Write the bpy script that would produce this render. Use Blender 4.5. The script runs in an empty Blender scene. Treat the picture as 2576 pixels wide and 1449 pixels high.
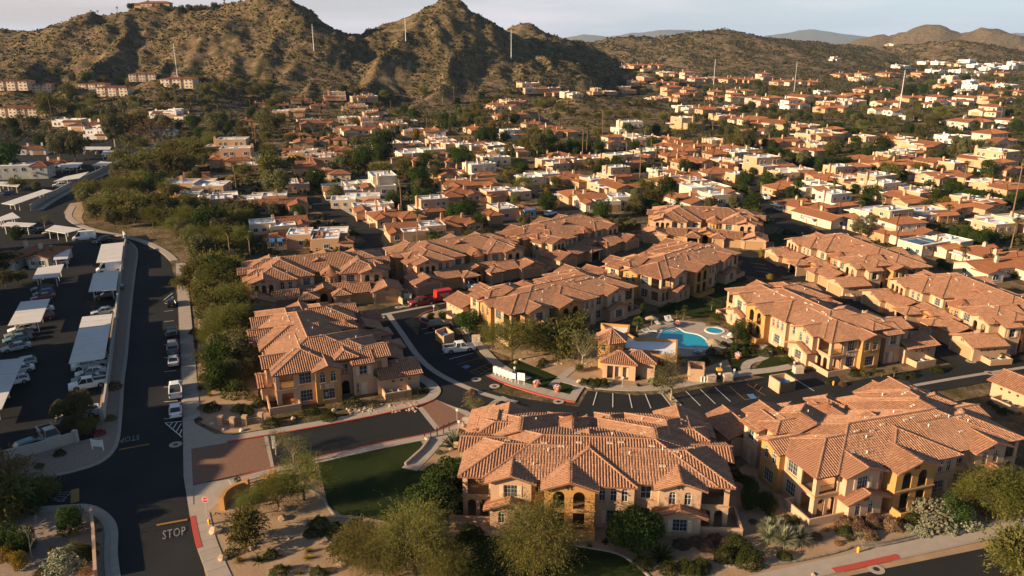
import bpy, bmesh, math, random
import numpy as np
from mathutils import Vector, Matrix
from mathutils.geometry import tessellate_polygon

random.seed(7); RNG = np.random.default_rng(7)
SC = bpy.context.scene
COL = SC.collection
D = bpy.data

# ------------------------------------------------------------------ camera, sky, sun, exposure
CAM_H = 52.6; FPX = 1951.0; PITCH = math.radians(17.6)
cam = D.cameras.new('camera'); cam.sensor_width = 36.0; cam.lens = 36.0 * FPX / 2576.0
cam.clip_start = 1.0; cam.clip_end = 90000.0
camo = D.objects.new('camera', cam); COL.objects.link(camo)
camo.location = (0, 0, CAM_H); camo.rotation_euler = (math.pi / 2 - PITCH, 0, 0)
SC.camera = camo

SUN_AZ = math.radians(202.0)      # direction the sun stands in, from +X counter-clockwise
SUN_EL = math.radians(17.0)
sdir = Vector((math.cos(SUN_AZ) * math.cos(SUN_EL), math.sin(SUN_AZ) * math.cos(SUN_EL), math.sin(SUN_EL)))
sun = D.lights.new('sun', 'SUN'); sun.energy = 5.0; sun.angle = math.radians(0.53); sun.color = (1.0, 0.72, 0.44)
suno = D.objects.new('sun', sun); COL.objects.link(suno)
suno.rotation_euler = sdir.to_track_quat('Z', 'Y').to_euler()

world = D.worlds.new('World'); SC.world = world; world.use_nodes = True
wn = world.node_tree; wn.nodes.clear()
def _n(nt, t, **k):
    n = nt.nodes.new(t)
    for a, b in k.items(): setattr(n, a, b)
    return n
wo = _n(wn, 'ShaderNodeOutputWorld'); wb = _n(wn, 'ShaderNodeBackground')
sky = _n(wn, 'ShaderNodeTexSky'); sky.sky_type = 'NISHITA'; sky.sun_disc = False
sky.sun_elevation = SUN_EL; sky.sun_rotation = math.pi / 2 - SUN_AZ
sky.altitude = 400; sky.air_density = 1.0; sky.dust_density = 1.2; sky.ozone_density = 1.5
wb.inputs['Strength'].default_value = 0.05
# thin high cloud: long streaks over the sky, whiter and slightly pink
tc = _n(wn, 'ShaderNodeTexCoord'); mp = _n(wn, 'ShaderNodeMapping'); mp.inputs['Scale'].default_value = (1.6, 1.6, 14.0)
mp.inputs['Rotation'].default_value = (0.02, -0.05, 0.3)
nz = _n(wn, 'ShaderNodeTexNoise'); nz.inputs['Scale'].default_value = 1.7; nz.inputs['Detail'].default_value = 6; nz.inputs['Roughness'].default_value = 0.55
rp = _n(wn, 'ShaderNodeValToRGB'); rp.color_ramp.elements[0].position = 0.44; rp.color_ramp.elements[1].position = 0.76
rp.color_ramp.elements[0].color = (0, 0, 0, 1); rp.color_ramp.elements[1].color = (1.0, 1.0, 1.0, 1)
mx = _n(wn, 'ShaderNodeMix', data_type='RGBA')
hz = _n(wn, 'ShaderNodeMix', data_type='RGBA'); hz.inputs[7].default_value = (8.2, 9.9, 12.6, 1)
L = wn.links.new
L(tc.outputs['Generated'], mp.inputs['Vector']); L(mp.outputs[0], nz.inputs['Vector']); L(nz.outputs['Fac'], rp.inputs['Fac'])
L(sky.outputs[0], hz.inputs[6])
sx_ = _n(wn, 'ShaderNodeSeparateXYZ'); L(tc.outputs['Generated'], sx_.inputs[0])   # the haze is rosier on the sun's side
sr = _n(wn, 'ShaderNodeMapRange'); sr.inputs['From Min'].default_value = -0.5; sr.inputs['From Max'].default_value = 0.45
L(sx_.outputs['X'], sr.inputs['Value']); hc = _n(wn, 'ShaderNodeMix', data_type='RGBA'); L(sr.outputs[0], hc.inputs[0])
hc.inputs[6].default_value = (8.2, 6.7, 7.1, 1); hc.inputs[7].default_value = (7.0, 8.3, 10.2, 1); L(hc.outputs[2], hz.inputs[7])
sz = _n(wn, 'ShaderNodeSeparateXYZ'); L(tc.outputs['Generated'], sz.inputs[0])   # haze whitens the sky towards the horizon
hr = _n(wn, 'ShaderNodeMapRange'); hr.inputs['From Max'].default_value = 0.20; hr.inputs['To Min'].default_value = 0.75; hr.inputs['To Max'].default_value = 0.0
L(sz.outputs['Z'], hr.inputs['Value']); L(hr.outputs[0], hz.inputs[0])
cm = _n(wn, 'ShaderNodeMath', operation='MULTIPLY'); L(rp.outputs['Color'], cm.inputs[0]); L(hr.outputs[0], cm.inputs[1]); L(cm.outputs[0], mx.inputs[0]); L(hz.outputs[2], mx.inputs[6]); mx.inputs[7].default_value = (10.6, 9.3, 9.7, 1)
L(mx.outputs[2], wb.inputs['Color']); L(wb.outputs[0], wo.inputs['Surface'])

vs = SC.view_settings
SC.display_settings.display_device = 'sRGB'
vs.view_transform = 'Standard'; vs.look = 'None'; vs.exposure = 1.12; vs.gamma = 1.0; vs.use_curve_mapping = False
SC.render.engine = 'CYCLES'
SC.cycles.use_denoising = True
SC.cycles.max_bounces = 4; SC.cycles.diffuse_bounces = 2; SC.cycles.glossy_bounces = 2; SC.cycles.transmission_bounces = 2
SC.cycles.volume_bounces = 0; SC.cycles.transparent_max_bounces = 4
SC.cycles.caustics_reflective = False; SC.cycles.caustics_refractive = False

# ------------------------------------------------------------------ terrain height
CP, SP = math.cos(PITCH), math.sin(PITCH)
def ray(vx, vy):
    X = (vx - 1288.0) / FPX; Y = (724.5 - vy) / FPX
    return X, CP + Y * SP, -SP + Y * CP
def far(vx, vy, dist):
    """the point at a given distance ahead that is seen at this place of the 2576 px wide photograph"""
    a, b, c = ray(vx, vy)
    return (dist * a / b, dist, CAM_H + dist * c / b)

def _hash(i, j, s):
    h = (i * 374761393 + j * 668265263 + s * 1442695041) & 0xffffffff
    h = ((h ^ (h >> 13)) * 1274126177) & 0xffffffff
    return ((h ^ (h >> 16)) & 0xffff) / 65535.0
def vnoise(x, y, s=0):
    xi = np.floor(x).astype(np.int64); yi = np.floor(y).astype(np.int64)
    fx = x - xi; fy = y - yi
    fx = fx * fx * (3 - 2 * fx); fy = fy * fy * (3 - 2 * fy)
    a = _hash(xi, yi, s); b = _hash(xi + 1, yi, s); c = _hash(xi, yi + 1, s); d = _hash(xi + 1, yi + 1, s)
    return (a * (1 - fx) + b * fx) * (1 - fy) + (c * (1 - fx) + d * fx) * fy
def fbm(x, y, octs=4, s=0, gain=0.5):
    t = 0; a = 1; n = 0
    for o in range(octs):
        t = t + a * vnoise(x * 2 ** o, y * 2 ** o, s + o); n += a; a *= gain
    return t / n
def ridged(x, y, octs=4, s=0):
    t = 0; a = 1; n = 0
    for o in range(octs):
        t = t + a * (1 - np.abs(2 * vnoise(x * 2 ** o, y * 2 ** o, s + o) - 1)); n += a; a *= 0.5
    return t / n

# crest lines: (photo x, photo y, distance) polylines, foot radius factor, rock roughness
CRESTS = [
  # long range at the left
  ([(-260, 110, 900), (0, 93, 860), (60, 88, 850), (140, 62, 840), (200, 45, 840), (260, 40, 850), (330, 26, 860), (400, 20, 870), (445, 20, 870), (500, 18, 870), (548, 30, 880), (600, 14, 860), (650, 0, 850), (705, -2, 850), (752, 44, 860), (800, 82, 880), (850, 96, 900), (925, 106, 930)], 2.2, 1.0),
  # spurs of that range towards the town
  ([(140, 62, 840), (110, 150, 760), (60, 200, 700)], 1.75, .8),
  ([(330, 30, 850), (300, 120, 780), (250, 170, 720), (210, 200, 670)], 1.75, .8),
  ([(500, 22, 870), (470, 90, 800), (430, 160, 740), (390, 190, 700)], 1.75, .9),
  ([(670, -2, 850), (655, 80, 790), (620, 150, 740), (585, 200, 700)], 1.75, .9),
  ([(720, 10, 850), (770, 110, 780), (775, 190, 720), (745, 235, 670)], 1.75, .9),
  # pyramid hill in the middle
  ([(925, 106, 930), (965, 78, 920), (1000, 62, 915), (1035, 34, 910), (1062, 8, 905), (1085, -3, 900), (1112, 0, 900), (1135, 14, 905), (1180, 44, 915), (1215, 62, 925), (1262, 78, 940), (1340, 90, 980), (1400, 97, 1000), (1450, 106, 1020), (1500, 124, 1030), (1550, 150, 1000), (1590, 168, 970), (1640, 182, 940)], 2.2, 1.0),
  ([(1085, 0, 900), (1040, 70, 830), (985, 130, 770), (935, 190, 720), (905, 235, 680)], 1.75, .9),
  ([(1100, 4, 900), (1110, 90, 830), (1140, 150, 780), (1120, 210, 720), (1060, 260, 670)], 1.75, 1.0),
  ([(1215, 66, 925), (1270, 140, 850), (1300, 190, 790), (1240, 215, 740)], 1.75, 1.0),
  ([(1380, 97, 1000), (1420, 150, 920), (1460, 180, 860), (1400, 205, 800)], 1.75, .9),
  # butte behind
  ([(1268, 86, 1500), (1290, 70, 1500), (1315, 62, 1500), (1335, 61, 1500), (1352, 76, 1500), (1390, 95, 1500)], 2.2, .7),
  # rolling hill at the right
  ([(1440, 112, 1500), (1490, 105, 1520), (1560, 96, 1540), (1660, 90, 1560), (1750, 74, 1580), (1830, 76, 1600), (1890, 92, 1620), (1960, 100, 1650), (2050, 106, 1700), (2120, 114, 1720), (2200, 118, 1750), (2290, 112, 1750), (2380, 106, 1700), (2420, 102, 1680), (2470, 122, 1650), (2540, 140, 1600)], 5.5, .45),
  ([(1750, 80, 1580), (1700, 130, 1420), (1640, 160, 1300)], 2.6, .5),
  ([(1900, 96, 1620), (1950, 130, 1480), (1900, 165, 1350)], 2.4, .5),
  ([(2210, 146, 1500), (2240, 160, 1400), (2260, 172, 1320)], 2.2, .8),
  # far peaks
  ([(2160, 106, 3400), (2200, 88, 3400), (2260, 84, 3400), (2310, 66, 3400), (2352, 58, 3400), (2400, 74, 3400), (2440, 84, 3400), (2470, 70, 3300), (2500, 61, 3300), (2540, 68, 3300), (2580, 92, 3300), (2640, 96, 3300)], 3.0, .9),
  # small knolls
  ([(330, 236, 640), (420, 222, 640), (520, 236, 650)], 5.5, .5),
  ([(1400, 256, 640), (1470, 240, 640), (1560, 244, 660), (1650, 256, 680)], 3.4, .45),
]
FARC = [
  ([(1380, 102, 17000), (1440, 90, 17000), (1480, 84, 17000), (1530, 88, 17000), (1600, 82, 17000), (1680, 78, 17000), (1740, 80, 17000), (1800, 90, 17000)], 6, .6),
  ([(1930, 96, 17500), (1980, 82, 17500), (2030, 76, 17500), (2080, 84, 17500), (2150, 88, 17500), (2230, 96, 17500)], 6, .6),
  ([(-100, 98, 17000), (20, 92, 17000), (80, 96, 17000), (830, 100, 17000), (890, 96, 17000), (960, 100, 17000)], 6, .6),
  ([(2480, 96, 16500), (2560, 84, 16500), (2700, 90, 16500)], 6, .6),
]
def _segs(C):
    out = []
    for pts, foot, rough in C:
        P3 = [far(*p) for p in pts]
        for a, b in zip(P3[:-1], P3[1:]): out.append((a, b, foot, rough))
    return out
SEGS = _segs(CRESTS); FSEGS = _segs(FARC)
def height(x, y):
    x = np.asarray(x, float); y = np.asarray(y, float)
    wx = x + 26 * (fbm(x / 70, y / 70, 3, 11) - .5); wy = y + 26 * (fbm(x / 70, y / 70, 3, 23) - .5)
    h = np.zeros_like(x); ro = np.zeros_like(x)
    m = y > 430
    if np.any(m):
        xx, yy = wx[m], wy[m]; best = np.zeros_like(xx); br = np.zeros_like(xx)
        for a, b, foot, rough in SEGS:
            dx, dy = b[0] - a[0], b[1] - a[1]; q = dx * dx + dy * dy + 1e-6
            t = np.clip(((xx - a[0]) * dx + (yy - a[1]) * dy) / q, 0, 1)
            zc = np.maximum(a[2] + t * (b[2] - a[2]), 0.5)
            d = np.hypot(xx - a[0] - t * dx, yy - a[1] - t * dy)
            hh = zc * np.clip(1 - d / (zc * foot + 8), 0, 1) ** 1.25
            k = hh > best
            br = np.where(k, rough, br); best = np.maximum(best, hh)
        rg = ridged((x[m] * .9 + y[m] * .2) / 70, y[m] / 130, 4, 5) - .62
        best = best + br * np.clip(best / 30, 0, 1) * (rg * 21 + 9.0 * (ridged(x[m] / 30, y[m] / 42, 3, 9) - .55) + 3.5 * (ridged(x[m] / 11, y[m] / 11, 2, 19) - .55))
        h[m] = np.maximum(best, 0)
    m = y > 6000
    if np.any(m):
        xx, yy = x[m], y[m]; best = np.zeros_like(xx)
        for a, b, foot, rough in FSEGS:
            dx, dy = b[0] - a[0], b[1] - a[1]; q = dx * dx + dy * dy
            t = np.clip(((xx - a[0]) * dx + (yy - a[1]) * dy) / q, 0, 1)
            zc = np.maximum(a[2] + t * (b[2] - a[2]), 0.5)
            d = np.hypot(xx - a[0] - t * dx, yy - a[1] - t * dy)
            best = np.maximum(best, zc * np.clip(1 - d / (zc * foot), 0, 1))
        h[m] = np.maximum(h[m], best * (0.75 + .5 * ridged(xx / 900, yy / 900, 4, 3)))
    return h
def hz1(x, y): return float(height(np.array([x]), np.array([y]))[0])

def at(vx, vy, z=0.0):
    """ground point seen at this place of the photograph (x right, y ahead)"""
    a, b, c = ray(vx, vy)
    t = (z - CAM_H) / c if c < -1e-4 else 1e9
    if z == 0.0 and (t * b > 430):
        ts = np.arange(420.0, min(t * b, 2600) + 3, 3.0)
        zz = CAM_H + ts * c / b
        hh = height(ts * a / b, ts)
        k = np.nonzero(hh >= zz)[0]
        if len(k): t = ts[k[0]] / b
    return (a * t, b * t)
def pxm(y):   # photograph pixels per metre at ground distance y
    return FPX / (y * CP + CAM_H * SP)

# ------------------------------------------------------------------ materials
MAT = {}
def mat(name, col, rough=0.8, noise=0.0, scale=1.0, col2=None, bump=0.0, bscale=None, metal=0.0, spec=0.3, rnd=0.0, island=0.0, coord='Object', detail=4):
    if name in MAT: return MAT[name]
    m = D.materials.new(name); m.use_nodes = True; nt = m.node_tree
    b = nt.nodes['Principled BSDF']; b.inputs['Roughness'].default_value = rough; b.inputs['Metallic'].default_value = metal
    b.inputs['Specular IOR Level'].default_value = spec
    src = None
    base = _n(nt, 'ShaderNodeRGB'); base.outputs[0].default_value = (*col, 1); src = base.outputs[0]
    if noise or bump:
        t = _n(nt, 'ShaderNodeTexCoord'); nz = _n(nt, 'ShaderNodeTexNoise'); nz.inputs['Scale'].default_value = scale; nz.inputs['Detail'].default_value = detail
        nz.inputs['Roughness'].default_value = .6
        if coord == 'World':
            g = _n(nt, 'ShaderNodeNewGeometry'); nt.links.new(g.outputs['Position'], nz.inputs['Vector'])
        else: nt.links.new(t.outputs[coord], nz.inputs['Vector'])
    if noise:
        r = _n(nt, 'ShaderNodeValToRGB'); r.color_ramp.elements[0].position = .5 - .25 ; r.color_ramp.elements[1].position = .5 + .25
        c2 = col2 if col2 else tuple(c * (1 - noise) for c in col)
        r.color_ramp.elements[0].color = (*c2, 1); r.color_ramp.elements[1].color = (*col, 1)
        nt.links.new(nz.outputs['Fac'], r.inputs['Fac']); src = r.outputs['Color']
    if rnd or island:
        h = _n(nt, 'ShaderNodeHueSaturation'); mr = _n(nt, 'ShaderNodeMapRange')
        amt = rnd or island
        mr.inputs['To Min'].default_value = 1 - amt; mr.inputs['To Max'].default_value = 1 + amt
        if rnd: s = _n(nt, 'ShaderNodeObjectInfo').outputs['Random']
        else: s = _n(nt, 'ShaderNodeNewGeometry').outputs['Random Per Island']
        nt.links.new(s, mr.inputs['Value']); nt.links.new(mr.outputs[0], h.inputs['Value']); nt.links.new(src, h.inputs['Color']); src = h.outputs[0]
    nt.links.new(src, b.inputs['Base Color'])
    if bump:
        bp = _n(nt, 'ShaderNodeBump'); bp.inputs['Strength'].default_value = bump; bp.inputs['Distance'].default_value = 0.05
        if bscale:
            n2 = _n(nt, 'ShaderNodeTexNoise'); n2.inputs['Scale'].default_value = bscale; n2.inputs['Detail'].default_value = 3
            nt.links.new(nz.inputs['Vector'].links[0].from_socket, n2.inputs['Vector']); nt.links.new(n2.outputs['Fac'], bp.inputs['Height'])
        else: nt.links.new(nz.outputs['Fac'], bp.inputs['Height'])
        nt.links.new(bp.outputs[0], b.inputs['Normal'])
    MAT[name] = m; return m

def leafmat(name, c1, c2, trans=0.25):
    """foliage: two greens mixed per leaf and per plant, with a little light passing through"""
    m = D.materials.new(name); m.use_nodes = True; nt = m.node_tree; nt.nodes.clear()
    out = _n(nt, 'ShaderNodeOutputMaterial'); df = _n(nt, 'ShaderNodeBsdfDiffuse'); tr = _n(nt, 'ShaderNodeBsdfTranslucent'); mx = _n(nt, 'ShaderNodeMixShader'); mx.inputs[0].default_value = trans
    g = _n(nt, 'ShaderNodeNewGeometry'); oi = _n(nt, 'ShaderNodeObjectInfo'); nz = _n(nt, 'ShaderNodeTexNoise'); nz.inputs['Scale'].default_value = .9
    tcn = _n(nt, 'ShaderNodeTexCoord'); nt.links.new(tcn.outputs['Object'], nz.inputs['Vector'])
    ad = _n(nt, 'ShaderNodeMath', operation='MULTIPLY_ADD'); ad.inputs[1].default_value = .55; 
    nt.links.new(g.outputs['Random Per Island'], ad.inputs[0]); 
    a2 = _n(nt, 'ShaderNodeMath', operation='MULTIPLY_ADD'); a2.inputs[1].default_value = .9; a2.inputs[2].default_value = -.2
    nt.links.new(nz.outputs['Fac'], a2.inputs[0]); nt.links.new(a2.outputs[0], ad.inputs[2])
    m1 = _n(nt, 'ShaderNodeMix', data_type='RGBA'); m1.inputs[6].default_value = (*c1, 1); m1.inputs[7].default_value = (*c2, 1); nt.links.new(ad.outputs[0], m1.inputs[0])
    hs = _n(nt, 'ShaderNodeHueSaturation'); mr = _n(nt, 'ShaderNodeMapRange'); mr.inputs['To Min'].default_value = .75; mr.inputs['To Max'].default_value = 1.3
    mh = _n(nt, 'ShaderNodeMapRange'); mh.inputs['To Min'].default_value = .485; mh.inputs['To Max'].default_value = .515
    nt.links.new(oi.outputs['Random'], mr.inputs['Value']); nt.links.new(mr.outputs[0], hs.inputs['Value']); nt.links.new(m1.outputs[2], hs.inputs['Color'])
    nt.links.new(oi.outputs['Random'], mh.inputs['Value']); nt.links.new(mh.outputs[0], hs.inputs['Hue'])
    nt.links.new(hs.outputs[0], df.inputs[0]); nt.links.new(hs.outputs[0], tr.inputs[0]); nt.links.new(df.outputs[0], mx.inputs[1]); nt.links.new(tr.outputs[0], mx.inputs[2]); nt.links.new(mx.outputs[0], out.inputs[0])
    MAT[name] = m; return m

STUCCO = (.52, .345, .22)
mat('stucco', STUCCO, .9, .13, .7, bump=.25, bscale=14, coord='World')
mat('stucco_orange', (.47, .255, .085), .9, .13, .7, bump=.25, bscale=14, coord='World')
mat('stucco_pale', (.62, .50, .37), .9, .10, .6, coord='World')
mat('stucco_tan', (.44, .29, .17), .9, .12, .6, coord='World')
mat('stucco_peach', (.53, .33, .20), .9, .12, .6, coord='World')
mat('stucco_pink', (.60, .42, .36), .9, .10, .6, coord='World')
mat('stucco_white', (.72, .68, .62), .9, .08, .6, coord='World')
mat('stucco_grey', (.42, .42, .38), .9, .10, .6, coord='World')
mat('tile', (.455, .252, .152), .85, .30, .45, col2=(.34, .178, .108), island=.20, detail=8)
mat('tile_deck', (.30, .13, .07), .9, .35, 3.0)
mat('tile_orange', (.43, .185, .085), .85, .4, 1.3, col2=(.30, .12, .055), rnd=.18)
mat('tile_red', (.42, .15, .075), .85, .4, 1.3, rnd=.15)
mat('roof_white', (.84, .84, .83), .6, .12, .35, coord='World')
mat('trim', (.45, .27, .12), .85, .1, 2)
mat('shutter_paint', (.62, .50, .36), .7, .1, 3)
mat('glass', (.035, .05, .06), .06, spec=.8)
mat('curtain', (.55, .55, .53), .9, .2, 4)
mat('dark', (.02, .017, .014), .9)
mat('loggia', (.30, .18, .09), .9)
mat('iron', (.035, .028, .024), .6)
mat('garage_door', (.40, .255, .135), .75, .1, 2)
mat('frame_white', (.70, .67, .62), .6)
mat('asphalt', (.034, .0345, .035), .9, .4, .12, col2=(.019, .0205, .022), spec=.08, bump=.2, bscale=9, coord='World', detail=9)
mat('concrete', (.40, .345, .29), .9, .2, .8, bump=.15, bscale=8, coord='World')
mat('kerb', (.36, .31, .26), .9, .2, .9, coord='World')
mat('kerb_red', (.46, .055, .035), .75, .3, 2.0, col2=(.36, .09, .07), coord='World')
mat('brick_paver', (.25, .135, .085), .9, .35, 3.5, col2=(.17, .095, .065), bump=.3, bscale=16, coord='World')
mat('dirt', (.41, .285, .175), .95, .3, .35, col2=(.27, .18, .108), bump=.5, bscale=3.0, coord='World', detail=8)
mat('gravel', (.34, .26, .20), .95, .4, 3.0, bump=.6, bscale=8, coord='World', detail=8)
mat('lawn', (.034, .044, .012), .95, .5, .22, col2=(.012, .026, .007), spec=.05, bump=.6, bscale=14, coord='World', detail=8)
mat('paint_worn', (.34, .34, .33), .8, .6, 2.5, col2=(.10, .10, .10), coord='World')
mat('paint_white', (.70, .70, .67), .7, .25, 3, coord='World')
mat('paint_yellow', (.34, .19, .045), .7, .3, 3, coord='World')
mat('paint_blue', (.10, .22, .42), .7, .3, 3, coord='World')
mat('rock', (.46, .33, .22), .95, .35, 2, bump=.5, rnd=.2)
mat('rock_pale', (.55, .46, .35), .95, .3, 2, bump=.5, rnd=.2)
mat('block_grey', (.25, .215, .18), .95, .3, 3, rnd=.2)
mat('bark', (.12, .075, .045), .95, .4, 4)
mat('bark_pale', (.38, .31, .23), .95, .4, 3)
mat('bark_palm', (.23, .15, .09), .95, .4, 5)
mat('steel_white', (.70, .70, .70), .5)
mat('carport_white', (.66, .64, .61), .55, .15, .5, coord='World')
mat('wood', (.20, .11, .06), .85, .3, 4)
mat('wood_pale', (.42, .27, .13), .85, .3, 4)
mat('wall_block', (.46, .43, .38), .9, .15, .6, coord='World')
mat('yellow', (.70, .38, .04), .6)
mat('sign_red', (.55, .03, .02), .5)
mat('sign_white', (.80, .80, .78), .5)
mat('terracotta', (.50, .20, .10), .8, .2, 4)
mat('flower_white', (.8, .75, .75), .8)
mat('flower_red', (.55, .04, .06), .8)
mat('flower_magenta', (.42, .02, .06), .8)
mat('tyre', (.018, .018, .018), .9)
mat('rim', (.45, .45, .46), .35, metal=.8)
mat('car_glass', (.02, .028, .035), .05, spec=.9)
mat('lamp_clear', (.75, .75, .75), .15)
mat('lamp_red', (.40, .02, .015), .2)
mat('plastic_dark', (.03, .03, .03), .6)
mat('awning_blue', (.05, .22, .55), .8)
mat('awning_brown', (.16, .10, .06), .8)
mat('solar', (.015, .02, .045), .15, spec=.7)
mat('ac_grey', (.45, .46, .47), .5)
mat('cushion', (.62, .6, .56), .9)
for nm, c in dict(white=(.78, .78, .77), silver=(.45, .46, .47), grey=(.17, .18, .19), black=(.012, .012, .014), blue=(.02, .05, .16), dark_red=(.20, .015, .015), red=(.50, .03, .02), beige=(.42, .36, .27), yellow=(.75, .42, .02), teal=(.10, .20, .24)).items():
    mat('car_' + nm, c, .28, spec=.6)
leafmat('leaf_mesquite', (.22, .19, .058), (.085, .095, .028), .4)
leafmat('leaf_paloverde', (.19, .185, .045), (.085, .10, .026), .4)
leafmat('leaf_ficus', (.055, .082, .02), (.028, .047, .013))
leafmat('leaf_olive', (.18, .165, .075), (.08, .085, .038))
leafmat('leaf_palm', (.105, .12, .032), (.052, .065, .018))
leafmat('leaf_dead', (.20, .14, .07), (.13, .09, .05), .1)
leafmat('leaf_shrub', (.065, .078, .02), (.032, .045, .012))
leafmat('leaf_silver', (.34, .34, .23), (.20, .21, .13))
leafmat('leaf_scrub', (.088, .078, .033), (.042, .044, .019))
leafmat('leaf_rust', (.27, .13, .05), (.16, .08, .03))
leafmat('leaf_pinkish', (.36, .20, .14), (.055, .065, .022))
leafmat('leaf_agave', (.16, .20, .12), (.10, .14, .08))
leafmat('leaf_yellow', (.30, .20, .03), (.16, .12, .03))
leafmat('leaf_bougainvillea', (.36, .02, .05), (.20, .015, .03))

# ------------------------------------------------------------------ mesh helpers
class MB:
    """collects polygons in one mesh; every face carries a material slot"""
    def __init__(s, *mats): s.v = []; s.f = []; s.m = []; s.mats = list(mats); s.cur = 0
    def use(s, m):
        if m not in s.mats: s.mats.append(m)
        s.cur = s.mats.index(m); return s
    def poly(s, pts):
        n = len(s.v); s.v += [tuple(p) for p in pts]; s.f.append(tuple(range(n, n + len(pts)))); s.m.append(s.cur)
    def add(s, vs, fs):
        n = len(s.v); s.v += [tuple(p) for p in vs]
        for f in fs: s.f.append(tuple(n + i for i in f)); s.m.append(s.cur)
    def box(s, x0, x1, y0, y1, z0, z1):
        s.add([(x0, y0, z0), (x1, y0, z0), (x1, y1, z0), (x0, y1, z0), (x0, y0, z1), (x1, y0, z1), (x1, y1, z1), (x0, y1, z1)],
              [(0, 3, 2, 1), (4, 5, 6, 7), (0, 1, 5, 4), (1, 2, 6, 5), (2, 3, 7, 6), (3, 0, 4, 7)])
    def bar(s, a, b, r, n=6, r2=None):
        a = Vector(a); b = Vector(b); d = (b - a)
        if d.length < 1e-6: return
        d.normalize(); u = d.orthogonal().normalized(); w = d.cross(u); r2 = r if r2 is None else r2
        vs = []
        for c, rr in ((a, r), (b, r2)):
            for i in range(n):
                t = 2 * math.pi * i / n; vs.append(c + (u * math.cos(t) + w * math.sin(t)) * rr)
        s.add(vs, [(i, (i + 1) % n, n + (i + 1) % n, n + i) for i in range(n)] + [tuple(range(n - 1, -1, -1)), tuple(range(n, 2 * n))])
    def tube(s, pts, rs, n=6):
        for (a, b), (r1, r2) in zip(zip(pts[:-1], pts[1:]), zip(rs[:-1], rs[1:])): s.bar(a, b, r1, n, r2)
    def lathe(s, prof, n=12, c=(0, 0, 0), sx=1, sy=1):
        vs = [(c[0] + r * math.cos(2 * math.pi * i / n) * sx, c[1] + r * math.sin(2 * math.pi * i / n) * sy, c[2] + z) for r, z in prof for i in range(n)]
        fs = [(k * n + i, k * n + (i + 1) % n, (k + 1) * n + (i + 1) % n, (k + 1) * n + i) for k in range(len(prof) - 1) for i in range(n)]
        s.add(vs, fs + [tuple(range(n - 1, -1, -1)), tuple(range((len(prof) - 1) * n, len(prof) * n))])
    def prism(s, pts, z0, z1, cap=True):
        n = len(pts); vs = [(p[0], p[1], z0) for p in pts] + [(p[0], p[1], z1) for p in pts]
        s.add(vs, [(i, (i + 1) % n, n + (i + 1) % n, n + i) for i in range(n)])
        if cap:
            for tri in tessellate_polygon([[Vector((p[0], p[1], 0)) for p in pts]]):
                a, b, c = [pts[i] for i in tri]
                if (b[0] - a[0]) * (c[1] - a[1]) - (b[1] - a[1]) * (c[0] - a[0]) < 0: b, c = c, b
                s.poly([(q[0], q[1], z1) for q in (a, b, c)])
    def mesh(s, name):
        me = D.meshes.new(name); me.from_pydata(s.v, [], s.f)
        for m in s.mats: me.materials.append(MAT[m])
        if len(s.mats) > 1: me.polygons.foreach_set('material_index', s.m)
        me.update(); return me
    def build(s, name, parent=None, loc=None, rz=0, kind=None):
        return link(name, s.mesh(name), parent, loc, rz, kind)
def link(name, me, parent=None, loc=None, rz=0, kind=None, scale=None):
    o = D.objects.new(name, me); COL.objects.link(o)
    if parent is not None: o.parent = parent
    if loc is not None: o.location = loc
    if rz: o.rotation_euler = (0, 0, rz)
    if scale is not None: o.scale = scale
    if kind: o['kind'] = kind
    return o
def npmesh(name, v, f, mats, midx=None):
    """mesh from numpy arrays: v (n,3), f (m,3) or (m,4)"""
    me = D.meshes.new(name); k = f.shape[1]
    me.vertices.add(len(v)); me.vertices.foreach_set('co', v.astype(np.float32).ravel())
    me.loops.add(f.size); me.loops.foreach_set('vertex_index', f.astype(np.int32).ravel())
    me.polygons.add(len(f)); me.polygons.foreach_set('loop_start', np.arange(0, f.size, k, dtype=np.int32))
    try: me.polygons.foreach_set('loop_total', np.full(len(f), k, dtype=np.int32))
    except Exception: pass
    for m in mats: me.materials.append(MAT[m])
    if midx is not None: me.polygons.foreach_set('material_index', np.asarray(midx, dtype=np.int32))
    me.update(calc_edges=True); return me
def thing(name, label, cat, loc=(0, 0, 0), rz=0, group=None, scale=None):
    o = D.objects.new(name, None); COL.objects.link(o); o.empty_display_size = .2
    o.location = loc; o.rotation_euler = (0, 0, rz)
    if scale is not None: o.scale = scale
    return tag(o, label, cat, group)
def tag(o, label, cat, group=None):
    o['label'] = label; o['category'] = cat
    if group: o['group'] = group
    return o
_kids = {}
def kids(o):
    return _kids[o.name] if o.name in _kids else [c for c in o.children]
def copy_tree(o, parent=None, cache=True):
    c = o.copy(); COL.objects.link(c)
    if parent is not None: c.parent = parent
    if o.name not in _kids: _kids[o.name] = list(o.children)
    for ch in _kids[o.name]: copy_tree(ch, c)
    return c
def place(proto, first, loc, rz, label, group, scale=None, cat=None):
    """the first time the prototype itself, then copies of it with all their parts"""
    o = proto if first else copy_tree(proto)
    o.location = loc; o.rotation_euler = (0, 0, rz)
    if scale is not None: o.scale = scale
    o['label'] = label
    if group: o['group'] = group
    if cat: o['category'] = cat
    return o
ORD = ['first', 'second', 'third', 'fourth', 'fifth', 'sixth', 'seventh', 'eighth', 'ninth', 'tenth', 'eleventh', 'twelfth', 'thirteenth', 'fourteenth', 'fifteenth', 'sixteenth', 'seventeenth', 'eighteenth', 'nineteenth', 'twentieth', 'twenty-first', 'twenty-second', 'twenty-third', 'twenty-fourth', 'twenty-fifth', 'twenty-sixth', 'twenty-seventh', 'twenty-eighth', 'twenty-ninth', 'thirtieth']
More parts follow.
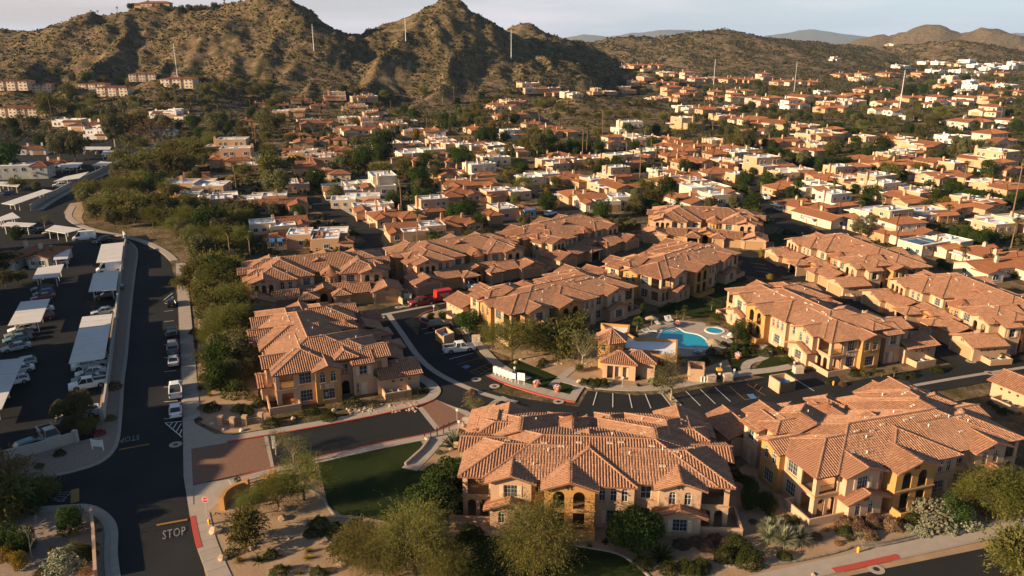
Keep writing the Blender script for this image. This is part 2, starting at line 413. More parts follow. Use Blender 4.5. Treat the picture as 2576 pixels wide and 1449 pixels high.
# ------------------------------------------------------------------ ground sheet, hills, roads
def terrain():
    ang = np.concatenate([np.linspace(-100, -44, 12)[:-1], np.linspace(-44, 44, 430), np.linspace(44, 100, 12)[1:]]) * math.pi / 180
    rad = np.concatenate([[4.0], np.linspace(40, 430, 10), np.geomspace(445, 1150, 250), np.geomspace(1160, 3800, 130), np.geomspace(4000, 19500, 42)])
    A, R = np.meshgrid(ang, rad)
    X = R * np.sin(A); Y = R * np.cos(A)
    Z = height(X.ravel(), Y.ravel())
    v = np.stack([X.ravel(), Y.ravel(), Z], 1); nr, na = A.shape
    i = np.arange(nr * na).reshape(nr, na)
    f = np.stack([i[:-1, :-1].ravel(), i[:-1, 1:].ravel(), i[1:, 1:].ravel(), i[1:, :-1].ravel()], 1)[:, ::-1]
    # desert ground: sand, rock on steep faces, scrubby patches
    m = D.materials.new('desert_ground'); m.use_nodes = True; nt = m.node_tree; MAT['desert_ground'] = m
    b = nt.nodes['Principled BSDF']; b.inputs['Roughness'].default_value = 1; b.inputs['Specular IOR Level'].default_value = .05
    g = _n(nt, 'ShaderNodeNewGeometry'); K = nt.links.new
    def noise(sc, det=6, ro=.6):
        n = _n(nt, 'ShaderNodeTexNoise'); n.inputs['Scale'].default_value = sc; n.inputs['Detail'].default_value = det; n.inputs['Roughness'].default_value = ro
        K(g.outputs['Position'], n.inputs['Vector']); return n.outputs['Fac']
    def ramp(f_, p0, c0, p1, c1):
        r = _n(nt, 'ShaderNodeValToRGB'); e = r.color_ramp.elements; e[0].position = p0; e[1].position = p1; e[0].color = (*c0, 1); e[1].color = (*c1, 1); K(f_, r.inputs['Fac']); return r.outputs['Color']
    def mixc(fac, a, c):
        x = _n(nt, 'ShaderNodeMix', data_type='RGBA'); K(fac, x.inputs[0]); K(a, x.inputs[6]); K(c, x.inputs[7]); return x.outputs[2]
    sand = ramp(noise(.05), .3, (.18, .128, .083), .7, (.31, .222, .148))
    rock = ramp(noise(.16, 8, .7), .35, (.075, .05, .03), .68, (.27, .185, .11))
    veg = ramp(noise(.35, 5), .3, (.05, .045, .02), .7, (.12, .098, .042))
    sx = _n(nt, 'ShaderNodeSeparateXYZ'); K(g.outputs['Normal'], sx.inputs[0])
    steep = ramp(sx.outputs['Z'], .80, (1, 1, 1), .97, (.25, .25, .25))
    c = mixc(steep, sand, rock)
    pat = ramp(noise(.11, 8, .75), .42, (0, 0, 0), .55, (.9, .9, .9))
    c = mixc(pat, c, veg)
    K(c, b.inputs['Base Color'])
    bp = _n(nt, 'ShaderNodeBump'); bp.inputs['Strength'].default_value = .9; bp.inputs['Distance'].default_value = 1.6
    K(noise(.28, 8, .7), bp.inputs['Height']); K(bp.outputs[0], b.inputs['Normal'])
    o = link('ground', npmesh('ground', v, f, ['desert_ground']), kind='structure')
    return o
ground = terrain()

def P(*pts): return [at(*p) for p in pts]
_lv = [0]
def _lift(z):
    _lv[0] += 1; return z + .0021 * (_lv[0] % 40)
def flat(name, pts, z, m, kind='structure', parent=None):
    b = MB(m); z = _lift(z)
    for tri in tessellate_polygon([[Vector((p[0], p[1], 0)) for p in pts]]):
        a, q, c = [pts[i] for i in tri]
        if (q[0] - a[0]) * (c[1] - a[1]) - (q[1] - a[1]) * (c[0] - a[0]) < 0: q, c = c, q
        b.poly([(w[0], w[1], z) for w in (a, q, c)])
    return b.build(name, parent, kind=kind)
def smooth(pts, n=6):
    """Catmull-Rom through the points"""
    out = []; q = [pts[0]] + list(pts) + [pts[-1]]
    for i in range(1, len(q) - 2):
        for k in range(n):
            t = k / n; a, b, c, d = [np.array(q[i + j]) for j in (-1, 0, 1, 2)]
            out.append(tuple(.5 * ((2 * b) + (-a + c) * t + (2 * a - 5 * b + 4 * c - d) * t * t + (-a + 3 * b - 3 * c + d) * t ** 3)))
    out.append(tuple(pts[-1])); return out
def offs(pts, d):
    """polyline moved d to its left side"""
    out = []
    for i, p in enumerate(pts):
        a = pts[max(i - 1, 0)]; b = pts[min(i + 1, len(pts) - 1)]
        t = Vector((b[0] - a[0], b[1] - a[1])); t.normalize(); out.append((p[0] - t.y * d, p[1] + t.x * d))
    return out
def ribbon_mb(b, pts, d0, d1, z0, z1):
    """raised strip between two offsets of a polyline, with its side faces"""
    A = offs(pts, d0); B = offs(pts, d1)
    for i in range(len(pts) - 1):
        a, c, e, g = A[i], A[i + 1], B[i + 1], B[i]
        b.poly([(a[0], a[1], z1), (c[0], c[1], z1), (e[0], e[1], z1), (g[0], g[1], z1)] if d1 > d0 else [(g[0], g[1], z1), (e[0], e[1], z1), (c[0], c[1], z1), (a[0], a[1], z1)])
        if z1 - z0 > .03:
            b.poly([(a[0], a[1], z0), (c[0], c[1], z0), (c[0], c[1], z1), (a[0], a[1], z1)])
            b.poly([(g[0], g[1], z1), (e[0], e[1], z1), (e[0], e[1], z0), (g[0], g[1], z0)])
    for i in (0, -1):
        a, g = A[i], B[i]
        if z1 - z0 > .03: b.poly([(a[0], a[1], z0), (g[0], g[1], z0), (g[0], g[1], z1), (a[0], a[1], z1)])
def strip(name, pts, d0, d1, z0, z1, m, kind='structure', parent=None):
    z1 = _lift(z1)
    if z0 > .005: z0 = z1
    b = MB(m); ribbon_mb(b, pts, d0, d1, z0, z1); return b.build(name, parent, kind=kind)
def road(name, pts, width, z=.02, m='asphalt'):
    return strip(name, pts, -width / 2, width / 2, z, z, m)
def resample(pts, step):
    out = [pts[0]]; acc = 0
    for a, b in zip(pts[:-1], pts[1:]):
        L_ = math.hypot(b[0] - a[0], b[1] - a[1]); t = step - acc
        while t <= L_:
            out.append((a[0] + (b[0] - a[0]) * t / L_, a[1] + (b[1] - a[1]) * t / L_)); t += step
        acc = (acc + L_) % step
    return out
def slabs(name, pts, d0, d1, z0, z1, step, gap=.04, m='concrete'):
    """pavement made of separate slabs: the bed is the structure, each slab a piece of it"""
    bed = strip(name, pts, d0, d1, z0, z1 - .03, m)
    q = resample(pts, step); A = offs(q, d0 + .01); B = offs(q, d1 - .01)
    for i in range(len(q) - 1):
        a, c, e, g = [np.array(w) for w in (A[i], A[i + 1], B[i + 1], B[i])]
        u = (c - a) / (np.linalg.norm(c - a) + 1e-6) * gap / 2; w = (e - g) / (np.linalg.norm(e - g) + 1e-6) * gap / 2
        b = MB(m); b.prism([tuple(a + u), tuple(c - u), tuple(e - w), tuple(g + w)] if d1 > d0 else [tuple(g + w), tuple(e - w), tuple(c - u), tuple(a + u)], z1 - .03, z1)
        b.build('slab', bed)
    return bed

# asphalt of the street and the walled car park beside it
street = [(-300, 1460), (-300, 300), (60, 330), (425, 366), (415, 378), (330, 425), (250, 470), (190, 510), (162, 540), (180, 560), (230, 578), (300, 594), (360, 612), (405, 636), (430, 662), (438, 700), (446, 760), (450, 860), (455, 970), (460, 1064), (470, 1100), (480, 1180), (478, 1260), (480, 1310), (494, 1378), (522, 1462)]
flat('street', P(*street), .016, 'asphalt')
flat('pavement_apron', P((454, 960), (491, 1066), (540, 1092), (582, 1094), (620, 1100), (575, 1118), (480, 1130), (486, 1220), (570, 1207), (690, 1180), (700, 1190), (640, 1210), (590, 1240), (545, 1275), (515, 1296), (478, 1302), (462, 1200), (460, 1070)), .035, 'concrete')
# walkway along the street
walkA = smooth(P((442, 664), (448, 760), (453, 860), (458, 960), (462, 1060)))
slabs('sidewalk', walkA, .0, 2.3, .0, .13, 1.9)
walkA2 = smooth(P((175, 520), (164, 545), (188, 566), (240, 584), (310, 598), (368, 616), (410, 640), (434, 664)))
slabs('sidewalk', walkA2[:-2], 0, 1.9, 0, .13, 2.4)
walkB = smooth(P((479, 1302), (486, 1340), (495, 1376), (508, 1412), (524, 1455), (545, 1500)))
slabs('sidewalk', walkB, 0, 2.1, .0, .13, 1.9)
strip('kerb_paint', walkB[:14], -.03, .55, .0, .14, 'kerb_red')
# gravel verge between car-park wall and street
verge = P((313, 612), (330, 612), (344, 634), (337, 700), (326, 800), (317, 900), (309, 960), (303, 1050), (296, 1108), (282, 1138), (258, 1160), (222, 1176), (154, 1194), (90, 1202), (-100, 1216), (-100, 1178), (0, 1163), (100, 1139), (192, 1112), (236, 1102), (245, 1062), (262, 940), (276, 850), (292, 740), (303, 670))
flat('gravel_verge', verge, .03, 'gravel')
strip('kerb', smooth(P((322, 606), (340, 622), (345, 640), (337, 700), (326, 800), (317, 900), (309, 960), (303, 1050), (296, 1108), (282, 1138), (258, 1160), (222, 1176), (154, 1194), (90, 1202), (-100, 1216))), -.25, .25, 0, .14, 'kerb')
upv = smooth(P((425, 364), (380, 385), (300, 424), (220, 462), (150, 500), (108, 528)))
strip('gravel_verge', upv, -3.4, -.3, .0, .05, 'gravel'); strip('kerb', upv, -.3, .1, 0, .14, 'kerb')
strip('sidewalk', upv, -1.7, -.45, .0, .09, 'concrete')
flat('gravel_verge', P((160, 536), (176, 512), (206, 508), (212, 530), (205, 548), (215, 566), (186, 560)), .03, 'dirt')
# corner garden in the lower corner
cornerK = smooth(P((-60, 1300), (60, 1290), (150, 1284), (205, 1282), (240, 1296), (262, 1318), (270, 1345), (268, 1400), (274, 1460)))
flat('garden_soil', [at(-60, 1302)] + cornerK + [at(-60, 1500)], .03, 'gravel')
strip('kerb', cornerK[6:], -.25, .25, 0, .14, 'kerb')
strip('gutter', cornerK[6:], .25, 1.1, 0.02, .02, 'concrete')

# entry drive with brick bands and red kerbs
entry = P((575, 1116), (664, 1100), (872, 1064), (1074, 1020), (1100, 1002), (1112, 985), (1185, 1000), (1260, 1030), (1200, 1052), (1109, 1085), (1071, 1095), (872, 1136), (690, 1178), (486, 1222), (480, 1130))
flat('entry_drive', entry, .020, 'asphalt')
flat('brick_band', P((480, 1130), (664, 1099), (676, 1140), (684, 1176), (486, 1221)), .028, 'brick_paver')
flat('brick_band', P((1063, 1024), (1099, 1004), (1177, 1047), (1105, 1077)), .028, 'brick_paver')
for q in (((664, 1099), (674, 1097), (690, 1176), (682, 1178)), ((1050, 1027), (1063, 1024), (1106, 1078), (1094, 1082)), ((1097, 1006), (1108, 1002), (1190, 1042), (1177, 1049)), ((462, 1090), (480, 1090), (487, 1270), (474, 1270))):
    flat('concrete_band', P(*q), .032, 'concrete')
northK = smooth(P((572, 1114), (664, 1099), (770, 1081), (872, 1062), (980, 1040), (1060, 1020), (1090, 1008), (1106, 994), (1108, 980), (1092, 962), (1071, 950), (1037, 926), (999, 878), (972, 836), (951, 812)))
slabs('sidewalk', northK, .25, 1.75, 0, .13, 1.6)
strip('kerb', northK, 0, .25, 0, .14, 'kerb')
strip('kerb_paint', northK[:37], -.05, .22, 0, .145, 'kerb_red')
southK = smooth(P((575, 1208), (670, 1182), (770, 1159), (872, 1135), (980, 1112), (1071, 1094), (1110, 1082), (1160, 1062), (1196, 1047)))
slabs('sidewalk', southK, -1.55, -.2, 0, .13, 1.6); strip('kerb', southK, -.2, 0, 0, .14, 'kerb')
strip('kerb_paint', southK[2:], -.18, .05, 0, .145, 'kerb_red')

# inner roads of the condominium
laneA = smooth(P((940, 806), (1010, 785), (1100, 762), (1200, 742), (1330, 712), (1450, 682), (1560, 664), (1660, 655), (1800, 650), (1880, 640)))
road('inner_road', laneA, 8.5, .022)
laneB = smooth(P((955, 800), (1000, 850), (1040, 905), (1085, 950), (1150, 990), (1250, 1020), (1370, 1042), (1500, 1058), (1650, 1062), (1800, 1054), (1950, 1030), (2100, 1000), (2250, 972), (2400, 945), (2500, 930), (2640, 905)))
road('inner_road', laneB, 7.6, .024)
laneC = smooth(P((1858, 632), (1920, 662), (2000, 700), (2100, 752), (2200, 803), (2300, 850), (2420, 905), (2520, 950), (2640, 1000)))
road('inner_road', laneC, 7.4, .023)
flat('parking_bay', P((1060, 800), (1150, 830), (1210, 905), (1300, 950), (1230, 985), (1120, 965), (1040, 890)), .027, 'asphalt')
flat('parking_bay', P((1478, 984), (1600, 996), (1700, 990), (1830, 966), (1930, 950), (2010, 975), (2030, 1010), (1880, 1050), (1650, 1066), (1440, 1052)), .027, 'asphalt')
flat('parking_bay', P((1935, 960), (2040, 930), (2100, 945), (2130, 980), (2030, 1010)), .0275, 'asphalt')
flat('parking_bay', P((1880, 640), (1960, 676), (1930, 700), (1850, 690)), .0275, 'asphalt')
gut = smooth(P((976, 790), (1010, 838), (1050, 895), (1095, 936), (1160, 970), (1230, 996), (1300, 1014)))
strip('concrete_gutter', gut, -.55, .55, .030, .030, 'concrete')
strip('concrete_gutter', smooth(P((945, 796), (1050, 776), (1200, 745), (1330, 716))), -.5, .5, .031, .031, 'concrete')
strip('concrete_gutter', smooth(P((1200, 1046), (1250, 1010), (1270, 1000))), -.5, .5, .031, .031, 'concrete')
strip('concrete_gutter', smooth(P((1750, 1064), (1900, 1043), (2050, 1016), (2250, 980), (2420, 950), (2600, 922))), -.4, .4, .031, .031, 'concrete')
strip('concrete_gutter', smooth(P((2050, 735), (2150, 785), (2260, 838), (2380, 893), (2500, 948))), -.4, .4, .031, .031, 'concrete')
# club side kerb and walk
clubK = smooth(P((1062, 806), (1052, 800), (1060, 790), (1085, 784), (1130, 776)))
islk = P((1056, 806), (1054, 796), (1072, 786), (1110, 776), (1150, 770), (1160, 786), (1150, 806), (1110, 812), (1076, 816))
flat('planting_island', islk, .05, 'concrete'); strip('kerb_paint', smooth(P((1080, 817), (1058, 808), (1054, 797), (1072, 786), (1098, 779))), -.15, .15, 0, .15, 'kerb_red')
flat('garden_soil', P((1070, 800), (1082, 788), (1120, 783), (1140, 790), (1130, 806), (1090, 808)), .06, 'dirt')
strip('sidewalk', smooth(P((1150, 800), (1180, 835), (1215, 880), (1250, 915), (1290, 940), (1330, 955))), -.8, .8, 0, .13, 'concrete')
clubR = smooth(P((1226, 946), (1260, 962), (1300, 976), (1360, 994), (1420, 1008), (1447, 1012)))
strip('kerb_paint', clubR, -.18, .15, 0, .15, 'kerb_red')
slabs('sidewalk', clubR, .15, 2.3, 0, .13, 1.7)
strip('sidewalk', smooth(P((1447, 1012), (1460, 990), (1470, 976))), 0, 1.4, 0, .13, 'concrete')
walkC = smooth(P((1400, 958), (1470, 974), (1560, 982), (1640, 982), (1720, 974), (1800, 958), (1880, 944), (1960, 934), (2030, 920)))
slabs('sidewalk', walkC, -.2, 1.7, 0, .12, 2.0)
strip('sidewalk', smooth(P((1388, 972), (1420, 945), (1440, 930), (1470, 920))), -.7, .7, 0, .11, 'concrete')
path = smooth(P((1880, 942), (1875, 925), (1885, 912), (1910, 905), (1928, 895), (1930, 880), (1915, 866)))
slabs('garden_path', path, -.75, .75, 0, .10, 1.5)
flat('lawn_patch', P((1800, 936), (1802, 922), (1830, 908), (1870, 898), (1912, 896), (1912, 903), (1884, 910), (1872, 925), (1876, 940), (1840, 948)), .045, 'lawn')
flat('lawn_patch', P((1896, 946), (1898, 928), (1920, 908), (1940, 898), (1978, 900), (2030, 935), (1985, 945), (1940, 952)), .045, 'lawn')
flat('lawn_patch', P((1262, 926), (1310, 905), (1340, 910), (1380, 930), (1410, 952), (1440, 972), (1412, 1000), (1330, 978), (1255, 952)), .045, 'lawn')
flat('lawn_patch', P((1448, 972), (1460, 976), (1450, 1006), (1412, 1000)), .046, 'lawn')
flat('lawn_patch', P((1652, 778), (1700, 752), (1790, 712), (1870, 690), (1880, 704), (1838, 716), (1832, 745), (1820, 790), (1760, 800), (1690, 790)), .045, 'lawn')
flat('lawn_patch', P((1920, 600), (1950, 585), (1990, 600), (1960, 620), (1925, 622)), .045, 'lawn')
lawn_big = P((800, 1166), (930, 1136), (1056, 1108), (1066, 1122), (1022, 1174), (1060, 1186), (1090, 1166), (1160, 1200), (1170, 1300), (1050, 1330), (905, 1300), (860, 1296), (826, 1276), (815, 1230))
flat('lawn', lawn_big, .045, 'lawn')
flat('lawn_patch', P((1150, 1345), (1250, 1350), (1450, 1376), (1560, 1396), (1640, 1462), (1180, 1470), (1100, 1400)), .045, 'lawn')
strip('lawn_kerb', smooth(P((1160, 1322), (1250, 1344), (1440, 1374), (1550, 1394), (1610, 1430), (1640, 1462))), -.12, .12, 0, .14, 'concrete')
strip('lawn_kerb', smooth(P((780, 1234), (808, 1250), (826, 1278), (850, 1300), (905, 1306))), -.12, .12, 0, .14, 'concrete')
slabs('ramp_walk', smooth(P((1118, 1086), (1098, 1110), (1066, 1145), (1030, 1182))), -1.1, 1.1, 0, .10, 1.6)
strip('low_kerb', P((1070, 1106), (1078, 1112), (1060, 1136), (1020, 1172)), -.15, .15, 0, .45, 'concrete')
strip('sidewalk', smooth(P((1118, 1086), (1160, 1100), (1175, 1150))), -.8, .8, 0, .10, 'concrete')
# front street in the lower corner
front = P((2040, 1462), (2160, 1432), (2330, 1395), (2480, 1362), (2600, 1336), (2720, 1316))
flat('front_street', front + P((2720, 1480), (2040, 1480)), .02, 'asphalt')
slabs('sidewalk', P((1700, 1538), (1860, 1500), (2050, 1457), (2160, 1432), (2330, 1395), (2480, 1362), (2600, 1336), (2720, 1316)), 0.3, 2.3, 0, .13, 1.75)
strip('kerb', P((1700, 1538), (2050, 1457), (2160, 1432), (2330, 1395), (2480, 1362), (2600, 1336), (2720, 1316)), 0, .3, 0, .135, 'kerb')
strip('kerb_paint', P((2102, 1444), (2160, 1432), (2266, 1408)), -.04, .75, 0, .14, 'kerb_red')
# dirt of the near gardens
flat('garden_soil', P((495, 1060), (500, 640), (580, 620), (640, 760), (650, 1000), (700, 1075), (575, 1095)), .012, 'dirt')
flat('garden_soil', P((520, 1462), (490, 1330), (520, 1290), (600, 1225), (690, 1182), (1120, 1085), (1180, 1040), (1300, 1400), (1900, 1490), (1300, 1600), (600, 1600)), .010, 'dirt')
flat('garden_soil', P((1150, 1300), (1840, 1190), (2000, 1100), (2600, 1250), (2720, 1330), (2040, 1470), (1600, 1600), (1200, 1500)), .011, 'dirt')
flat('garden_soil', P((1200, 870), (1330, 830), (1500, 880), (1760, 930), (1830, 905), (1850, 950), (1600, 985), (1420, 955), (1300, 905)), .013, 'dirt')
# roads between the far town houses
ROADS = [(laneA, 6), (laneB, 6), (laneC, 6)]
for pts, w in (
  ([(700, 690), (760, 700), (830, 690), (900, 640), (960, 610), (985, 640), (1000, 700)], 7),
  ([(985, 625), (930, 585), (860, 545), (800, 510), (750, 495), (700, 490), (640, 500)], 8),
  ([(800, 510), (830, 495), (840, 480)], 7),
  ([(1330, 548), (1400, 540), (1440, 520), (1430, 492), (1380, 478), (1300, 478)], 9),
  ([(1440, 520), (1480, 500), (1500, 480)], 7),
  ([(1915, 452), (1930, 500), (1960, 545), (2020, 580), (2080, 590), (2150, 580)], 10),
  ([(1915, 452), (1890, 430), (1800, 420), (1600, 400), (1400, 380)], 7),
  ([(1340, 262), (1345, 290), (1400, 322), (1480, 350), (1560, 370), (1640, 378)], 8),
  ([(980, 340), (1040, 355), (1090, 375), (1130, 395)], 8),
  ([(1760, 285), (1840, 310), (1960, 345), (2060, 395), (2120, 420)], 8),
  ([(640, 372), (700, 385), (760, 395), (790, 400)], 9),
  ([(600, 290), (590, 262), (620, 250)], 6),
  ([(2060, 365), (2200, 375), (2320, 372), (2450, 360)], 6),
  ([(2350, 300), (2450, 315), (2576, 330)], 8),
  ([(2100, 468), (2250, 485), (2400, 470), (2576, 480)], 7)):
    ROADS.append((smooth(P(*pts), 4), w / 2 + 1)); road('town_road', ROADS[-1][0], w, .018)
strip('sidewalk', smooth(P((790, 505), (830, 530), (900, 570), (960, 600), (995, 640))), 3.9, 6.2, 0, .1, 'concrete')
# ------------------------------------------------------------------ clay-tile roofs
SLOPE = 0.34
class Roof:
    """hipped / gabled roof block over a rectangle; e0, e1 = 'h' hip or 'g' gable at the low / high end of its axis"""
    def __init__(s, x0, x1, y0, y1, ze, ax, e0='h', e1='h', slope=SLOPE):
        s.r = (x0, x1, y0, y1); s.ze = ze; s.ax = ax; s.e = (e0, e1); s.k = slope
        s.half = ((y1 - y0) if ax == 'x' else (x1 - x0)) / 2
    def P(s, a, b, z): return (a, b, z) if s.ax == 'x' else (b, a, z)
    def ab(s): x0, x1, y0, y1 = s.r; return (x0, x1, y0, y1) if s.ax == 'x' else (y0, y1, x0, x1)
    def zat(s, x, y):
        a, b = (x, y) if s.ax == 'x' else (y, x); a0, a1, b0, b1 = s.ab()
        h = np.minimum(b - b0, b1 - b)
        if s.e[0] == 'h': h = np.minimum(h, a - a0)
        if s.e[1] == 'h': h = np.minimum(h, a1 - a)
        ins = (a > a0) & (a < a1) & (b > b0) & (b < b1)
        return np.where(ins, s.ze + s.k * h, -99.0)
    def ridge(s):
        a0, a1, b0, b1 = s.ab(); bc = (b0 + b1) / 2; zr = s.ze + s.k * s.half
        r0 = a0 + (s.half if s.e[0] == 'h' else 0); r1 = a1 - (s.half if s.e[1] == 'h' else 0)
        if r0 > r1: r0 = r1 = (r0 + r1) / 2
        return r0, r1, bc, zr
    def slopes(s):
        """list of (eave start, eave end, top points) going counter-clockwise seen from above"""
        a0, a1, b0, b1 = s.ab(); r0, r1, bc, zr = s.ridge(); z = s.ze; S = []
        S.append(((a0, b0), (a1, b0), (r1, bc), (r0, bc)))
        S.append(((a1, b1), (a0, b1), (r0, bc), (r1, bc)))
        if s.e[0] == 'h': S.append(((a0, b1), (a0, b0), (r0, bc), (r0, bc)))
        if s.e[1] == 'h': S.append(((a1, b0), (a1, b1), (r1, bc), (r1, bc)))
        out = []
        for e0, e1, t1, t0 in S:
            q = [s.P(*e0, z), s.P(*e1, z), s.P(*t1, zr), s.P(*t0, zr)]
            if s.ax == 'y': q = [q[1], q[0], q[3], q[2]]
            out.append(q)
        return out
    def lines(s):
        a0, a1, b0, b1 = s.ab(); r0, r1, bc, zr = s.ridge(); R = []
        if r1 - r0 > .1: R.append((s.P(r0, bc, zr), s.P(r1, bc, zr)))
        if s.e[0] == 'h': R += [(s.P(a0, b0, s.ze), s.P(r0, bc, zr)), (s.P(a0, b1, s.ze), s.P(r0, bc, zr))]
        if s.e[1] == 'h': R += [(s.P(a1, b0, s.ze), s.P(r1, bc, zr)), (s.P(a1, b1, s.ze), s.P(r1, bc, zr))]
        return R
    def deck(s, b, th=.15):
        for q in s.slopes():
            p = q if Vector(q[2]) != Vector(q[3]) else q[:3]
            b.poly(p); lo = [(x, y, z - th) for x, y, z in p]; b.poly(lo[::-1])
            for i in range(len(p)):
                j = (i + 1) % len(p); b.poly([p[i], lo[i], lo[j], p[j]])

TILE_W, TILE_C = .34, .40
def tile_proto_arrays():
    """one barrel tile: x across, y up the slope, z out of the slope"""
    v = []; R0, R1 = .108, .09
    for yy, rr, zz in ((-.03, R0, .045), (.44, R1, .0)):
        for k in range(5):
            t = math.pi * (k / 4); v.append((-math.cos(t) * rr * 1.1, yy, zz + math.sin(t) * rr * .68 - .01))
    v.append((0, -.03, .02))
    f = [(k, k + 1, 6 + k, 5 + k) for k in range(4)]
    f4 = np.array(f); 
    return np.array(v[:10]), f4
TV, TF = tile_proto_arrays()
def roof_tiles(blocks, others=None, tw=TILE_W, tc=TILE_C, seed=1):
    """frames (n,3,4) of every visible tile of a set of roof blocks, and of the ridge caps"""
    rng = np.random.default_rng(seed); M = []; others = blocks if others is None else others
    for blk in blocks:
        for q in blk.slopes():
            e0, e1, t1, t0 = [np.array(p, float) for p in q]
            U = e1 - e0; Lq = np.linalg.norm(U); U /= Lq
            N = np.array([-U[1], U[0], 0]); run = blk.half
            th = math.atan(blk.k); T = N * math.cos(th) + np.array([0, 0, math.sin(th)]); Z = np.cross(U, T)
            ul = np.dot(t0 - e0, U); ur = np.dot(t1 - e0, U)
            w = np.arange(0, run - .1, tc * math.cos(th)); u = np.arange(tw / 2, Lq, tw)
            if not len(w): continue
            u = u + (Lq - u[-1] - tw / 2) / 2
            Ug, Wg = np.meshgrid(u, w); fr = (Wg + .15) / run
            k = (Ug > ul * fr + .02) & (Ug < Lq + (ur - Lq) * fr - .02)
            uu = Ug[k]; ww = Wg[k]
            pos = e0 + uu[:, None] * U + ww[:, None] * N; pos[:, 2] += ww * blk.k
            top = np.full(len(pos), -99.0); cx = pos + N * .2
            for o in others:
                if o is not blk: top = np.maximum(top, o.zat(cx[:, 0], cx[:, 1]))
            pos = pos[top < pos[:, 2] + .17]
            pos += rng.normal(0, .008, (len(pos), 3))
            F = np.zeros((len(pos), 3, 4)); F[:, :, 0] = U; F[:, :, 1] = T; F[:, :, 2] = Z; F[:, :, 3] = pos
            M.append(F)
        for a, b in blk.lines():
            a = np.array(a, float); b = np.array(b, float); d = b - a; Lq = np.linalg.norm(d); d /= Lq
            t = np.arange(.05, Lq - .1, .38); pos = a + t[:, None] * d
            top = np.full(len(pos), -99.0)
            for o in others:
                if o is not blk: top = np.maximum(top, o.zat(pos[:, 0], pos[:, 1]))
            pos = pos[top < pos[:, 2] + .05]
            X = np.cross(d, [0, 0, 1.0]); X /= np.linalg.norm(X); Z = np.cross(X, d)
            F = np.zeros((len(pos), 3, 4)); F[:, :, 0] = X * 1.35; F[:, :, 1] = d; F[:, :, 2] = Z * 1.25; F[:, :, 3] = pos + np.array([0, 0, .03])
            M.append(F)
    return np.concatenate(M) if M else np.zeros((0, 3, 4))
def tiles_mesh(name, F, m='tile'):
    n = len(F); V = np.einsum('nij,kj->nki', F[:, :, :3], TV) + F[:, None, :, 3]
    fs = (np.arange(n)[:, None, None] * 10 + TF[None]).reshape(-1, 4)
    return npmesh(name, V.reshape(-1, 3), fs, [m])

# ------------------------------------------------------------------ walls with openings
class Walls:
    def __init__(s, mirror=None): s.b = MB('stucco', 'stucco_orange', 'loggia', 'dark'); s.g = []; s.rm = []; s.mir = mirror; s.items = []
    def wall(s, p0, p1, z0, z1, holes=(), m='stucco', peak=None, depth=.22):
        """panel from p0 to p1, outer face on the right hand; holes (u0,u1,v0,v1,shape,fill[,opt])"""
        p0 = tuple(p0); p1 = tuple(p1); Lw = math.hypot(p1[0] - p0[0], p1[1] - p0[1])
        if s.mir is not None:
            p0, p1 = (s.mir - p1[0], p1[1]), (s.mir - p0[0], p0[1])
            holes = [(Lw - h[1], Lw - h[0]) + tuple(h[2:]) for h in holes]
        dx, dy = (p1[0] - p0[0]) / Lw, (p1[1] - p0[1]) / Lw; inx, iny = -dy, dx
        def W(u, v, d=0): return (p0[0] + dx * u + inx * d, p0[1] + dy * u + iny * d, v)
        outer = [(0, z0), (Lw, z0), (Lw, z1)] + ([(Lw / 2, peak)] if peak else []) + [(0, z1)]
        loops = [outer]
        for h in holes:
            u0, u1, v0, v1, sh = h[:5]
            if sh == 'a':
                r = (u1 - u0) / 2; c = (u0 + u1) / 2
                lp = [(u0, v0), (u1, v0)] + [(c + r * math.cos(t), v1 - r + r * math.sin(t)) for t in np.linspace(0, math.pi, 8)]
            else: lp = [(u0, v0), (u1, v0), (u1, v1), (u0, v1)]
            loops.append(lp)
        s.b.use(m); flatpts = [p for lp in loops for p in lp]
        for tri in tessellate_polygon([[Vector((a, b, 0)) for a, b in lp] for lp in loops]):
            a, b, c = [flatpts[i] for i in tri]
            if (b[0] - a[0]) * (c[1] - a[1]) - (b[1] - a[1]) * (c[0] - a[0]) < 0: b, c = c, b
            s.b.poly([W(*a), W(*b), W(*c)])
        for lp in loops[1:]:
            for i in range(len(lp)):
                a, b = lp[i], lp[(i + 1) % len(lp)]
                s.b.poly([W(*a), W(*b), W(b[0], b[1], depth), W(a[0], a[1], depth)])
        rz = math.atan2(dy, dx)
        for h in holes:
            u0, u1, v0, v1, sh, fill = h[:6]; opt = h[6] if len(h) > 6 else {}
            if fill: s.items.append((fill, W(u0, v0), rz, round(u1 - u0, 2), round(v1 - v0, 2), sh, opt))
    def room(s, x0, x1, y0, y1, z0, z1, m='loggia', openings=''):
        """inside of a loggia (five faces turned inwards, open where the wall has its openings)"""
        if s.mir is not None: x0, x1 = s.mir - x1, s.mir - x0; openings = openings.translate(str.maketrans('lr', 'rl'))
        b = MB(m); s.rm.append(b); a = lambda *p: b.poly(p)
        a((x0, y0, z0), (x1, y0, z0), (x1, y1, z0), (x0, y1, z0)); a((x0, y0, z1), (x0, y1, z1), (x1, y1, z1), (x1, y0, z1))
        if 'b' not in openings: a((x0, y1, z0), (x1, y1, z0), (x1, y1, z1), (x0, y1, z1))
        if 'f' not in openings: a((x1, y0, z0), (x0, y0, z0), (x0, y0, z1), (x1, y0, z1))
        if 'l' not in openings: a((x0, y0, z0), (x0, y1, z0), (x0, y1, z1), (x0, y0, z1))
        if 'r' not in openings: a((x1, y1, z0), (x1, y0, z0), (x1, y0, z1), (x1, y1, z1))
    def put(s, fill, x, y, z, rz, w=1, h=1, sh='r', opt=None):
        if s.mir is not None: x = s.mir - x; rz = math.pi - rz if fill not in ('patio',) else -rz
        s.items.append((fill, (x, y, z), rz, w, h, sh, opt or {}))

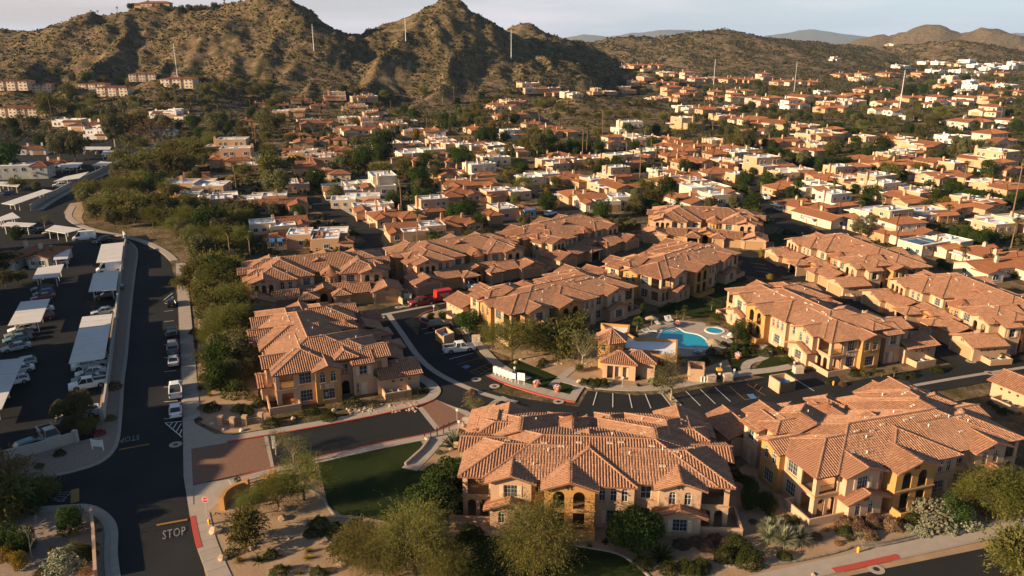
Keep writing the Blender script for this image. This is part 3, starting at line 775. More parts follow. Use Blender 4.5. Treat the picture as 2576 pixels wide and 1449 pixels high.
_cache = {}
def arch_loop(w, h, n=8, ins=0.0):
    r = w / 2 - ins; c = w / 2
    return [(ins, ins), (w - ins, ins)] + [(c + r * math.cos(t), h - w / 2 + r * math.sin(t)) for t in np.linspace(0, math.pi, n)]
def window_meshes(w, h, sh, style):
    key = ('win', w, h, sh, style)
    if key in _cache: return _cache[key]
    f = MB('frame_white'); t = .042
    if sh == 'a':
        o = arch_loop(w, h); i = arch_loop(w, h, ins=t)
        for k in range(len(o)):
            j = (k + 1) % len(o)
            a, b, c, d = o[k], o[j], i[j], i[k]
            f.poly([(a[0], .10, a[1]), (b[0], .10, b[1]), (c[0], .10, c[1]), (d[0], .10, d[1])])
            f.poly([(d[0], .10, d[1]), (c[0], .10, c[1]), (c[0], .16, c[1]), (d[0], .16, d[1])])
        f.box(t, w - t, .11, .15, h - w / 2 - .02, h - w / 2 + .03)
    else:
        for x0, x1, z0, z1 in ((0, w, 0, t), (0, w, h - t, h), (0, t, t, h - t), (w - t, w, t, h - t)): f.box(x0, x1, .10, .16, z0, z1)
    if style != 'door':
        f.box(w / 2 - .016, w / 2 + .016, .105, .155, t, h - t if sh != 'a' else h - .08)
        if style == 'grid':
            for k in (1, 2): f.box(t, w - t, .112, .148, h * k / 3 - .008, h * k / 3 + .008)
            for x in (w * .25, w * .75): f.box(x - .008, x + .008, .114, .146, t, h - t if sh != 'a' else h - w * .2)
        elif sh != 'a' or True: f.box(t, w - t, .112, .148, h * .5 - .018, h * .5 + .018)
    p = MB('glass'); lp = arch_loop(w, h, ins=t * .8) if sh == 'a' else [(t, t), (w - t, t), (w - t, h - t), (t, h - t)]
    p.poly([(a, .135, b) for a, b in lp])
    c = MB('curtain')
    if style == 'door': c.box(w * .55, w - t, .15, .17, t, h - t)
    else: c.box(t, w * .42, .15, .17, t, h * (.6 if sh == 'a' else .93)); c.box(w * .72, w - t, .15, .17, t, h * (.6 if sh == 'a' else .93))
    s = MB('trim'); s.box(-.12, w + .12, -.10, .10, -.14, -.003)
    sh_ = MB('shutter_paint'); sh_.box(0, .46, -.05, -.004, 0, h)
    for k in range(2): sh_.box(.06, .40, -.066, -.052, .08 + k * h * .5, h * .5 - .06 + k * h * .5)
    _cache[key] = (f.mesh('window'), p.mesh('pane'), s.mesh('sill'), sh_.mesh('shutter'), c.mesh('curtain')); return _cache[key]
def rail_mesh(w, h):
    key = ('rail', w, h)
    if key not in _cache:
        b = MB('iron'); b.box(0, w, -.02, .02, h - .04, h); b.box(0, w, -.015, .015, .06, .09)
        n = max(2, int(w / .14))
        for i in range(n + 1): x = i * w / n; b.box(x - .009, x + .009, -.009, .009, 0.0, h - .02)
        _cache[key] = b.mesh('railing')
    return _cache[key]
def garage_meshes(w, h):
    key = ('gar', w, h)
    if key not in _cache:
        b = MB('garage_door'); n = 4
        b.box(0, w, .16, .20, 0, h)
        for k in range(n):
            for j in range(int(w / .62)):
                q = w / int(w / .62); b.box(j * q + .05, (j + 1) * q - .05, .135, .165, k * h / n + .05, (k + 1) * h / n - .04)
        _cache[key] = b.mesh('garage_door')
    return _cache[key]
def door_mesh(w, h):
    key = ('door', w, h)
    if key not in _cache:
        b = MB('stucco_pale', 'iron'); b.box(0, w, .08, .14, 0, h)
        for z0, z1 in ((.15, h * .45), (h * .5, h - .15)): b.box(.12, w - .12, .06, .085, z0, z1)
        b.use('iron').box(w - .12, w - .07, .03, .08, 1.0, 1.1); _cache[key] = b.mesh('door')
    return _cache[key]
def fill_opening(root, it):
    fill, loc, rz, w, h, sh, opt = it
    if fill == 'win':
        f, p, s, S, c = window_meshes(w, h, sh, opt.get('st', 'grid' if w > 1.2 else 'sash'))
        o = link('window', f, root, loc, rz); link('pane', p, o); link('sill', s, o)
        if opt.get('cur', True): link('curtain', c, o)
        if opt.get('shut'): link('shutter', S, o, (-.52, 0, 0)); link('shutter', S, o, (w + .06, 0, 0))
    elif fill == 'slider':
        f, p, s, S, c = window_meshes(w, h, 'r', 'door'); o = link('glass_door', f, root, loc, rz); link('pane', p, o); link('curtain', c, o)
    elif fill == 'rail': link('railing', rail_mesh(w, opt.get('h', 1.0)), root, loc, rz)
    elif fill == 'garage': link('garage_door', garage_meshes(w, h), root, loc, rz)
    elif fill == 'door': link('door', door_mesh(w, h), root, loc, rz)
    elif fill == 'grille':
        key = ('grl', w, h)
        if key not in _cache:
            b = MB('iron'); b.box(0, w, .1, .14, 0, h); _cache[key] = b.mesh('vent_grille')
        link('vent_grille', _cache[key], root, loc, rz)
    elif fill == 'lamp':
        if 'lamp' not in _cache:
            b = MB('iron', 'lamp_clear'); b.box(-.08, .08, -.2, -.0, .25, .3); b.use('lamp_clear').box(-.06, .06, -.17, -.05, .02, .25); b.use('iron').box(-.075, .075, -.19, -.03, -.02, .02); _cache['lamp'] = b.mesh('wall_lamp')
        link('wall_lamp', _cache['lamp'], root, loc, rz)
    elif fill == 'orn':
        if 'orn' not in _cache:
            b = MB('iron')
            for x in (-.22, .22): b.box(x - .02, x + .02, -.05, -.01, -.3, .3)
            for z in (-.12, .12): b.box(-.42, .42, -.052, -.012, z - .02, z + .02)
            b.box(-.15, -.11, -.05, -.01, -.12, .12); b.box(.11, .15, -.05, -.01, -.12, .12); _cache['orn'] = b.mesh('iron_ornament')
        link('iron_ornament', _cache['orn'], root, loc, rz)

W30 = 30.0
def condo_parts():
    """the courtyard apartment house: balcony side on y=0, garages behind; returns roofs, walls, extras"""
    H2, HT = 2.95, 5.74
    up = [Roof(2.4, 28.6, -.5, 12.5, 5.6, 'x'),                                   # main body
          Roof(9.2, 19.7, -1.3, 9.0, 5.6, 'y', 'h', 'g'), Roof(9.0, 15.4, -2.6, 2.6, 5.6, 'y', 'g', 'g'),
          Roof(10.3, 14.5, 9.0, 15.4, 5.55, 'y', 'g', 'h'),
          Roof(15.7, 28.9, 6.0, 15.2, 5.6, 'y', 'g', 'h'), Roof(19.3, 29.0, 8.0, 16.9, 5.6, 'y', 'g', 'h'), Roof(23.1, 29.2, 12.0, 17.9, 5.6, 'y', 'g', 'g'),
          Roof(1.3, 10.7, 8.0, 16.1, 5.6, 'y', 'g', 'h'), Roof(1.3, 6.8, 11.5, 17.2, 5.6, 'y', 'g', 'g')]
    for mir in (0, 1):
        q = lambda a, b: (a, b) if not mir else (W30 - b, W30 - a)
        fl = lambda *e: e if not mir else e[::-1]
        up += [Roof(*q(-.5, 12), -.5, 9.5, 5.6, 'x', *fl('h', 'g')), Roof(*q(2.7, 8.5), -1.6, 3.4, 5.6, 'y', 'g', 'g'),
               Roof(*q(-1.4, 4.2), 5.2, 9.9, 5.6, 'x', *fl('g', 'g')), Roof(*q(.8, 6.4), 8.9, 12.7, 6.15, 'x', *fl('h', 'g')),
               Roof(*q(-.3, 5.9), 11.2, 15.1, 5.35, 'y', 'g', 'g')]
    lo = [Roof(-1.8, 5.1, 14.8, 22.1, 2.72, 'y', 'g', 'g'), Roof(4.6, 9.8, 14.6, 21.1, 2.72, 'x', 'g', 'g'), Roof(9.0, 13.0, 17.4, 22.0, 2.75, 'y', 'h', 'h'),
          Roof(12.5, 16.3, 15.0, 19.2, 3.35, 'y', 'g', 'g'), Roof(8.8, 20.2, 13.4, 18.9, 2.80, 'x', 'g', 'g'), Roof(15.5, 19.8, 17.6, 22.5, 2.75, 'y', 'h', 'h'),
          Roof(19.2, 24.9, 14.6, 21.1, 2.72, 'x', 'g', 'g'), Roof(24.1, 31.3, 15.2, 22.3, 2.72, 'y', 'g', 'g')]
    for mir in (0, 1):
        q = lambda a, b: (a, b) if not mir else (W30 - b, W30 - a)
        lo += [Roof(*q(2.6, 8.6), -2.5, -.4, 2.70, 'y', 'g', 'g')]
    A = []
    cen = Walls()
    w = cen.wall
    w((7.9, 0), (9.4, 0), 0, HT, [(.3, 1.3, 3.6, 5.1, 'r', 'win'), (.3, 1.3, .8, 2.3, 'r', 'win')])
    w((9.4, 0), (9.4, -2.0), 0, HT, m='stucco_orange')
    w((9.4, -2), (15.0, -2), 0, HT, [(.95, 2.25, 3.05, 5.25, 'a', ''), (3.2, 4.5, 3.05, 5.25, 'a', ''), (.95, 2.25, .35, 2.55, 'r', ''), (3.2, 4.5, .35, 2.55, 'r', '')], 'stucco_orange', peak=6.75)
    w((15, -2), (15, -.8), 0, HT, m='stucco_orange')
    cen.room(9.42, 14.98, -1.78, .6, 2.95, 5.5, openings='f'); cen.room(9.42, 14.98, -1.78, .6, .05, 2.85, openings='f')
    for x in (10.35, 12.6):
        cen.put('rail', x, -1.9, 3.0, 0, 1.3, 1.0); cen.put('slider', x - .25, .55, 3.0, 0, 1.7, 2.1); cen.put('slider', x - .25, .55, .1, 0, 1.7, 2.1)
    cen.put('orn', 12.2, -2, 5.72, 0)
    w((15, -.8), (19.4, -.8), 0, HT, [(.5, 1.2, 3.45, 5.15, 'a', 'win'), (1.75, 2.45, 3.45, 5.15, 'a', 'win'), (3.0, 3.7, 3.45, 5.15, 'a', 'win'), (1.4, 3.0, .7, 2.3, 'r', 'win', {'shut': 1})])
    w((19.4, -.8), (19.4, 0), 0, HT)
    w((19.4, 0), (22.1, 0), 0, HT, [(.75, 1.95, 3.5, 5.1, 'r', 'win'), (.75, 1.95, .7, 2.3, 'r', 'win')])
    # garage side
    rear = Walls(); A.append(rear); w = rear.wall
    w((10.3, 15.55), (6.3, 15.55), 0, HT, [(1.1, 2.7, 3.6, 5.1, 'r', 'win', {'shut': 1})])
    w((10.3, 12), (10.3, 15.55), 0, HT)
    w((6.3, 16.6), (1.7, 16.6), 0, HT, [(.8, 1.85, 3.2, 5.1, 'a', ''), (2.75, 3.8, 3.2, 5.1, 'a', '')], peak=6.55)
    w((6.3, 15.55), (6.3, 16.6), 0, HT); w((1.7, 16.6), (1.7, 14.6), 0, HT)
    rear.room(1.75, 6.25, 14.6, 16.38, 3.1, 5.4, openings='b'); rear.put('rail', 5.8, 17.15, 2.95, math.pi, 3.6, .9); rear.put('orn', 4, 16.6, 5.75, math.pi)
    bq = MB('stucco'); bq.box(1.9, 6.1, 16.605, 17.2, 2.6, 2.95); rear.bal = [bq]
    w((28.7, 17.2), (23.6, 17.2), 0, HT, [(.7, 1.6, 3.2, 5.05, 'a', ''), (2.1, 3.0, 3.2, 5.05, 'a', ''), (3.5, 4.4, 3.2, 5.05, 'a', '')], peak=6.6)
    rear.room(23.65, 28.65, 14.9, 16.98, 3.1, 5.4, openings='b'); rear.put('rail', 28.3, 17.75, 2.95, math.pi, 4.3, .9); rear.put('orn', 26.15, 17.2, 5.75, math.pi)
    bq = MB('stucco'); bq.box(23.8, 28.5, 17.205, 17.8, 2.6, 2.95); rear.bal.append(bq)
    w((28.7, 14.6), (28.7, 17.2), 0, HT, [(.9, 1.7, 3.2, 4.9, 'a', '')]); w((23.6, 17.2), (23.6, 16.25), 0, HT)
    w((23.6, 16.25), (19.7, 16.25), 0, HT, [(.7, 1.5, 3.5, 5.0, 'r', 'win'), (2.3, 3.1, 3.5, 5.0, 'r', 'win')])
    w((19.7, 16.25), (19.7, 14.6), 0, HT); w((19.7, 14.6), (15.9, 14.6), 0, HT, [(1.5, 3.0, 3.5, 5.0, 'r', 'win', {'shut': 1})]); w((15.9, 14.6), (15.9, 12.0), 0, HT, [(.6, 1.4, 3.5, 5.0, 'r', 'win')])
    w((15.9, 12.2), (10.3, 12.2), 0, HT, [], 'stucco_orange')
    # turret
    tur = Walls(); A.append(tur)
    tc_, tr, nt = (12.3, 13.7), 1.85, 12
    tp = [(tc_[0] + tr * math.cos(2 * math.pi * (k + .5) / nt), tc_[1] + tr * math.sin(2 * math.pi * (k + .5) / nt)) for k in range(nt)]
    for k in range(nt):
        a, b = tp[k], tp[(k + 1) % nt]; Lk = math.hypot(b[0] - a[0], b[1] - a[1]); mid = (a[1] + b[1]) / 2
        hl = [(.18, Lk - .18, 3.25, 4.85, 'a', 'win', {'cur': False})] if mid > 14.3 else []
        tur.wall(a, b, 0, 5.35, hl, 'stucco_orange')
    tur.b.use('stucco_orange'); tur.b.lathe([(tr + .02, 2.7), (tr + .14, 2.75), (tr + .14, 2.95), (tr + .02, 3.0)], 12, (tc_[0], tc_[1], 0))
    # garages
    gl, en, gr = Walls(), Walls(), Walls(); A.extend([gl, en, gr])
    def gar(W, x1, x0, y, doors, peak=None, hh=2.8): W.wall((x1, y), (x0, y), 0, hh, doors, peak=peak)
    gar(gl, 4.6, -1.3, 21.5, [(.55, 5.35, 0, 2.2, 'r', 'garage')], 3.75); gar(gl, 9.4, 4.6, 20.5, [(.3, 4.5, 0, 2.2, 'r', 'garage')]); gar(gl, 12.6, 9.4, 21.5, [(.4, 2.8, 0, 2.2, 'r', 'garage')])
    gl.wall((12.6, 18.4), (12.6, 21.5), 0, 2.85); gl.wall((9.4, 21.5), (9.4, 20.5), 0, 2.8); gl.wall((4.6, 20.5), (4.6, 21.5), 0, 2.8)
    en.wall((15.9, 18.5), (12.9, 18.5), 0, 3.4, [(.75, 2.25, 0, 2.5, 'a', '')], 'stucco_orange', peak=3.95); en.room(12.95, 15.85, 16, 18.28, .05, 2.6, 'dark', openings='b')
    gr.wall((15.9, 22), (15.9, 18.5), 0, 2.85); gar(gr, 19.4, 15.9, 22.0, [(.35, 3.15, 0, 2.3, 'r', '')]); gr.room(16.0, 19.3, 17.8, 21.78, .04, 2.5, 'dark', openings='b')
    gr.wall((19.4, 20.5), (19.4, 22), 0, 2.85); gar(gr, 24.5, 19.4, 20.5, [(.4, 4.7, 0, 2.2, 'r', 'garage')]); gar(gr, 30.8, 24.5, 21.7, [(.65, 5.65, 0, 2.2, 'r', 'garage')], 3.8); gr.wall((24.5, 21.7), (24.5, 20.5), 0, 2.8)
    for x, y in ((4.95, 20.5), (-1.0, 21.5), (9.7, 21.5), (12.3, 21.5), (16.2, 22), (30.5, 21.7), (24.8, 21.7)): cen.put('lamp', x, y, 1.9, math.pi)
    cen.put('orn', 1.65, 21.5, 2.95, math.pi); cen.put('orn', 27.6, 21.7, 2.98, math.pi)
    A.append(cen)
    for mir in (None, W30):
        s = Walls(mir); w = s.wall; L_ = mir is None
        w((0, 0), (3.3, 0), 0, HT, [(.55, 3.0, 3.1, 5.3, 'r', ''), (.55, 1.5, .05, 2.45, 'a', ''), (1.95, 2.9, .05, 2.45, 'a', '')])
        w((0, 2.9), (0, 0), 0, HT, [(.35, 2.35, 3.1, 5.3, 'r', ''), (.5, 2.2, .05, 2.4, 'r', '')])
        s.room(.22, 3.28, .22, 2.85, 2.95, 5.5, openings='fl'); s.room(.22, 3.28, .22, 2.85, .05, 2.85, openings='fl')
        s.items += []
        if L_:
            s.put('rail', .55, .1, 3.1, 0, 2.45, .85); s.put('rail', .1, 2.5, 3.1, -math.pi / 2, 2.0, .85); s.put('slider', 1.1, 2.82, 3.0, 0, 1.7, 2.1); s.put('slider', 1.1, 2.82, .08, 0, 1.7, 2.1)
        else:
            s.items += [('rail', (27.0, .1, 3.1), 0, 2.45, .85, 'r', {}), ('rail', (29.9, .55, 3.1), math.pi / 2, 2.0, .85, 'r', {}), ('slider', (27.1, 2.82, 3.0), 0, 1.7, 2.1, 'r', {}), ('slider', (27.1, 2.82, .08), 0, 1.7, 2.1, 'r', {})]
        gu = [(1.55, 3.05, 3.55, 5.1, 'r', 'win', {'shut': 1})] if L_ else [(1.05, 1.8, 3.5, 5.15, 'a', 'win'), (2.75, 3.5, 3.5, 5.15, 'a', 'win')]
        gl = [(.95, 1.65, .7, 2.3, 'a', 'win'), (2.75, 3.45, .7, 2.3, 'a', 'win')] if L_ else [(1.45, 3.05, .7, 2.25, 'r', 'win', {'shut': 1})]
        w((3.3, 0), (3.3, -1.0), 0, HT); w((3.3, -1.0), (7.9, -1.0), 0, HT, gu, peak=6.6); w((7.9, -1.0), (7.9, 0), 0, HT)
        w((3.3, -1.0), (3.3, -1.9), 0, 2.75); w((3.3, -1.9), (7.9, -1.9), 0, 2.75, gl, peak=3.55); w((7.9, -1.9), (7.9, -1), 0, 2.75)
        s.put('orn', 5.6, -1.0 if not L_ else -1.9, 5.72 if not L_ else 2.75, 0) if L_ else s.items.append(('orn', (24.4, -1.0, 5.72), 0, 1, 1, 'r', {}))
        # end wall
        w((0, 5.7), (0, 2.9), 0, HT, [(.5, 2.3, 3.45, 5.2, 'r', 'win'), (.5, 2.3, .6, 2.4, 'r', 'win')])
        w((0, 5.7), (0, 5.7 - .001), 0, HT) if False else None
        w((-.8, 9.4), (-.8, 5.7), 0, HT, [(.65, 1.45, 3.5, 5.2, 'a', 'win'), (2.25, 3.05, 3.5, 5.2, 'a', 'win'), (.95, 2.75, .7, 2.35, 'r', 'win')], 'stucco_orange', peak=6.45)
        w((-.8, 5.7), (0, 5.7), 0, HT, m='stucco_orange'); w((1.3, 9.4), (-.8, 9.4), 0, HT, m='stucco_orange')
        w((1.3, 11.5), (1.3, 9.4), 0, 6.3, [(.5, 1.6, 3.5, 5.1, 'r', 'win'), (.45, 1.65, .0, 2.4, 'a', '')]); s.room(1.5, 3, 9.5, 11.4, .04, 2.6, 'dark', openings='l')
        w((.2, 11.5), (1.3, 11.5), 0, HT); w((.2, 14.6), (.2, 11.5), 0, 5.6, [(.9, 2.1, 3.4, 4.9, 'r', 'win', {'shut': 1}), (.95, 1.95, .02, 2.15, 'r', 'door'), (2.25, 2.7, .3, 2.1, 'r', 'win')])
        w((3.4, 14.6), (.2, 14.6), 0, 5.7)
        ge = (21.5 if L_ else 21.7); gx = -1.3 if L_ else -.8
        w((gx, ge), (gx, 15.0), 0, 2.8, [(1.4, 1.8, 1.75, 2.1, 'r', 'grille'), (2.7, 3.1, 1.75, 2.1, 'r', 'grille'), (4.0, 4.4, 1.75, 2.1, 'r', 'grille')]); w((gx, 15), (.2, 15), 0, 2.8); w((.2, 15), (.2, 14.6), 0, 2.8)
        # low garden walls
        def low(x0, x1, y0, y1):
            if mir is not None: x0, x1 = mir - x1, mir - x0
            s.g[-1].box(x0, x1, y0, y1, 0, 1.05)
        s.g.append(MB('stucco')); low(-1.5, -1.3, -1.35, 3.2); low(-1.3, 3.28, -1.35, -1.15); low(-1.3, .0, 3.0, 3.2)
        s.g.append(MB('stucco')); low(gx - 2.2, gx - 2.0, 15.6, 19.8); low(gx - 2.0, gx - .0, 15.6, 15.8); low(gx - 2.0, gx, 19.6, 19.8)
        A.append(s)
    b = MB('stucco_orange'); A[0].g.append(b); b.box(9.3, 15.1, -3.5, -3.3, 0, 1.0); b.box(9.3, 9.5, -3.3, -2.0, 0, 1.0); b.box(14.9, 15.1, -3.3, -2, 0, 1.0)
    # belts between the floors
    t = []
    for bx in (((9.3, 15.1, -2.12, -2.003, 2.84, 2.98),), ((-.1, 3.36, -.1, -.003, 2.86, 3.0), (-.1, -.003, 0, 2.9, 2.86, 3.0)), ((26.64, 30.1, -.1, -.003, 2.86, 3.0), (30.003, 30.1, 0, 2.9, 2.86, 3.0))):
        q = MB('trim'); [q.box(*k) for k in bx]; t.append(q)
    return up, lo, A, t
CONDO_UP, CONDO_LO, CONDO_W, CONDO_T = condo_parts()
def cone_tiles():
    """tapered tiles of the turret roof"""
    c = np.array([12.3, 13.7]); R, z0, h = 2.35, 5.3, 1.35; F = []; n = 24
    for j in range(6):
        f = j / 6; r = R * (1 - f)
        for k in range(n):
            if j >= 4 and k % 2: continue
            a = 2 * math.pi * k / n; o = np.array([math.cos(a), math.sin(a), 0]); 
            d = np.array([-math.cos(a) * R, -math.sin(a) * R, h]); d /= np.linalg.norm(d); X = np.array([-math.sin(a), math.cos(a), 0]); X = -X; Z = np.cross(X, d)
            wd = max(.55, (1 - f)) * 1.6 * (1.3 if j >= 4 else 1)
            F.append(np.stack([X * wd, d, Z * 1.2, np.array([c[0] + o[0] * r, c[1] + o[1] * r, z0 + h * f + .02])], 1))
    return np.array(F)
CONDO_ALL = CONDO_UP + CONDO_LO
CONDO_F = np.concatenate([roof_tiles(CONDO_UP), roof_tiles(CONDO_LO, CONDO_ALL), cone_tiles()])
CONDO_TILES = tiles_mesh('roof_tiles', CONDO_F)
TILE_ONE = npmesh('roof_tile', TV, TF, ['tile'])
def build_condo(label):
    root = thing('apartment_house', label, 'apartment house', group='tan stucco apartment houses with clay tile roofs')
    d = MB('tile_deck', 'stucco')
    for r in CONDO_ALL: r.deck(d)
    d.lathe([(2.4, 5.22), (2.4, 5.3), (.03, 6.66)], 24, (12.3, 13.7, 0))
    roof = d.build('roof', root)
    ts = link('roof_tiles', CONDO_TILES, roof, kind='stuff')
    for s in CONDO_W:
        if s.b.f: s.b.build('wall', root)
        for g in s.g: g.build('garden_wall', root)
        for g in s.rm: g.build('loggia', root)
        for g in getattr(s, 'bal', ()): g.build('balcony', root)
        for it in s.items: fill_opening(root, it)
    for q in CONDO_T: q.build('belt_course', root)
    # vents and pipes on the roof
    v = MB('stucco_pale'); v.box(-.16, .16, -.14, .14, 0, .16); vm = v.mesh('roof_vent')
    pm = MB('sign_white'); pm.bar((0, 0, -.1), (0, 0, .45), .06, 7); pmm = pm.mesh('vent_pipe')
    rng = random.Random(3)
    def ztop(x, y): return max(float(r.zat(np.array(x), np.array(y))) for r in CONDO_ALL)
    for i, (x, y) in enumerate([(8.9, 4.7), (10.9, 4.4), (13, 5.0), (16.6, 5.1), (17.9, 5.3), (21.5, 4.9), (24.2, 4.2), (6.0, 1.9), (4.4, 6), (26.2, 5.6), (22.5, 2.1), (12.8, 7.4), (20.8, 8.2), (6.1, 12.4), (23.2, 12.2), (26.3, 13.5), (3.6, 13.0), (2.0, 18.5), (27.5, 18.9)]):
        for dx in (0, .4): link('roof_vent', vm, root, (x + dx, y, ztop(x + dx, y)))
    for x, y in [(9.6, 3.6), (19.0, 3.6), (22.9, 4.4), (8.0, 1.5), (24.9, 3.3), (17.2, 7.5), (7.8, 12.0), (21.3, 13.8)]: link('vent_pipe', pmm, root, (x, y, ztop(x, y)))
    ac = MB('ac_grey', 'plastic_dark'); ac.box(-.45, .45, -.45, .45, 0, .8); ac.use('plastic_dark').lathe([(.36, .8), (.36, .83), (.1, .85)], 12)
    acm = ac.mesh('cooling_unit')
    for x, y in ((-2.3, 16.6), (-2.3, 18.4), (31.9, 16.6), (31.9, 18.4)): link('cooling_unit', acm, root, (x, y, .02))
    return root, roof
def number_text(s, size, parent, loc, rz, m='sign_white', name='house_number'):
    cu = D.curves.new('number', 'FONT'); cu.body = s; cu.size = size; cu.align_x = 'CENTER'; cu.extrude = .01; cu.resolution_u = 2
    o = D.objects.new('tmp', cu); COL.objects.link(o); bpy.context.view_layer.update()
    me = D.meshes.new_from_object(o.evaluated_get(bpy.context.evaluated_depsgraph_get())); D.objects.remove(o); D.curves.remove(cu)
    me.materials.clear(); me.materials.append(MAT[m]); me.name = name
    t = D.objects.new(name, me); COL.objects.link(t); t.parent = parent; t.location = loc; t.rotation_euler = (math.pi / 2, 0, rz); return t
# ------------------------------------------------------------------ the apartment houses where they stand
CONDOS = [  # x, y, angle, label, number
  (-5.64, 77.76, 355.5, 'apartment house behind the feathery mesquite trees, long tiled front towards the lawn', None),
  (34.66, 77.42, 17.5, 'apartment house above the stone edging and yucca clumps, corner balcony over a low garden wall', None),
  (-46.41, 133.25, 292.2, 'apartment house numbered 1 beside the brick paved entry drive', '1'),
  (-31.43, 176.16, 198.3, 'apartment house numbered 2 with shaded garages, next to the parked red pickup', '2'),
  (-3.76, 193.38, 207.9, 'apartment house numbered 3 with a silver car standing in its open carport', '3'),
  (18.01, 216.32, 224.9, 'apartment house with shaded garages between the one numbered 3 and the brightest garage row', '4'),
  (71.37, 219.49, 164.8, 'apartment house farthest from the entry, below the curved town road, sunlit turret and garages', '5'),
  (-.13, 132.31, 34.2, 'apartment house behind the green trees and mailboxes, facing the clubhouse', None),
  (31.14, 154.41, 43.6, 'apartment house behind the swimming pool with a narrow shaded lawn in front', None),
  (43.02, 147.2, 288.6, 'apartment house with bright sunlit front beside the curved garden path and pool spa', '8'),
  (91.59, 163.74, 102.2, 'apartment house with sunlit garages, in the middle of the lane behind the pool houses', '6'),
  (100.22, 128.5, 99.7, 'apartment house with sunlit garages at the lane end, standing closest to the road bend', '7'),
  (83.9, 90.7, 23.0, 'apartment house showing only its tiled garage end with small square vents beside the front one', None),
]
condo0, roof0 = build_condo('x')
CONDO_ROOTS = []
for i, (x, y, a, lab, num) in enumerate(CONDOS[::-1]):
    CONDO_ROOTS.append(place(condo0, i == len(CONDOS) - 1 and False, (x, y, .03), math.radians(a), lab, 'tan stucco apartment houses with clay tile roofs'))
def _drop(o):
    for c in list(o.children): _drop(c)
    D.objects.remove(o)
_drop(condo0); _kids.clear()
CONDO_ROOTS = CONDO_ROOTS[::-1]
# numbers on the walls
for i, (x, y, a, lab, num) in enumerate(CONDOS):
    r = CONDO_ROOTS[i]
    if num == '1':
        number_text('1', 1.0, r, (30.83, 6.35, 2.55), math.pi / 2); number_text('200-202', .42, r, (30.83, 7.7, 2.95), math.pi / 2); number_text('100-102', .42, r, (30.83, 7.7, 2.5), math.pi / 2)
    elif num == '8':
        number_text('13', .85, r, (30.03, 3.55, 2.55), math.pi / 2); number_text('200-202', .34, r, (30.03, 4.8, 2.85), math.pi / 2); number_text('100-102', .34, r, (30.03, 4.8, 2.5), math.pi / 2)
    elif num in ('2', '3'):
        number_text(num, .8, r, (16.45, 14.63, 4.5), math.pi); number_text('200-202', .3, r, (16.45, 14.63, 4.05), math.pi); number_text('100-102', .3, r, (16.45, 14.63, 3.7), math.pi)
# on the two front houses the tiles nearest the camera are single pieces
for i in (0, 1):
    r = CONDO_ROOTS[i]; M = Matrix.Translation((CONDOS[i][0], CONDOS[i][1], .03)) @ Matrix.Rotation(math.radians(CONDOS[i][2]), 4, 'Z')
    R = np.array(M); w = CONDO_F[:, :, 3] @ R[:3, :3].T + R[:3, 3]
    k = np.argsort(np.hypot(w[:, 0], w[:, 1]))[:300]; keep = np.ones(len(CONDO_F), bool); keep[k] = False
    roof = [c for c in r.children if c.name.startswith('roof') and 'vent' not in c.name][0]
    st = [c for c in roof.children][0]; st.data = tiles_mesh('roof_tiles', CONDO_F[keep])
    for j in k:
        m4 = np.eye(4); m4[:3] = CONDO_F[j]; o = link('roof_tile', TILE_ONE, roof); o.matrix_local = Matrix(m4.tolist())
# ------------------------------------------------------------------ town houses
def house_window(w, h, arch=False):
    key = ('hw', w, h, arch)
    if key not in _cache:
        f = MB('frame_white'); t = .07
        lp = arch_loop(w, h) if arch else [(0, 0), (w, 0), (w, h), (0, h)]
        li = arch_loop(w, h, ins=t) if arch else [(t, t), (w - t, t), (w - t, h - t), (t, h - t)]
        for k in range(len(lp)):
            a, b, c, d = lp[k], lp[(k + 1) % len(lp)], li[(k + 1) % len(lp)], li[k]
            f.poly([(a[0], -.07, a[1]), (b[0], -.07, b[1]), (c[0], -.07, c[1]), (d[0], -.07, d[1])])
            f.poly([(a[0], 0, a[1]), (b[0], 0, b[1]), (b[0], -.07, b[1]), (a[0], -.07, a[1])])
        f.box(w / 2 - .03, w / 2 + .03, -.06, -.02, t, h - t - (w * .12 if arch else 0)); f.box(-.08, w + .08, -.12, -.002, -.12, -.004)
        p = MB('glass'); p.poly([(a, -.035, b) for a, b in li])
        _cache[key] = (f.mesh('window'), p.mesh('pane'))
    return _cache[key]
def add_win(root, x, y, z, rz, w=1.4, h=1.3, arch=False):
    f, p = house_window(w, h, arch); o = link('window', f, root, (x, y, z), rz); link('pane', p, o); return o
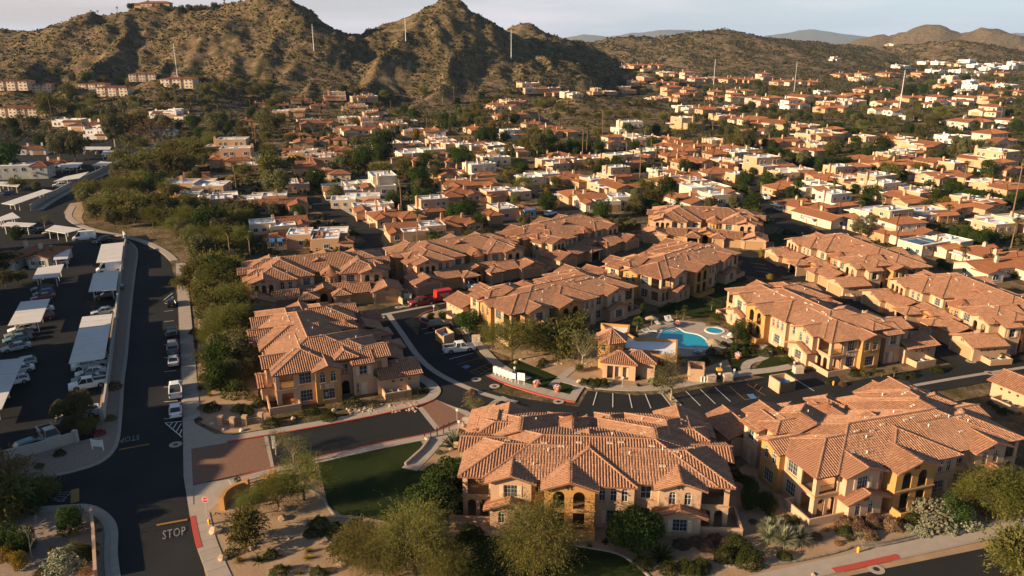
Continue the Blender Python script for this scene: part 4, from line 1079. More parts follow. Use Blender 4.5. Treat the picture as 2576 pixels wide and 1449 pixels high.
def build_house(kind, blocks, wins, garages, chim=(), extra=(), wallmat='stucco_peach', tilem='tile_orange'):
    """blocks: (x0,x1,y0,y1,h,'flat'|'x'|'y', ends) ; wins: (x,y,z,side,w,h,arch) ; garages: (x,y,side,w)"""
    root = thing(kind, 'x', 'house'); wb = MB(wallmat); tiles = []; tb = MB('tile_deck')
    for n, (x0, x1, y0, y1, h, r, e) in enumerate(blocks):
        x0 += n * .004; x1 -= n * .003; y0 += n * .003; y1 -= n * .004
        if r == 'flat':
            t = .28; wb.box(x0, x1, y0, y0 + t, 0, h + .45); wb.box(x0, x1, y1 - t, y1, 0, h + .45); wb.box(x0, x0 + t, y0 + t, y1 - t, 0, h + .45); wb.box(x1 - t, x1, y0 + t, y1 - t, 0, h + .45)
            fr = MB('roof_white'); fr.box(x0 + t - .01, x1 - t + .01, y0 + t - .01, y1 - t + .01, h - .1, h + .05)
            fr.box(x0 - .02, x1 + .02, y0 - .02, y0 + t + .02, h + .452, h + .50); fr.box(x0 - .02, x1 + .02, y1 - t - .02, y1 + .02, h + .452, h + .50)
            fr.box(x0 - .02, x0 + t + .02, y0 + t + .03, y1 - t - .03, h + .452, h + .50); fr.box(x1 - t - .02, x1 + .02, y0 + t + .03, y1 - t - .03, h + .452, h + .50)
            fr.build('flat_roof', root)
        else:
            rf = Roof(x0 - .4, x1 + .4, y0 - .4, y1 + .4, h, r, e[0], e[1], .30); tiles.append(rf); rf.deck(tb, .12)
            wb.box(x0, x1, y0, y1, 0, h + .08)
            zr = h + .30 * (rf.half - .05)
            for k, c in ((0, y0 if r == 'y' else x0), (1, y1 if r == 'y' else x1)):
                if e[k] == 'g':
                    if r == 'y': m = (x0 + x1) / 2; tri = [(x0, c, h + .08), (x1, c, h + .08), (m, c, zr)]
                    else: m = (y0 + y1) / 2; tri = [(c, y0, h + .08), (c, y1, h + .08), (c, m, zr)]
                    wb.poly(tri if (k == 0) == (r == 'y') else tri[::-1])
    wb.build('wall', root)
    if tiles:
        rr = tb.build('tile_roof', root); F = roof_tiles(tiles, None, .44, .5)
        if len(F): link('roof_tiles', tiles_mesh('roof_tiles', F, tilem), rr, kind='stuff')
    SD = dict(f=0, r=math.pi / 2, b=math.pi, l=-math.pi / 2)
    for x, y, z, sd, w, h, ar in wins: add_win(root, x, y, z, SD[sd], w, h, ar)
    for x, y, sd, w in garages:
        key = ('hg', w)
        if key not in _cache:
            g = MB('garage_door'); g.box(0, w, -.04, -.002, 0, 2.15)
            for k in range(4): g.box(.05, w - .05, -.065, -.041, k * .53 + .05, k * .53 + .49)
            _cache[key] = g.mesh('garage_door')
        link('garage_door', _cache[key], root, (x, y, 0), SD[sd])
    for x, y, z in chim:
        c = MB(wallmat); c.box(-.45, .45, -.35, .35, 0, z); c.box(-.55, .55, -.45, .45, z * .8, z * .8 + .15)
        ch = c.build('chimney', root, (x, y, 0)); k = MB('terracotta'); k.box(-.3, .3, -.22, .22, z, z + .3); k.build('chimney_cap', ch)
    for e in extra:
        if e[0] == 'ac':
            if 'hac' not in _cache:
                a = MB('ac_grey', 'plastic_dark'); a.box(-.55, .55, -.5, .5, 0, .95); a.use('plastic_dark').lathe([(.4, .95), (.4, 1.0), (.1, 1.02)], 10); _cache['hac'] = a.mesh('cooling_unit')
            link('cooling_unit', _cache['hac'], root, e[1])
        elif e[0] == 'dome':
            if 'dome' not in _cache:
                a = MB('roof_white'); a.lathe([(.9, 0), (.85, .25), (.6, .5), (.25, .62), (.02, .65)], 10); _cache['dome'] = a.mesh('skylight')
            link('skylight', _cache['dome'], root, e[1])
        elif e[0] == 'patio':
            x0, x1, y0, y1, z = e[1]; a = MB('roof_white'); a.box(x0, x1, y0, y1, z, z + .16); o = a.build('patio_cover', root)
            for x in (x0 + .15, x1 - .15):
                p = MB('stucco_pale'); p.box(x - .13, x + .13, y0 + .05, y0 + .31, 0, z - .002); p.build('post', o)
        elif e[0] == 'awn':
            x, y, z, sd, m = e[1]; a = MB(m); n = 5
            for i in range(n):
                t0, t1 = math.pi / 2 * i / n, math.pi / 2 * (i + 1) / n
                q = [(-.75, -.9 * math.sin(t0), .9 * math.cos(t0)), (.75, -.9 * math.sin(t0), .9 * math.cos(t0)), (.75, -.9 * math.sin(t1), .9 * math.cos(t1)), (-.75, -.9 * math.sin(t1), .9 * math.cos(t1))]
                a.poly(q[::-1]); a.poly([(p[0], p[1] + .03, p[2] - .03) for p in q])
                for s_ in (-.75, .75): a.poly([(s_, 0, 0), (s_, q[0][1], q[0][2]), (s_, q[2][1], q[2][2])])
            a.build('awning', root, (x, y, z), SD[sd])
        elif e[0] == 'wall':
            x0, x1, y0, y1, h = e[1]; a = MB(wallmat); a.box(x0, x1, y0, y1, 0, h); a.build('garden_wall', root)
        elif e[0] == 'solar':
            x0, x1, y0, y1, z = e[1]; a = MB('solar'); a.box(x0, x1, y0, y1, z, z + .08); a.build('solar_panel', root)
        elif e[0] == 'balcony':
            x0, x1, y0, y1, z = e[1]; a = MB(wallmat); a.box(x0, x1, y0, y1, z - .2, z); a.box(x0, x1, y0, y0 + .15, z, z + 1); a.build('balcony', root)
        elif e[0] == 'door':
            x, y, sd = e[1]; a = MB('wood'); a.box(0, 1.1, -.06, -.002, 0, 2.1); a.build('door', root, (x, y, 0), SD[sd])
    return root
g2 = ('g', 'g'); h2 = ('h', 'h'); n2 = ('', '')
HP = {}   # prototypes: name -> (root, width, depth, description)
def proto(k, w, dsc, *a, **kw): HP[k] = (build_house(*a, **kw), w, dsc)
proto('Fa', 16, 'single-storey stucco house with white flat roofs and one clay tile gable', 'town_house',
      [(-8, 1, -2, 7, 3.0, 'flat', n2), (1, 8, -5, 4, 3.3, 'flat', n2), (-5, 4, -5, 1, 2.8, 'x', g2), (0, 7, 4, 9, 3.9, 'flat', n2)],
      [(-7.4, -2, 1, 'f', 1.4, 1.3, 0), (2.2, 4.0, 3, 'f', 1.0, .6, 0), (-8, 5, 1, 'l', 1.4, 1.3, 0), (-8, 1.5, 1, 'l', 1.4, 1.3, 0), (8, 0, 1, 'r', 1.4, 1.3, 0), (-3, 7, 1, 'b', 1.6, 1.3, 0), (-3.5, -5, .8, 'f', 1.6, 1.4, 0)],
      [(2.1, -5, 'f', 4.9)], [(-5.6, 2.0, 4.6), (4, 3.2, 5.2)], [('ac', (-3, 4.5, 3.05)), ('dome', (4.5, -1, 3.35)), ('patio', (-8, -4, 7.02, 10, 2.5)), ('wall', (-8, -5.2, -5.2, -5, 1.6)), ('door', (-.2, -5.0, 'f'))])
proto('Fb', 18, 'single-storey stucco house with stepped white flat roofs', 'town_house',
      [(-9, 0, -4, 5, 2.9, 'flat', n2), (0, 9, -2, 6, 3.5, 'flat', n2), (-4, 3, 5, 9, 3.0, 'flat', n2), (3, 9, -6, -2, 2.7, 'x', ('h', 'h'))],
      [(-8, -4, 1, 'f', 1.6, 1.3, 0), (-4.5, -4, 1, 'f', 1.2, 1.3, 0), (-9, 1, 1, 'l', 1.4, 1.3, 0), (-9, 4, 1, 'l', 1.0, 1.3, 0), (9, 1, 1, 'r', 1.4, 1.3, 0), (1, -2, 1, 'f', 1.2, 1.7, 1), (6.5, 6, 1, 'b', 1.4, 1.3, 0)],
      [(3.6, -6, 'f', 4.8)], [(5.0, 3, 5.3)], [('ac', (4.4, .5, 3.55)), ('ac', (-6, 2, 2.95)), ('dome', (-3, -1, 2.95)), ('patio', (-9, -4.2, 5.02, 8, 2.5)), ('wall', (9.0, 12, -2.2, -2, 1.7))])
proto('Fc', 15, 'stucco house with a white flat roof, skylight domes and a tiled lean-to', 'town_house',
      [(-7, 7, 0, 8, 3.2, 'flat', n2), (-7, -1, -4, 0, 2.9, 'flat', n2), (-1, 7.5, -4.5, 0, 2.7, 'x', g2)],
      [(-5.8, -4, 1, 'f', 1.2, 1.5, 1), (-3.6, -4, 1, 'f', 1.2, 1.5, 1), (-7, 6, 1, 'l', 1.4, 1.3, 0), (-7, 2.5, 1, 'l', 1.4, 1.3, 0), (7, 2, 1, 'r', 1.4, 1.3, 0), (1, 8, 1, 'b', 1.6, 1.3, 0), (5.2, -4.5, .9, 'f', 1.4, 1.3, 0)],
      [(-.4, -4.5, 'f', 4.8)], [(-2.0, 1, 4.8)], [('dome', (3, 4, 3.25)), ('dome', (-3, 5, 3.25)), ('ac', (0, 2, 3.25)), ('patio', (2, 7, 8.02, 11, 2.5))])
proto('Da', 15, 'two-storey stucco house with white flat roof and arched upper windows', 'town_house',
      [(-7, 4, 0, 8, 5.6, 'flat', n2), (-7, 0, -4, 0, 2.9, 'flat', n2), (0, 7.5, -4, 0, 2.8, 'x', g2), (4, 8, 0, 7, 3.0, 'flat', n2)],
      [(-5.6, 0, 3.6, 'f', 1.0, 1.5, 1), (-3.8, 0, 3.6, 'f', 1.0, 1.5, 1), (0.2, 0, 3.6, 'f', 1.0, 1.5, 1), (2, 0, 3.6, 'f', 1.0, 1.5, 1), (-7, 6, 3.7, 'l', 1.4, 1.3, 0), (-7, 3, 1, 'l', 1.4, 1.3, 0), (8, 2, 1, 'r', 1.4, 1.3, 0), (-5, -4, .9, 'f', 1.5, 1.4, 0), (-1, 8, 3.7, 'b', 1.4, 1.3, 0)],
      [(1.2, -4, 'f', 4.9)], [(4.5, 1.6, 6.9)], [('ac', (-2, 5, 5.65)), ('dome', (1, 3, 5.65)), ('patio', (-7, -3, 8.02, 11, 2.6))])
proto('Db', 16, 'two-storey stucco box house with white flat roof and tiled lower wings', 'town_house',
      [(-5, 5, 0, 7.5, 5.8, 'flat', n2), (-8, -5, -3, 7, 2.9, 'flat', n2), (-5, 3, -4.5, 0, 2.8, 'x', ('h', 'h')), (5, 8.5, -1, 6, 2.8, 'y', ('h', 'h'))],
      [(-4, 0, 3.8, 'f', 1.2, 1.3, 0), (.5, 0, 3.8, 'f', 1.2, 1.3, 0), (2.6, 0, 3.8, 'f', 1.2, 1.3, 0), (-5, 6, 3.8, 'l', 1.4, 1.3, 0), (5, 3, 3.9, 'r', 1.4, 1.3, 0), (-7.4, -3, 1, 'f', 1.4, 1.3, 0), (-8, 3, 1, 'l', 1.4, 1.3, 0), (-1, 7.5, 3.8, 'b', 1.6, 1.3, 0)],
      [(-3.9, -4.5, 'f', 4.8)], [(-5.4, 3, 7.2)], [('ac', (0, 4, 5.85)), ('ac', (3, 3, 5.85)), ('patio', (5.1, 8.4, 6.1, 9, 2.4))])
proto('Ta', 17, 'low house with broad clay tile hip roofs', 'town_house',
      [(-8, 4, 0, 9, 2.9, 'x', h2), (0, 8, -5, 4, 2.85, 'y', h2), (-8, -2.5, -3, 2, 2.8, 'y', ('g', 'g'))],
      [(-7, -3, .9, 'f', 1.6, 1.4, 0), (-4.4, -3, .9, 'f', 1.1, 1.4, 1), (-8, 6, 1, 'l', 1.4, 1.3, 0), (-8, 3.6, 1, 'l', 1.2, 1.3, 0), (8, 1, 1, 'r', 1.4, 1.3, 0), (8, -2, 1, 'r', 1.0, 1.3, 0), (-2, 9, 1, 'b', 1.8, 1.3, 0)],
      [(1.6, -5, 'f', 4.8)], [(-3, 3.2, 5.4), (3, 6.5, 5.2)], [('patio', (-7, -3, 9.02, 11.5, 2.3)), ('door', (-1.8, 0, 'f')), ('wall', (-10, -8, -1, -.8, 1.6))])
proto('Tb', 18, 'long low house with clay tile gable roofs', 'town_house',
      [(-9, 9, 1, 9, 2.9, 'x', g2), (2.5, 9, -4, 3, 2.8, 'y', ('g', 'g')), (-9, -4, -2, 3, 2.8, 'y', ('g', 'g'))],
      [(-7.5, -2, .8, 'f', 2.0, 1.7, 1), (-3, 1, .9, 'f', 1.6, 1.4, 0), (0, 1, .9, 'f', 1.2, 1.4, 0), (-9, 6, 1, 'l', 1.4, 1.3, 0), (9, 4, 1, 'r', 1.4, 1.3, 0), (-3, 9, 1, 'b', 1.8, 1.3, 0), (3, 9, 1, 'b', 1.8, 1.3, 0)],
      [(3.3, -4, 'f', 4.8)], [(-1, 3.6, 5.6)], [('patio', (-2, 3, 9.02, 11.5, 2.3)), ('ac', (10.2, 4, 0.02))])
proto('Tc', 15, 'house with tiled hip roof over two storeys and low tiled wings', 'town_house',
      [(-6, 5, 0, 8, 5.5, 'x', h2), (-1, 7.5, -4.5, 1, 2.8, 'y', ('g', 'g')), (-8, -1, -3, 2, 2.8, 'x', h2)],
      [(-5, 0, 3.6, 'f', 1.4, 1.3, 0), (-2, 0, 3.6, 'f', 1.0, 1.5, 1), (1.5, 0, 3.6, 'f', 1.4, 1.3, 0), (-6, 6, 3.6, 'l', 1.4, 1.3, 0), (5, 3, 3.6, 'r', 1.4, 1.3, 0), (-7, -3, 1, 'f', 1.5, 1.3, 0), (-4.5, -3, 1, 'f', 1.0, 1.5, 1), (0, 8, 3.6, 'b', 1.6, 1.3, 0)],
      [(1, -4.5, 'f', 4.8)], [(-4, 5.5, 8.0)], [('balcony', (-4.5, -.5, -1.2, -.01, 3.2))])
proto('Ma', 18, 'stucco house half under white flat roof and half under clay tiles', 'town_house',
      [(-9, -1, -2, 6, 3.4, 'flat', n2), (-1, 9, 0, 8, 3.0, 'x', g2), (-3, 5, -5, 0, 2.8, 'flat', n2), (5, 9, -4.5, 1, 2.8, 'y', ('g', 'g'))],
      [(-8, -2, 1, 'f', 1.4, 1.3, 0), (-5.4, -2, 1, 'f', 1.4, 1.3, 0), (-9, 4, 1, 'l', 1.4, 1.3, 0), (-9, 1, 1, 'l', 1.2, 1.3, 0), (9, 5, 1, 'r', 1.4, 1.3, 0), (6.1, -4.5, .8, 'f', 1.6, 1.7, 1), (2, 8, 1, 'b', 1.8, 1.3, 0)],
      [(-2.3, -5, 'f', 4.8)], [(-1.5, 3.2, 5.3), (6, 5, 5.4)], [('ac', (-5, 2, 3.45)), ('dome', (1, -2.5, 2.85)), ('dome', (-6.5, 4, 3.45)), ('patio', (4, 8.6, 8.02, 11, 2.4)), ('wall', (-11.5, -9, -2.2, -2, 1.7))])
proto('Mb', 17, 'stucco house with white flat centre between two clay tile roofs', 'town_house',
      [(-3, 4, -2, 7, 3.6, 'flat', n2), (-8.5, -3, -3, 5, 2.9, 'y', ('h', 'h')), (4, 8.5, -5, 4, 2.9, 'y', ('h', 'h'))],
      [(-7.5, -3, .9, 'f', 1.1, 1.5, 1), (-5.2, -3, .9, 'f', 1.1, 1.5, 1), (-8.5, 3, 1, 'l', 1.4, 1.3, 0), (-8.5, 0, 1, 'l', 1.2, 1.3, 0), (8.5, 1, 1, 'r', 1.4, 1.3, 0), (.5, -2, 1, 'f', 1.6, 1.4, 0), (0, 7, 1, 'b', 1.8, 1.3, 0)],
      [(4.3, -5, 'f', 3.9)], [(2.5, 1, 5.5)], [('ac', (0, 4, 3.65)), ('dome', (-1.6, 1, 3.65)), ('awn', (-6.9, -3, 2.6, 'f', 'awning_blue')), ('awn', (-4.7, -3, 2.6, 'f', 'awning_blue'))])
proto('Sa', 18, 'stucco house with solar panels on its white flat roof', 'town_house',
      [(-9, 3, 0, 8, 3.2, 'flat', n2), (3, 9, -3, 6, 3.5, 'flat', n2), (-4, 3, -4, 0, 2.8, 'x', g2)],
      [(-8, 0, 1, 'f', 1.4, 1.3, 0), (-6, 0, 1, 'f', 1.4, 1.3, 0), (-9, 5, 1, 'l', 1.4, 1.3, 0), (9, 1, 1, 'r', 1.4, 1.3, 0), (-1, 8, 1, 'b', 1.8, 1.3, 0), (-9, 2, 1, 'l', 1.2, 1.3, 0)],
      [(3.5, -3, 'f', 4.8)], [(1, 3, 5)], [('solar', (-8, -3, 2, 6.5, 3.5)), ('solar', (-2, 0, 2, 6.5, 3.5)), ('ac', (6, 2, 3.55)), ('awn', (-7.3, 0, 2.7, 'f', 'awning_brown')), ('awn', (-5.3, 0, 2.7, 'f', 'awning_brown'))])
proto('Ap', 24, 'three-storey pale apartment block with small red tile hip roofs', 'apartment_block',
      [(-12, 12, 2, 10, 8.2, 'x', h2), (-12, -5.5, -2, 2, 8.2, 'x', h2), (-3, 3, -2, 2, 8.2, 'x', h2), (5.5, 12, -2, 2, 8.2, 'x', h2), (-5.5, -3, -.5, 2, 5.5, 'flat', n2), (3, 5.5, -.5, 2, 5.5, 'flat', n2)],
      [(x, -2, z, 'f', 1.5, 1.4, 0) for x in (-11, -7.8, -2.2, .8, 6.6, 9.8) for z in (.9, 3.7, 6.3)] + [(-12, 8, z, 'l', 1.4, 1.3, 0) for z in (1, 3.8, 6.4)] + [(12, 4, z, 'r', 1.4, 1.3, 0) for z in (1, 3.8, 6.4)],
      [], [], [('balcony', (-9.5, -8.2, -3.2, -2.01, 3.4))], wallmat='stucco_pale', tilem='tile_red')
proto('Gr', 22, 'two-storey grey stucco apartment block with arched corner window and tiled roof', 'apartment_block',
      [(-11, 4, 0, 10, 5.8, 'flat', n2), (4, 11, -1, 9, 5.6, 'x', h2), (-6, 2, 10, 15, 5.4, 'x', h2)],
      [(-9.5, 0, 3.6, 'f', 1.2, 1.5, 0), (-6.5, 0, 3.6, 'f', 1.2, 1.5, 0), (-3, 0, 3.6, 'f', 1.2, 1.5, 0), (0.5, 0, 3.4, 'f', 1.9, 2.1, 1), (5, -1, 3.6, 'f', 1.2, 1.4, 0), (8, -1, 3.6, 'f', 1.2, 1.4, 0), (-9.5, 0, .9, 'f', 1.2, 1.4, 0), (-3, 0, .9, 'f', 1.2, 1.4, 0), (5, -1, .9, 'f', 1.4, 1.3, 0), (11, 3, 3.6, 'r', 1.2, 1.4, 0), (11, 6, .9, 'r', 1.2, 1.4, 0)],
      [], [], [('ac', (-5, 5, 5.85)), ('ac', (0, 6, 5.85)), ('balcony', (4.2, 7, -2.2, -1.01, 3.3))], wallmat='stucco_grey', tilem='tile_red')
# town houses read off the photograph: x y width type [wall], in tiles of 1300 x 740 source pixels shown 2546 wide
ZK = .3425
HLIST = dict(
 a=(0, 0, '75 712 190 Ap;255 705 170 Ap;80 868 200 Ap;225 875 190 Ap;668 690 140 Ap;815 722 180 Ap;915 705 120 Ap;1040 638 150 Ap;1290 655 190 Ap;470 935 160 Fc white;625 965 260 Ta white;690 1032 120 Da white;790 970 150 Fb white;1010 1012 150 Ta white;1165 1010 160 Fb white;1190 882 230 Fa white;1335 882 130 Tb white;205 1140 180 Ta white;330 1255 190 Ta white;110 1330 300 Gr;'
   '1820 922 110 Ta tan;1890 800 110 Ta;2050 805 120 Ta;2110 862 190 Fb tan;2205 790 130 Ta;2340 805 120 Ta;2455 770 130 Da;2530 810 90 Fc;2230 945 210 Fb tan;2330 962 260 Tb tan;2495 985 130 Fa tan;2180 1035 140 Ta;2260 1080 130 Tb;2440 1065 120 Ta;2190 1160 120 Ma tan;2310 1205 140 Fa peach;2200 1275 260 Tb peach;2470 1140 150 Ta;1640 1150 290 Da tan;1700 1245 350 Db peach;1895 1265 150 Fc peach;1580 1345 350 Da peach;1450 1352 170 Ta;1400 1450 360 Fb tan;2170 1405 140 Fc peach;2475 1320 190 Ta;2470 1445 150 Fa pale'),
 b=(1270, 0, '1290 785 170 Fa;1230 815 140 Tb;1430 715 170 Da;1590 722 130 Db;1740 705 130 Fa;1865 705 100 Db;1970 708 90 Fc;2120 695 100 Da tan;2205 655 110 Fa;2275 628 100 Fc;2420 655 130 Ta;2470 708 150 Tc;2350 745 110 Fa;2480 750 110 Tc;2130 515 90 Ta;2210 520 110 Tb;2340 512 100 Ta;2390 565 100 Fc pale;2500 570 90 Ta;2270 545 80 Ta;'
   '1170 800 130 Ta;1215 880 120 Ta;1330 905 130 Tc;1430 940 130 Ta;1570 975 110 Ta;1655 1010 100 Ta;30 770 130 Fb;180 780 160 Fa;110 825 150 Fa;220 860 150 Ma;60 905 130 Fc;240 945 150 Da;400 960 150 Fa;480 925 120 Fb;60 975 140 Fb tan;160 1010 230 Tb;545 1000 130 Fc;660 1000 170 Tb;390 1110 240 Fb peach;520 1105 120 Fc;770 1080 220 Fb;860 1100 170 Fa;980 1108 160 Ma;1105 1110 130 Fc;970 985 120 Tb;1290 1030 130 Da pale;1240 1160 210 Fb;'
   '600 1190 280 Fb;770 1240 90 Ta;520 1225 150 Ta;1120 1210 240 Ma;1065 1345 270 Db pale;860 1340 250 Ta;1480 1360 200 Fb pale;1700 1365 160 Ta;1615 1245 170 Fa;1640 1190 160 Ta red;1740 1225 180 Ma;1860 1215 170 Fa;2040 1090 140 Tc;2170 1005 250 Db pale;2060 1000 110 Ta;2250 1075 200 Fa;2400 1070 170 Tb;2310 1160 190 Fb;2440 1120 150 Ta;2120 1250 210 Da;2190 1200 150 Fa;2490 1190 110 Ta;2080 1345 220 Db tan;1890 1400 200 Fb;2110 1420 240 Tb;2400 1340 270 Ma;2480 1395 130 Ta;'
   '60 1320 140 Ta;225 1435 270 Da pale;30 1430 130 Fb;860 1410 230 Fa;980 1455 330 Tb'),
 c=(2540, 0, '100 585 110 Tc;160 600 110 Ta pink;255 598 90 Fc;420 610 120 Ta;560 612 110 Ta;660 592 130 Tc pink;780 628 140 Ta;880 632 200 Tb;980 628 110 Ta;1240 575 110 Ta;1400 585 150 Tc;1350 600 130 Fa pale;1575 568 120 Tb;1660 514 100 Fb white;1770 578 140 Tc;1850 478 90 Fc white;1950 486 110 Fb white;2050 494 140 Ta;2150 470 100 Fc white;2210 505 120 Fb white;2310 525 120 Fa white;2350 500 90 Fc white;2450 515 100 Fa white;2510 488 90 Fb white;1920 545 120 Fa white;2080 540 120 Fb white;2420 560 110 Ta;2250 560 110 Fb white;'
   '1172 452 60 Db white;1250 322 70 Fb white;1335 322 90 Fc white;1150 306 50 Fb white;1580 338 60 Fb pale;1450 322 50 Fc pale;60 700 110 Tc;115 712 110 Tc;310 738 110 Ta;300 700 110 Ta;480 698 130 Ta;440 748 110 Tc;590 772 110 Tc pink;650 790 120 Tc pink;740 790 150 Tc pale;890 808 150 Tc white;970 748 170 Tb;1080 694 80 Fb white;1120 780 130 Fb;1250 750 160 Tb pale;1420 684 120 Ta;1540 676 110 Ta grey;1340 730 140 Tb;1300 785 150 Fa grey;1180 835 370 Tb;1545 850 240 Tb white;1590 790 200 Tb;1640 732 100 Tb;1770 752 150 Tb;1880 800 130 Tb white;1960 780 150 Tc white;2040 616 130 Db pink;2000 655 110 Tb;2110 780 150 Tb white;2190 752 150 Tb white;2350 770 130 Tc;2300 858 270 Tc pale;2420 748 120 Tb;2210 945 300 Ta grey;2500 915 110 Tb white;2100 690 120 Fb white;2230 660 120 Fa white;2330 640 120 Tb;2450 650 120 Fb white;2180 620 110 Fb white;2480 700 120 Ta;'
   '100 828 150 Fa;245 840 160 Ta;410 830 130 Fa;360 890 140 Fa;470 910 120 Ta;590 925 200 Ta;640 950 160 Tb;800 950 230 Tb;960 965 170 Fb;110 955 170 Da;600 1010 130 Tb pink;1085 1050 230 Fa;1200 1020 140 Tc;1420 1070 150 Da;1590 1080 150 Tb;1660 1050 110 Ma;1780 1120 260 Ma;2070 1050 200 Fb white;2400 1095 250 Tc pink;2310 1240 260 Da;'
   '40 1080 130 Ta;330 1110 150 Da;200 1125 130 Tb;320 1170 130 Ta;40 1145 100 Ta;500 1165 210 Fb pale;430 1130 130 Ta;820 1100 230 Tb;980 1150 140 Ta;1010 1100 120 Fb;1660 1200 160 Fa;1740 1165 120 Fc;1420 1215 200 Ta;130 1250 250 Ta;370 1240 200 Fb;320 1320 130 Ta;500 1345 190 Mb;720 1285 240 Da;885 1320 140 Fb;590 1270 130 Ta;1500 1240 180 Tb;1700 1285 280 Tb;2010 1255 260 Ma;2460 1290 150 Tc;1100 1365 230 Ta;1250 1345 180 Db;1370 1325 140 Tc;1350 1385 150 Fb;60 1370 130 Ma;210 1410 190 Fb;830 1440 270 Ta;1060 1445 160 Fa;1190 1440 150 Ta;1570 1440 290 Db;1850 1345 240 Fb pale;2060 1365 280 Tb;2400 1405 190 Fb;2500 1440 170 Ta'),
 d=(0, 710, '1390 125 280 Ma tan;1640 135 180 Fb tan;1900 140 220 Fb;2040 190 150 Tb;2450 60 160 Fa pale;2020 340 260 Ma;2160 455 280 Mb;2430 430 190 Fb;110 600 330 Ta grey'),
 e=(1270, 710, '110 145 180 Fb pale;205 220 160 Fa;340 250 200 Ma;420 285 90 Ta;700 225 230 Db;560 385 330 Ma;860 340 180 Ta;1240 245 330 Mb;880 110 260 Ta;1150 75 140 Tb;1230 90 230 Fb;1980 165 330 Ma;1830 110 200 Ta;20 430 160 Fb'),
 f=(2540, 710, '330 110 330 Fa;160 140 170 Tb;1000 185 240 Ta;1235 180 200 Db pale;1170 262 180 Tb;1560 260 190 Fc;1740 280 230 Fb;1660 140 220 Tb;1860 90 190 Fa;1910 260 170 Fc;2200 215 280 Tb;2300 170 160 Fa;1520 365 150 Fb;1770 410 250 Tc;1690 310 260 Db;1800 480 220 Fb;2010 510 280 Sa;2330 545 300 Sa;2300 655 280 Fb;2450 575 150 Ta;2520 700 120 Tb;1610 80 170 Db;2480 330 120 Fb'))
WM = dict(white='stucco_white', tan='stucco_tan', pale='stucco_pale', pink='stucco_pink', grey='stucco_grey', peach='stucco_peach', red='stucco_tan')
ZONES = [  # name, test on photo place (2576 wide)
  ('below the long ridge', lambda x, y: x < 480 and y < 262),
  ('between ridge and car park', lambda x, y: x < 480 and y < 480),
  ('beside the carports', lambda x, y: x < 480),
  ('under the pyramid hill', lambda x, y: x < 1010 and y < 330),
  ('beside the mesquite belt', lambda x, y: x < 790 and y < 640),
  ('near the yellow car', lambda x, y: x < 1010 and y < 470),
  ('on the driveway-lined street', lambda x, y: x < 1200 and 470 <= y < 660),
  ('behind the scrubby knoll', lambda x, y: x < 1760 and y < 256),
  ('below the scrubby knoll', lambda x, y: x < 1640 and y < 360),
  ('around the tall palms', lambda x, y: 1640 <= x < 1960 and 330 <= y < 470),
  ('around the turning circle', lambda x, y: x < 1640 and y < 560),
  ('under the rolling hill', lambda x, y: x < 2120 and y < 262),
  ('on the pale suburban plain', lambda x, y: x >= 2060 and y < 330),
  ('behind the knoll road', lambda x, y: y < 390),
  ('near the sandy building lot', lambda x, y: x > 2200 and y < 440),
  ('before the knoll road', lambda x, y: y < 470),
  ('behind the bright apartments', lambda x, y: x >= 2100),
  ('along the wide bending street', lambda x, y: True)]
def zone(x, y):
    for n, t in ZONES:
        if t(x, y): return n
WDESC = dict(stucco_white='white', stucco_tan='brown', stucco_pale='cream', stucco_pink='pinkish', stucco_grey='grey', stucco_peach='tan')
SHORT = dict(Fa='flat-roofed house with one tile gable', Fb='house of stepped flat roofs', Fc='flat house with roof domes', Da='two-storey flat house, arched windows', Db='two-storey box house', Ta='tiled hip-roof house', Tb='tiled gable house', Tc='two-storey tiled house', Ma='half flat, half tiled house', Mb='house with blue awnings', Sa='house with roof solar panels', Ap='three-storey block with red roofs', Gr='two-storey block with arched window')
HOUSES = []; _used = {}; _spots = []
